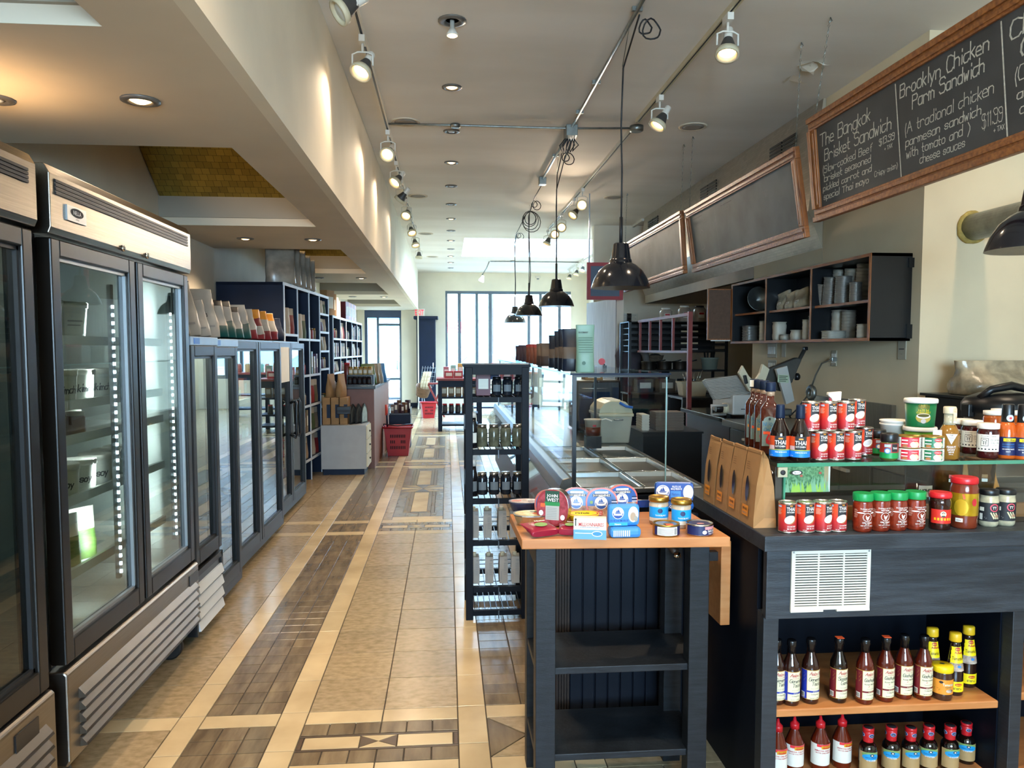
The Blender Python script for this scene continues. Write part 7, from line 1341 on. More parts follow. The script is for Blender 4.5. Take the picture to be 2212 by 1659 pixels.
def shelf_goods():
    Z1, Z2 = .35, .07
    dark = mat('dark_brown_sauce', '#2b120c', .1, vary=.3, coat=.4); red = mat('deep_red_sauce', '#521609', .1, vary=.2, coat=.4); cap = mat('black_shrink_cap', '#0c0d10', .25, vary=.1); crm = mat('cream_label', '#d6cfae', .5, vary=.04); script = mat('script_red', '#a8303c', .5, vary=.04); gold = mat('label_gold_edge', '#b88a3a', .4, vary=.05)
    kinds = {'gen': (dark, mat('royal_blue_label', '#1b2f96', .4, vary=.05), ('General', "Tso's")), 'ses': (mat('black_brown_sauce', '#160d09', .1, vary=.2, coat=.4), mat('maroon_label', '#6a1420', .4, vary=.05), ('Sesame', 'Garlic')), 'goc': (red, mat('maroon_label'), ('Gochujang', 'Korean Chili Sauce'))}
    xs = [(1683, 'gen', 1524), (1715, 'gen', 1526), (1757, 'gen', 1522), (1818, 'ses', 1520), (1875, 'goc', 1523), (1920, 'goc', 1518), (1960, 'goc', 1512), (2003, 'goc', 1514)]
    cnt = {'gen': 0, 'goc': 0, 'ses': 0}; names = {'gen': 'blue and cream labelled', 'goc': 'red sauce maroon and cream labelled', 'ses': ''}; src = {}
    for px, kd, py in xs:
        q = GZ(px, py, Z1); i = cnt[kd]; cnt[kd] += 1; lab = (ORD[i]+' '+names[kd]+' sauce bottle from the left on orange shelf') if kd != 'ses' else 'black brown sesame sauce bottle with maroon and cream label on shelf'
        x, y = q[0], q[1]+.025; rz = [R(2), R(-2), R(6), R(8), R(4)][(i+len(kd)) % 5]
        if kd in src: r_ = dup(src[kd], lab, (x, y, Z1), rz); continue
        liq, side, words = kinds[kd]; t = thing('stir_fry_sauce_bottle', lab, 'bottle', (x, y, Z1), rz, names[kd]+' bottles' if kd != 'ses' else None); src[kd] = t; r = .0265
        lath(t, 'bottle', [(r*.9, 0), (r*.99, .005), (r, .012), (r, .115), (r*.93, .13), (r*.62, .152), (r*.48, .162), (r*.45, .17)], liq, 24); lath(t, 'cap', [(r*.47, .165), (r*.46, .185), (r*.5, .187), (r*.56, .19), (r*.56, .204), (r*.5, .207), (0, .207)], cap, 20)
        b = MB(); sf = cyl(r); b.rect(sf, -.044, .033, .016, .112, .0006, gold, 14); b.rect(sf, -.043, -.018, .0175, .1105, .001, side, 5); b.rect(sf, -.017, .032, .0175, .1105, .001, crm, 9); b.rect(sf, -.017, .032, .04, .0455, .0014, side, 9); b.text(sf, 'All Natural', .008, .0427, .003, .0018, crm, .016)
        b.chalk(sf, 'Asian Home', -.01, .096, .010, .0013, .0016, script, gap=.5, slant=.3); b.rect(sf, -.004, .02, .09, .0908, .0014, script, 3)
        two = kd == 'goc'
        b.chalk(sf, words[0], -.012, .077, .0115 if not two else .0095, .0012, .0016, M_ink, gap=.6, slant=.2)
        if two: b.text(sf, words[1], .008, .068, .0045, .0016, M_ink, .038); b.poly(sf, [(-.002, .059), (.004, .063), (.003, .06)], .0016, script)
        else: b.chalk(sf, words[1], -.004, .063, .0115, .0012, .0016, M_ink, gap=.6, slant=.2)
        b.text(sf, 'Simmer and Stir Fry', .008, .053, .0028, .0016, M_greyt, .026); b.text(sf, 'Cooking Sauce', .008, .034, .0032, .0016, M_ink, .026); b.text(sf, 'Net Wt 12 oz (340 g)', .008, .022, .0026, .0016, M_ink, .03); small(b, sf, -.041, .1, .02, 9, .0012, gold, 2.6, .0016); b.rect(sf, -.038, -.024, .021, .038, .0016, M_paper, 3); [b.rect(sf, -.037+.002*i, -.036+.002*i, .023, .036, .0022, M_ink) for i in range(6)]; b.build('label_print', t)
    # orange price stickers lie on two caps
    for px, w in ((1822, 'sesame'), (1922, 'second red')): pass
    for o in list(bpy.data.objects):
        if o.get('label', '').startswith('black brown sesame') or o.get('label', '').startswith('second red sauce'): MB().box(-.011, .012, -.011, .009, .207, .2085, M_orange).build('sticker', o)
    yb = mat('tamarind_glass', '#24130e', .1, vary=.2, coat=.4); pic = mat('tamarind_picture', '#6b4636', .5, col2='#c9b8a4', scale=40)
    for k, (px, y) in enumerate(((2012, 2.37), (2062, 2.322), (2090, 2.375))):
        q = GY(px, 1430, y); t = thing('tamarind_bottle', ORD[k]+' yellow capped yellow labelled cone bottle from the left on shelf', 'bottle', (q[0], y, Z1), R(0), 'yellow capped bottles'); r = .027
        lath(t, 'bottle', [(r*.93, 0), (r, .004), (r, .07), (r*.95, .085), (r*.52, .168), (r*.48, .178)], yb, 22); lath(t, 'cap', [(r*.66, .176), (r*.7, .178), (r*.68, .2), (r*.6, .204), (0, .204)], M_yellow, 14); b = MB(); rf = lambda v: r if v < .07 else r*(.97-.43*(v-.085)/.083) if v > .085 else r*.97; sf = cyl(rf)
        b.rect(sf, -.03, .03, .014, .048, .0006, M_yellowp, 10); b.ell(sf, .003, .038, .011, .005, .0014, M_redink, 10); b.text(sf, 'MAGGI', .003, .038, .0045, .002, M_yellowp, .016); small(b, sf, -.012, .026, .026, 3, .0014, M_ink)
        for i in range(6): v0, v1 = .082+.013*i, .082+.013*(i+1); k_ = rf(v0)/r; b.strip(sf, [-.026*k_, -.013*k_, 0, .013*k_, .026*k_], [v0]*5, [v1]*5, .0012, pic if i < 2 else M_yellowp)
        b.ell(sf, .001, .153, .008, .006, .002, M_redink, 10); b.text(sf, 'MAGGI', .001, .153, .0045, .0026, M_yellowp, .013); b.chalk(sf, 'Authentic', -.008, .139, .006, .0009, .002, M_redink, gap=.4); b.text(sf, 'Tamarind', .0, .124, .011, .002, mat('brown_print'), .032); b.ell(sf, .004, .098, .006, .004, .002, M_lblue, 8); b.build('label_print', t)
    q = GZ(2048, 1516, Z1); t = thing('tamarind_jar', 'short dark jar with yellow lid and orange label at shelf front', 'jar', (q[0], q[1]+.033, Z1), R(-6)); r = .0315; lath(t, 'jar', [(r*.88, 0), (r*.98, .006), (r, .02), (r, .078), (r*.94, .088), (r*.93, .092)], mat('tamarind_paste', '#3c2318', .16, vary=.2, coat=.3), 24); lath(t, 'lid', [(r*.98, .09), (r*1.02, .092), (r*1.02, .106), (r*.97, .11), (0, .11)], mat('bright_yellow_lid', '#e0bf10', .4, vary=.03), 28)
    b = MB(); sf = cyl(r); b.rect(sf, -.04, .04, .022, .07, .0006, mat('orange_label', '#d88a2c', .45, vary=.05), 12); b.ell(sf, -.012, .062, .006, .004, .0012, M_ink, 8); b.text(sf, 'Tamarind', .01, .055, .0085, .0012, mat('mint_print', '#bfe0cc', .5, vary=.03), .036); b.text(sf, 'TAMARIND', .01, .046, .003, .0012, M_teal, .026); b.ell(sf, .014, .034, .012, .006, .0012, pic, 10); small(b, sf, -.034, .04, .02, 4, .0012, mat('brown_print')); b.build('label_print', t); b = MB(); sf = plane((0, 0, .1102), (1, 0, 0), (0, 1, 0)); b.ell(sf, 0, .006, .008, .006, .0002, M_ink, 10); b.build('lid_print', t)
    sr = mat('sriracha_red_brown', '#5e1c0a', .14, vary=.15, coat=.3); ye = mat('gold_crest', '#d8a020', .4, vary=.05); src = None
    for k, (px, py, y) in enumerate(((1681, 1552, 2.37), (1717, 1548, 2.4), (1773, 1546, 2.4), (1820, 1543, 2.41))):
        q = GY(px, py, y); h = q[2]-Z2; lab = ORD[k]+' red nozzled squeeze bottle from the left on lowest shelf'; s = h/.238
        if src: r_ = dup(src, lab, (q[0], y, Z2), R(4*k-4)); r_.scale = (1, 1, s); continue
        t = src = thing('sriracha_bottle', lab, 'bottle', (q[0], y, Z2), R(-4), 'red nozzled squeeze bottles'); t.scale = (1, 1, s); r = .0305
        lath(t, 'bottle', [(r*.95, 0), (r, .005), (r, .115), (r*.97, .13), (r*.42, .185), (r*.4, .19)], sr, 24); lath(t, 'cap', [(r*.5, .188), (r*.5, .209), (r*.46, .211), (r*.2, .221), (r*.12, .238), (0, .2385)], M_red, 20)
        b = MB(); sf = cyl(r); b.rect(sf, -.046, .046, .03, .126, .0008, M_paper, 14); b.rect(sf, -.02, .046, .114, .126, .0014, mat('coral_badge'), 10); b.rect(sf, -.006, .028, .106, .12, .002, ye, 5); b.rect(sf, -.002, .024, .1085, .1125, .0026, M_redink, 4); b.text(sf, 'LEE KUM KEE', .011, .1165, .0035, .0026, M_redink, .026); b.text(sf, 'SRIRACHA CHILI SAUCE', .006, .098, .0065, .0016, M_redink, .066); b.text(sf, 'SAUCE CHILI SRIRACHA', .006, .088, .005, .0016, M_redink, .06); b.build('label_print', t)
    sy = mat('soy_black', '#0c0706', .06, vary=.2, coat=.5); src = None; rc = mat('red_shrink_cap', '#b81a22', .3, vary=.05)
    for k, (px, py, y) in enumerate(((1876, 1570, 2.36), (1926, 1568, 2.37), (1968, 1570, 2.37), (2007, 1566, 2.37), (2053, 1566, 2.36), (2088, 1560, 2.4))):
        q = GY(px, py, y); h = q[2]-Z2; lab = ORD[k]+' red capped soy bottle from the left on lowest shelf'
        if src: r_ = dup(src, lab, (q[0], y, Z2), R(-12 if k % 2 else 6)); r_.scale = (1, 1, h/.215); continue
        t = src = thing('soy_bottle', lab, 'bottle', (q[0], y, Z2), R(4), 'red capped soy bottles'); t.scale = (1, 1, h/.215); r = .0285
        lath(t, 'bottle', [(r*.95, 0), (r, .004), (r, .112), (r*.9, .13), (r*.6, .15)], sy, 22); lath(t, 'cap', [(r*.6, .146), (r*.56, .155), (r*.6, .172), (r*.62, .196), (r*.58, .199), (r*.58, .199), (r*.64, .201), (r*.64, .213), (r*.6, .215), (r*.6, .215)], rc, 22); lath(t, 'cap_disc', [(r*.52, .2151), (r*.52, .2156), (0, .2156)], M_ink, 18)
        b = MB(); sf = cyl(r); b.rect(sf, -.04, .04, .02, .112, .0006, mat('tan_soy_label', '#a88a5c', .5, vary=.05), 12); lf = mat('leaf_print'); b.ell(sf, 0, .102, .03, .012, .0012, lf, 12); b.ell(sf, 0, .09, .028, .016, .0016, mat('sky_cyan_print', '#1c92c8', .4, vary=.04), 12); b.ell(sf, .002, .1, .006, .006, .002, M_ink, 8); b.ell(sf, .002, .1, .003, .003, .0024, M_wtext, 6); b.text(sf, 'KIKKOMAN', .0, .089, .005, .0022, M_boat, .034); b.text(sf, 'OYSTER', 0, .076, .007, .002, M_wtext, .03); s2 = cyl(r*.61); [(b.ell(s2, u, .183, .009, .009, .0012, mat('pale_blue_print'), 12), b.ell(s2, u, .183, .0076, .0076, .0016, mat('ring_blue', '#27509a', .4, vary=.03), 12), b.ell(s2, u, .183, .006, .005, .002, M_ink, 10), b.text(s2, 'SOY', u, .183, .003, .0024, M_wtext, .008)) for u in (-.026, .004, .034)]; b.build('label_print', t)
shelf_goods()
# ================================================================= WALL CABINET WITH TAKEOUT TUBS
def wallcab():
    X0, X1, Y0, Y1, Z0, Z1 = 2.67, 2.945, 4.66, 7.04, 1.535, 2.09
    t = thing('wall_cabinet', 'black open wall cabinet with oak edges full of takeout tubs', 'cabinet', (X0, Y0, 0)); d, w = X1-X0, Y1-Y0; zm = [1.80, 1.805, 1.81]
    for a, c, nm in ((0, .022, 'end_panel'), (w-.022, w, 'end_panel'), (.79, .81, 'divider'), (1.59, 1.61, 'divider')): MB().box(.004, d, a, c, Z0, Z1, M_black).build(nm, t); MB().box(0, .004, a-.001, c+.001, Z0, Z1, M_oakv).build('edge_strip', t)
    for z in (Z0, Z1-.02): MB().box(.004, d, .0, w, z, z+.02, M_black).build('board', t); MB().box(-.0005, .004, 0, w, z, z+.02, M_oak).build('edge_strip', t)
    for i, (a, c) in enumerate(((.022, .79), (.81, 1.59), (1.61, w-.022))): MB().box(.034, d, a, c, zm[i]-.018, zm[i], M_black).build('shelf', t); MB().box(.03, .034, a, c, zm[i]-.018, zm[i], M_oak).build('edge_strip', t)
    MB().box(d-.012, d, .02, w-.02, Z0+.02, Z1-.02, mat('dark_back_panel', '#0b1626', .6, vary=.1)).build('back_panel', t); MB().box(d-.03, d+.004, -.015, .0, 1.55, 1.64, M_black).build('bracket', t); MB().box(d-.03, d+.004, -.015, .0, 2.0, 2.06, M_black).build('bracket', t)
    al = mat('silver_foil_tray', '#8e8d88', .35, .6, vary=.08); cl = mat('cloudy_tub', '#a09c90', .35, vary=.08); pw = mat('pulp_white', '#bdb6a6', .5, vary=.06)
    def stack(label, px, py, zb, r, h, n, m, sq=1.0, lean=(0, 0), xx=None, flare=.85):
        x = xx or X0+.045+r; q = GX(px, py, x); s = thing('container_stack', label, 'container stack', (x, q[1], zb), group='takeout tub stacks in the wall cabinet'); s.rotation_euler = (lean[0], lean[1], 0)
        pr = [(r*flare, 0)]
        for k in range(n): z = h*(k+.2)/n; pr += [(r*.96, z), (r*1.0, z+h/n*.2), (r*1.0, z+h/n*.5), (r*.95, z+h/n*.55)]
        b = MB(); b.lathe(pr+[(r*.9, h), (0, h*.98)], m, 20, pw=sq); b.build('stack', s)
        b = MB(); b.lathe([(r*1.02, h*.985), (r*1.03, h), (r*.98, h+.004), (r*.9, h)], m, 20, pw=sq); b.build('top_rim', s)
    zt = zm[0]; zb = Z0+.02
    for k, (px, h, r, lx) in enumerate(((1772, .16, .045, .14), (1792, .2, .052, .12), (1820, .19, .055, .06), (1848, .13, .04, 0))): stack(ORD[k]+' leaning tub stack from the left in the upper right bay of wall cabinet', px, 640, zt, r, h, 14, al, 1.0, (lx, 0))
    for k, (px, h, r) in enumerate(((1812, .26, .05), (1838, .25, .05), (1862, .27, .045))): stack(ORD[k]+' tall rear tub stack from the left in the upper right bay', px, 620, zt, r, h, 12, cl, .6, (.1, 0), X0+.2)
    stack('broad stack of oval foil trays in the lower right bay', 1770, 735, zb, .075, .175, 16, al, .7); stack('flat low stack of square trays in the lower right bay', 1800, 735, zb, .07, .055, 6, cl, .45, xx=X0+.085); stack('small white tub stack at the right end of the lower right bay', 1862, 730, zb, .035, .09, 3, pw, 1.0); stack('clear cup stack behind the flat trays in the lower right bay', 1833, 715, zb, .045, .2, 9, cl, .7, xx=X0+.19); stack('rear white tub stack in the lower right bay', 1812, 715, zb, .05, .21, 4, pw, .7, xx=X0+.2)
    stack('tall white tub stack in the lower middle bay', 1683, 735, zb, .05, .15, 2, pw, .5); stack('low clear tub in the lower middle bay', 1697, 735, zb, .04, .045, 1, cl, .6); stack('upturned white tub in the lower middle bay', 1722, 735, zb, .048, .075, 1, pw, .6, flare=1.0); stack('slim white tub stack beside the right divider of the middle bay', 1742, 730, zb, .03, .15, 4, pw, .8)
    stack('ribbed foil tray stack in the lower left bay', 1622, 735, zb, .07, .14, 6, al, .5); stack('tall cup stack beside the left divider', 1648, 730, zb, .032, .17, 6, pw, 1.0)
    q = GX(1633, 640, X0+.12); s = thing('steel_bowl', 'round steel bowl on edge in the upper left bay of wall cabinet', 'bowl', (X0+.12, q[1], zm[2]+.11)); o = MB().lathe([(.04, 0), (.09, .03), (.11, .08), (.112, .082), (.105, .078), (.085, .036), (0, .01)], M_galv, 24).build('bowl', s); o.rotation_euler = (R(80), 0, 0); lath(o, 'foot_ring', [(.04, -.004), (.044, -.004), (.042, .004)], M_galv, 20)
    bagm = mat('clear_wrapped_lids', '#a59c86', .3, vary=.2, scale=20)
    for k, px in enumerate((1678, 1696, 1714, 1735)): q = GX(px, 655, X0+.12); pouch('lid_bag', ORD[k]+' clear bag of lids from the left in the upper middle bay', 'bag', (X0+.13, q[1], zm[1]), .17, .11, .14+.012*(k % 2), [(0, bagm)], R(-80), (0, R(-12)), seed=200+k, group='bags of lids', rip=.06, top=.3, art=lambda b, sf, w, h: (b.rect(sf, -w*.14, w*.14, h*.3, h*.42, .004, M_paper), b.rect(sf, -w*.1, w*.1, h*.33, h*.36, .006, M_ink)))
    t2 = thing('hanging_board', 'brown cork board hung on the far end of the wall cabinet', 'board', (2.46, 7.06, 1.58)); MB().box(0, .21, 0, .015, 0, .46, mat('brown_cork', '#5a4232', .8, vary=.12, scale=30)).build('panel', t2); [MB().box(*q).build('frame_rail', t2) for q in ((-.01, .0, -.005, .02, -.01, .47, M_oakv), (.21, .22, -.005, .02, -.01, .47, M_oakv), (0, .21, -.005, .02, .46, .47, M_oak), (0, .21, -.005, .02, -.01, 0, M_oak))]; MB().box(.03, .24, .016, .02, -.02, .3, M_paper).build('paper', t2)
wallcab()
# ================================================================= STAFF SIDE: BENCH, SLICER, KITCHEN
def bench():
    bt = mat('black_stone_top', '#14171b', .12, vary=.2, scale=60)
    t = thing('slicer_counter', 'black topped counter under the meat slicer', 'counter', (0, 0, 0)); MB().box(2.2, 2.94, 5.9, 7.06, .895, .93, bt).build('top', t, bev=.004); MB().box(2.26, 2.92, 5.95, 7.04, 0, .895, mat('dark_brown_panel', '#33231c', .5, vary=.08)).build('base', t)
    s = mat('dull_bench_steel', '#8c8578', .34, .85, vary=.1, stretch=(1, 30, 1), scale=6)
    t = thing('steel_bench', 'long steel work bench with drawers along the wall', 'bench', (0, 0, 0)); MB().box(2.17, 2.94, 3.1, 5.88, .88, .93, s).build('top', t, bev=.004); MB().box(2.94, 3.7, 3.1, 4.55, .88, .93, s).build('top', t); MB().box(2.91, 2.94, 4.78, 5.88, .93, 1.115, s).build('backsplash', t); MB().box(2.95, 3.7, 4.53, 4.56, .93, 1.05, s).build('backsplash', t)
    MB().box(2.24, 2.92, 3.1, 5.86, .1, .88, s).build('base', t); MB().box(2.28, 2.88, 3.1, 5.8, 0, .1, M_black).build('plinth', t)
    for k in range(4): o = MB().box(2.222, 2.24, 3.15+.68*k, 3.8+.68*k, .55, .86, s).build('drawer', t, bev=.004); MB().box(2.20, 2.222, 3.35+.68*k, 3.5+.68*k, .80, .815, M_plastw).build('handle', o)
    # slicer
    t = thing('meat_slicer', 'grey meat slicer with ribbed plate and raised carriage on black counter', 'slicer', (0, 0, 0)); Y = 5.98; p = lambda L, y=Y: [(GY(a, b, y)[0], GY(a, b, y)[2]) for a, b in L]
    wm = mat('pale_grey_casting', '#b4b2ac', .35, vary=.05); rib = mat('ribbed_plate', '#8e8c86', .3, .7, vary=.1, stretch=(1, 1, 60), scale=3, bump=.5, bscale=1.6)
    x0, z1 = p([(1578, 852)])[0]; x1, _ = p([(1652, 852)])[0]; MB().box(x0, x1, 5.93, 6.4, .955, z1, wm).build('motor_housing', t, bev=.012)
    for x in (x0+.04, x1-.04): MB().lathe([(.02, 0), (.015, .028)], M_rubber, 12, (x, 6.1, .93)).build('foot', t)
    MB().box(x0+.17, x0+.235, 5.925, 5.93, .985, 1.035, M_yellowp).build('warning_sticker', t); MB().box(x0+.07, x0+.12, 5.926, 5.93, 1.0, 1.006, M_ink).build('maker_strip', t)
    o = MB().lathe([(.04, -.01), (.045, 0), (.045, .03), (.03, .035), (.03, .085), (.026, .09)], M_black, 20, mats=[M_cream, M_cream, M_cream, M_black, M_black]).build('knob', t); o.location = (x0-.005, 6.05, 1.0); o.rotation_euler = (0, R(-90), 0)
    MB().tube([(x0-.02, 6.0, 1.03), (x0-.16, 5.97, 1.03), (x0-.16, 5.97, .96), (x0-.03, 6.0, .955)], .012, wm, 6).build('lever', t)
    pl = p([(1517, 823), (1524, 818), (1594, 810), (1626, 849), (1600, 858), (1541, 864)]); b = MB(); b.prism(pl, 'y', 5.98, 6.0, rib); b.build('ribbed_plate', t, bev=.006)
    b = MB()
    for k in range(14):
        a = Vector((pl[0][0], 0, pl[0][1])).lerp(Vector((pl[5][0], 0, pl[5][1])), (k+.5)/14); c = Vector((pl[2][0], 0, pl[2][1])).lerp(Vector((pl[3][0], 0, pl[3][1])), (k+.5)/14); b.tube([(a.x+.02, 5.978, a.z), (c.x-.02, 5.978, c.z)], .003, wm, 4)
    b.build('rib', t, kind='stuff')
    MB().prism(p([(1594, 806), (1603, 789), (1616, 812), (1628, 824), (1640, 806), (1646, 786), (1661, 797), (1650, 828), (1640, 848), (1618, 846)], 5.9), 'y', 5.88, 5.92, M_cream).build('guard', t, bev=.006); MB().prism(p([(1606, 811), (1612, 810), (1616, 828), (1610, 830)], 5.86), 'y', 5.85, 5.88, M_black).build('grip', t, bev=.006)
    MB().prism(p([(1652, 800), (1722, 772), (1733, 776), (1712, 826), (1690, 846), (1652, 838)], 5.9), 'y', 5.9, 5.96, mat('dark_slicer_steel', '#5c5b57', .35, .7, vary=.1)).build('carriage', t, bev=.008); MB().prism(p([(1677, 797), (1701, 790), (1717, 866), (1699, 874)], 5.8), 'y', 5.8, 5.84, wm).build('strut', t, bev=.005)
    b = MB(); sf = plane((p([(1692, 818)], 5.8)[0][0], 5.7995, p([(1692, 818)], 5.8)[0][1]), (1, 0, -.05), (0.05, 0, 1)); b.rect(sf, -.045, .045, -.03, .03, .0, mat('pale_green_notice', '#a9b89a', .6, vary=.03)); [b.rect(sf, -.035, .035-.012*(i % 2), .017-.013*i, .022-.013*i, .0006, M_ink) for i in range(4)]; b.build('notice', t)
    b = MB(); b.tube([(p([(1712, 812)], 5.9)[0][0], 5.93, p([(1712, 812)], 5.9)[0][1]), (p([(1742, 755)], 5.9)[0][0], 5.93, p([(1742, 755)], 5.9)[0][1])], .016, mat('dark_slicer_steel'), 8); b.build('arm', t); b = MB(); b.cbox((p([(1743, 753)], 5.9)[0][0], 5.93, p([(1743, 753)], 5.9)[0][1]), (.04, .03, .03), M_black); b.build('arm_knob', t, bev=.008); o = MB().lathe([(.022, 0), (.03, .01), (.03, .03), (.02, .04)], M_black, 14).build('clamp_knob', t); o.location = (p([(1720, 814)], 5.9)[0][0], 5.93, p([(1720, 814)], 5.9)[0][1]); o.rotation_euler = (0, R(90), 0)
    MB().box(x1, x1+.22, 5.95, 6.4, .945, 1.0, mat('dark_slicer_steel')).build('tray', t, bev=.008)
    # wall plates
    def plate(label, px, py, w, h, kind):
        q = GX(px, py, 2.95); t = thing('wall_plate', label, 'wall plate', q); MB().box(-.008, 0, -w/2, w/2, -h/2, h/2, mat('cream_plate', '#a59a84', .45, vary=.04)).build('plate', t, bev=.003)
        if kind == 'sw':
            for k in range(6): MB().box(-.016, -.008, -w*.4+k*w*.145, -w*.4+k*w*.145+.012, -h*.25, h*.25, M_plastw).build('toggle', t)
        elif kind == 'out':
            for k in (-1, 1): MB().box(-.011, -.008, k*w*.22-.014, k*w*.22+.014, -h*.3, h*.3, M_plastw).build('rocker', t)
        elif kind == 'fire': b = MB(); b.box(-.0095, -.008, -w*.3, w*.3, .0, .006, M_ink); b.build('printed_line', t); MB().lathe([(.012, 0), (0, .001)], M_ink, 10, (-.009, 0, -.03)).build('mark', t)
    plate('wide six switch wall plate under the wall cabinet', 1669, 757, .19, .13, 'sw'); plate('blank wall plate beside the six switch plate', 1694, 757, .08, .12, ''); plate('second switch plate behind the meat slicer', 1669, 790, .17, .1, 'sw'); plate('wall outlet with grey cord plugged in', 1803, 774, .075, .12, 'out'); plate('small paper notice under the near end of wall cabinet', 1950, 755, .09, .13, 'fire')
    t = thing('power_cord', 'grey cord hanging from the wall outlet down behind the bottles', 'cord', (0, 0, 0)); L = [(1797, 776), (1775, 785), (1762, 810), (1748, 850), (1720, 885), (1700, 905)]; b = MB(); b.tube([GX(a, c, 2.90-.02*i) for i, (a, c) in enumerate(L)], .007, M_galv, 6); b.build('cable', t); q = GX(1800, 776, 2.92); MB().box(q[0]-.02, 2.942, q[1]-.02, q[1]+.02, q[2]-.015, q[2]+.015, M_galv).build('plug', t, bev=.004); b = MB(); q = GX(1755, 848, 2.84); b.tube([(q[0]-.01, q[1]+.05*cos(2*pi*k/9), q[2]+.045*sin(2*pi*k/9)) for k in range(9)], .02, M_galv, 6, closed=True); b.build('cord_knot', t)
    # pressure cooker, bag, spray bottle
    q = GY(2165, 870, 3.7); t = thing('pressure_cooker', 'black and steel pressure cooker with domed handle on the steel bench', 'cooker', (q[0]+.03, 3.75, .93)); r = .165
    lath(t, 'body', [(r*.9, 0), (r, .02), (r, .23), (r, .23)], M_steel, 30); lath(t, 'base', [(r*.85, -.0), (r*1.01, .0), (r*1.02, .03)], M_black, 30); lath(t, 'lid', [(r*1.08, .225), (r*1.1, .23), (r*1.1, .27), (r*1.04, .285), (r*.98, .3), (r*.6, .325), (0, .335)], M_black, 32); b = MB(); b.tube([(-.15, -.04, .30), (-.1, -.06, .345), (0, -.07, .365), (.1, -.06, .345), (.15, -.04, .30)], [.018, .02, .022, .02, .018], M_black, 8); b.build('handle', t); MB().box(-.198, -.165, -.03, .03, .2, .27, M_black).build('side_handle', t, bev=.006); MB().box(.165, .198, -.03, .03, .2, .27, M_black).build('side_handle', t, bev=.006)
    b = MB(); b.box(-.09, .09, -.175, -.155, .03, .2, M_black); b.build('control_panel', t, bev=.01)
    t = thing('black_crate', 'black plastic crate on the bench behind the pressure cooker', 'crate', (3.2, 4.25, .93)); MB().box(-.28, .3, -.2, .2, 0, .27, M_black).build('crate', t, bev=.006); MB().box(-.3, .32, -.22, .22, .27, .285, M_black).build('rim', t)
    pouch('clear_bag', 'crumpled clear bag of bread on the black crate by the wall', 'bag', (3.22, 4.25, 1.215), .5, .3, .2, [(0, mat('bread_in_bag', '#b29c7c', .25, vary=.3, scale=14, bump=.5, bscale=20))], 0, seed=31, rip=.06, top=.3)
    q = GY(1803, 860, 2.74); t = thing('spray_bottle', 'white spray bottle with red collar behind the stacked coconut cans', 'bottle', (q[0], 2.74, GT), R(10)); lath(t, 'bottle', [(.03, 0), (.034, .005), (.034, .1), (.015, .14)], M_plastw, 18); lath(t, 'collar', [(.017, .138), (.017, .156)], M_red, 16); MB().prism([(-.028, .185), (-.026, .196), (.022, .2), (.02, .165), (.008, .156), (-.01, .156), (-.014, .172)], 'y', -.012, .012, M_plastw).build('nozzle', t, bev=.003); MB().box(-.02, -.012, -.006, .006, .145, .178, M_red).build('trigger', t)
    # galvanised duct
    q = GY(2098, 492, 4.57); t = thing('vent_duct', 'galvanised round duct coming out of the right wall with foam collar', 'duct', (q[0], 4.57, q[2])); o = MB().lathe([(.082, 0), (.082, 3.0)], M_galv, 28).build('pipe', t); o.rotation_euler = (R(90), 0, 0)
    fm = mat('yellow_foam', '#a8904c', .85, vary=.2, bump=.8, bscale=40, scale=30); b = MB(); rr = random.Random(4); b.tube([(.086*cos(2*pi*k/26), -.012, .086*sin(2*pi*k/26)) for k in range(26)], [.012+.009*rr.random() for k in range(26)], fm, 8, closed=True); b.build('foam_collar', t)
    pe = mat('flaking_paint', '#ddd2bf', .7, vary=.05)
    for k, (px, py, rz) in enumerate(((1768, 135, .3), (1712, 168, 1.2), (1745, 138, 2.2))):
        q = GZ(px, py, CEIL); t = thing('paint_flake', ('largest', 'hooked', 'middle')[k]+' curl of flaking paint hanging from the ceiling by the chains', 'paint flake', q, rz); b = MB(); b.add([(-.06, 0, 0), (.05, .02, 0), (.065, -.04, -.02), (.02, -.06, -.035), (.01, -.1, -.05), (-.015, -.06, -.04), (-.05, -.05, -.02), (-.06, 0, -.002), (.05, .02, -.002)], [(0, 1, 2, 3, 5, 6), (3, 4, 5)], pe); b.build('curl', t); b = MB(); b.add([(-.05, .01, -.001), (.04, .03, -.001), (.05, .05, -.012), (0, .06, -.02), (-.04, .04, -.01)], [(0, 1, 2, 3, 4)], pe); b.build('curl', t)
bench()
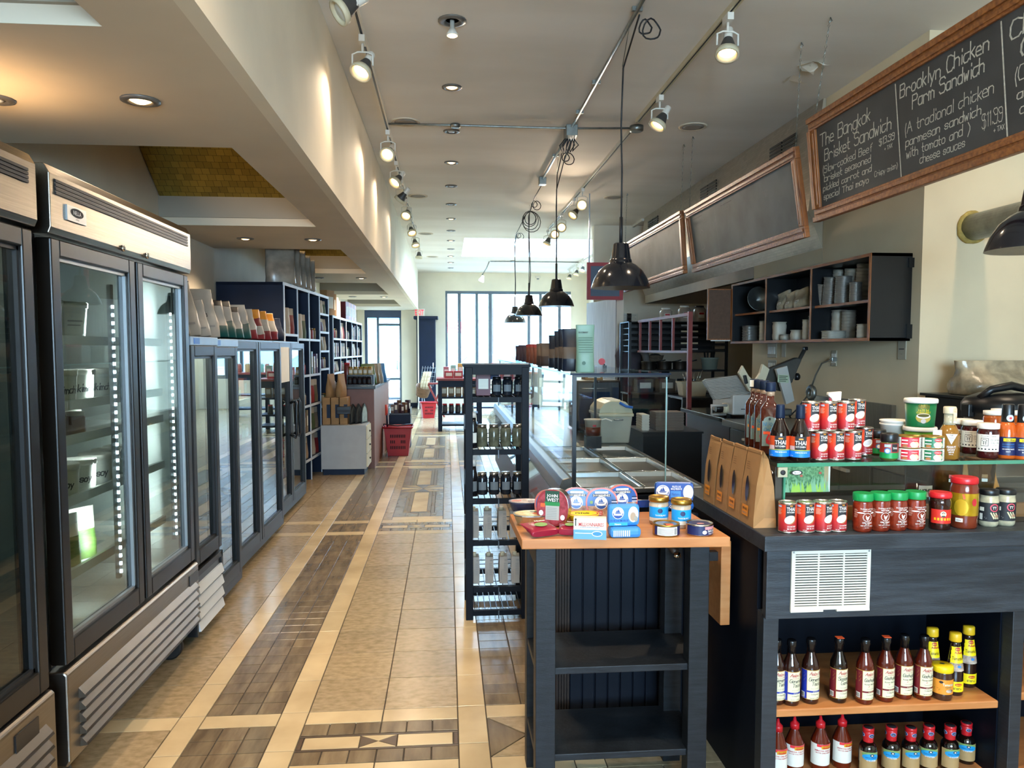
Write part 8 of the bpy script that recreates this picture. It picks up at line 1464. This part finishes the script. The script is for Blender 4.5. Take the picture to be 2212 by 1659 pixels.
def kitchen():
    lw = mat('pale_wood_panel', '#a8a29c', .6, col2='#918a84', scale=2.5, stretch=(3, 12, 1)); t = thing('partition', 'pale wood grain partition panel at the far end of deli case', 'partition', (2.2, 9.9, 0)); MB().prism([(0, 0), (2.1, 0), (2.1, 2.21), (0, 2.145)], 'x', 0, .012, lw).build('face_panel', t); MB().prism([(0, 0), (2.1, 0), (2.1, 2.21), (0, 2.145)], 'x', .012, .105, M_white).build('core', t)
    X = 2.3; t = thing('menu_frame', 'red brown wooden frame with three dividers on a tall post', 'frame', (X, 7.12, 0)); yy = lambda px: GX(px, 720, X)[1]-7.12; ya = yy(1380)
    MB().box(-.02, .02, -.02, .02, 0, 1.84, M_redp).build('post', t); MB().box(-.015, .015, .02, ya, 1.80, 1.83, M_redp).build('rail', t); MB().box(-.015, .015, .02, ya, 1.445, 1.47, M_redp).build('rail', t)
    for px in (1454, 1427, 1404, 1383): y = yy(px); MB().box(-.012, .012, y-.014, y+.014, 1.47, 1.80, M_redp).build('divider', t)
    MB().box(-.05, .05, -.05, .05, 0, .015, M_redp).build('foot', t)
    t = thing('tray_rack', 'black kitchen rack with a bank of tray slots over open shelves', 'rack', (2.2, 9.15, 0)); w, d = 1.24, .5
    for x in (0, w-.03):
        for y in (0, d-.03): MB().box(x, x+.03, y, y+.03, 0, 1.82, M_black).build('post', t)
    for k in range(6): MB().box(.03, w-.03, .02, d-.02, 1.45+.072*k, 1.46+.072*k, M_black).build('tray_shelf', t)
    for k in range(5): MB().box(.65, .86, .0, .02, 1.475+.072*k, 1.495+.072*k, M_cream if k % 2 else M_greyt).build('slot_label', t); MB().box(.03, w-.03, .02, .035, 1.462+.072*k, 1.485+.072*k, M_black).build('tray_front', t)
    MB().box(.02, w-.02, d-.02, d-.01, 1.44, 1.82, M_black).build('back_panel', t); MB().box(0, w, 0, d, 1.81, 1.82, M_black).build('top_panel', t)
    for z in (1.23, .95, .5): MB().box(0, w, 0, d, z-.02, z, M_black).build('shelf', t)
    cl = mat('clear_storage_jar', '#a89a8c', .15, vary=.15); hm = mat('kitchen_white', '#c9c0b0', .5, vary=.08)
    for k, (px, h, m) in enumerate(((1438, .17, cl), (1478, .2, cl), (1511, .2, cl), (1535, .17, cl), (1550, .19, hm))):
        q = GY(px, 690, 9.3); t = thing('storage_jar', ORD[k]+' large storage jar from the left on top of tray rack', 'jar', (q[0], 9.3, 1.82), 0, 'storage jars on the tray rack'); r = .075 if k < 3 else .055; lath(t, 'jar', [(r*.9, 0), (r, .01), (r, h*.75), (r*.7, h*.9)], m, 18, pw=.7); lath(t, 'lid', [(r*.72, h*.88), (r*.72, h), (0, h)], M_black if k in (2, 3) else M_plastw, 16); b = MB(); b.rect(plane((0, -r*.99, 0), (1, 0, 0), (0, 0, 1)), -r*.5, r*.5, h*.25, h*.6, .002, M_paper); b.rect(plane((0, -r*.99, 0), (1, 0, 0), (0, 0, 1)), -r*.4, r*.4, h*.45, h*.57, .003, M_redink); b.build('label_print', t)
    t = thing('food_bucket', 'pale green white bucket of utensils on the tray rack shelf', 'bucket', (3.28, 9.35, 1.23)); lath(t, 'bucket', [(.09, 0), (.105, .13), (.115, .135), (.115, .15), (.1, .148)], mat('pale_green_bucket', '#8d978a', .5, vary=.06), 22); [MB().tube([(-.05+.03*k, .02*(k % 2), .05), (-.07+.045*k, .0, .22+.02*(k % 2))], .01, M_black, 5).build('utensil', t) for k in range(4)]
    for k in range(3): carton('kitchen_box', ORD[k]+' dark kitchen box from the left on tray rack middle shelf', 'box', (2.45+.28*k, 9.4, .95), .2, .2, .16, mat('dim_box_%d' % k, ('#3a3c3e', '#5a5248', '#2c3a3a')[k], .5, vary=.15))
    for k in range(3): t = thing('steel_pot', ORD[k]+' steel pan from the left on the upper open shelf of tray rack', 'pot', (2.5+.2*k, 9.35, 1.23)); lath(t, 'pot', [(.085, 0), (.09, .01), (.09, .1), (.094, .104), (.085, .1)], M_steel, 18); MB().tube([(.09, 0, .09), (.2, -.05, .12)], .008, M_black, 6).build('handle', t)
    t = thing('low_cabinet', 'low black cabinet carrying wicker baskets behind red frame', 'cabinet', (2.5, 10.3, 0)); MB().box(-.02, .55, 0, .4, 0, 1.27, M_black).build('carcass', t, bev=.004); MB().box(-.03, .57, -.02, .41, 1.27, 1.29, M_black).build('top', t); MB().box(.0, .52, -.012, 0, .06, 1.2, M_navy).build('door', t)
    wk = tilemat('pale_wicker', '#8a7660', '#6f5d4a', .03, .014, '#40342a', .7, 0, .7, axes='XZ')
    for k in range(2): t = thing('wicker_basket', ('left', 'right')[k]+' oval wicker basket on the low black cabinet', 'basket', (2.63+.27*k, 10.5, 1.29)); lath(t, 'basket', [(.08, 0), (.09, .01), (.12, .1), (.128, .11), (.115, .1), (.08, .02), (0, .02)], wk, 22, sy=.7); MB().lathe([(.1, .1), (.05, .13), (0, .135)], mat('dark_cloth', '#2c2a2c', .8, vary=.2), 14, sy=.7).build('lining', t)
    t = thing('kitchen_table', 'black steel kitchen table holding the cream utensil bin', 'table', (2.42, 7.7, 0)); MB().box(0, .5, 0, .55, .96, .985, M_black).build('tabletop', t); [MB().box(x, x+.03, y, y+.03, 0, .96, M_black).build('leg', t) for x in (0, .47) for y in (0, .52)]; MB().box(.02, .48, .5, .52, .1, .95, M_black).build('back_panel', t)
    t = thing('utensil_bin', 'cream utensil bin full of steel tools on the black kitchen table', 'bin', (2.6, 7.95, .985)); b = MB(); b.add([(-.12, -.09, 0), (.12, -.09, 0), (.12, .09, 0), (-.12, .09, 0), (-.14, -.105, .15), (.14, -.105, .15), (.14, .105, .15), (-.14, .105, .15)], [(3, 2, 1, 0)]+[(i, (i+1) % 4, 4+(i+1) % 4, 4+i) for i in range(4)]+[(4, 5, 6, 7)], M_cream); b.build('bin', t, bev=.008); MB().box(-.148, .148, -.112, .112, .14, .155, M_cream).build('rim', t)
    for k in range(6): MB().tube([(-.08+.03*k, .02*(k % 3)-.02, .15), (-.1+.045*k, .03*(k % 2), .24+.015*(k % 3))], .006, M_chrome, 5).build('tool', t)
    gm = mat('dusty_mauve_cloth', '#4c4348', .85, vary=.15)
    t = thing('hanging_jacket', 'dusty grey jacket hung by the pale partition', 'jacket', (2.36, 9.8, 0)); b = MB(); prof = [(.02, 1.62), (.1, 1.58), (.16, 1.45), (.15, 1.2), (.17, .95), (.14, .93), (0, .95)]; b.lathe(prof[::-1], gm, 18, sy=.5); b.build('jacket_body', t); MB().tube([(.1, -.03, 1.52), (.2, -.05, 1.42), (.24, -.06, 1.2)], [.05, .05, .035], mat('grey_sleeve', '#7a736e', .85, vary=.1), 8).build('sleeve', t); MB().tube([(-.1, -.03, 1.52), (-.15, -.05, 1.4), (-.13, -.06, 1.1)], [.05, .05, .035], gm, 8).build('sleeve', t); MB().tube([(0, 0, 1.6), (0, .0, 1.68), (-.03, .1, 1.7), (-.05, .2, 1.7)], .006, M_galv, 5).build('hook', t)
    for k in range(4): q = GY(1352+14*(k % 2), 688+24*(k//2), 11.98); t = thing('notice', ORD[k]+' pinned paper notice on the kitchen back wall', 'paper', q); MB().box(-.09, .09, -.004, .01, -.1, .08, M_paper if k % 2 == 0 else mat('cream_card')).build('sheet', t); b = MB(); [b.rect(plane((0, -.0046, 0), (1, 0, 0), (0, 0, 1)), -.07, .06-.02*(i % 2), .05-.03*i, .056-.03*i, 0, M_greyt) for i in range(4)]; b.build('print', t)
    t = thing('low_cabinet', 'low black cabinet behind the deli case carrying tray stacks', 'cabinet', (1.62, 6.2, 0)); MB().box(0, .5, 0, .55, 0, .78, M_black).build('carcass', t); MB().box(-.01, .51, -.01, .56, .78, .795, M_black).build('top', t)
    for k, (x, w_, h, m) in enumerate(((1.67, .06, .13, M_paper), (1.88, .24, .15, mat('brown_trays', '#6b5f54', .6, vary=.1)))):
        t = thing('tray_stack', ('small white', 'broad brown')[k]+' stack of paper trays behind the deli case', 'tray stack', (x, 6.42, .795), 0); b = MB(); [b.box(-w_/2-.003*(i % 2), w_/2+.003*(i % 2), -.1, .1, h*i/12, h*(i+.85)/12, m) for i in range(12)]; b.build('trays', t, kind='stuff'); MB().box(-w_/2, w_/2, -.1, .1, h, h+.004, m).build('top_tray', t)
kitchen()

# turn the goods on the counter and its shelves so that their labels look towards the aisle
for o in list(COL.objects):
    if o.parent is None and o.get('category') in ('bottle', 'jar', 'can', 'tub') and o.location.x > .93 and o.location.y < 2.9:
        o.rotation_euler.z -= R(19) if o.location.z > .8 else R(11)
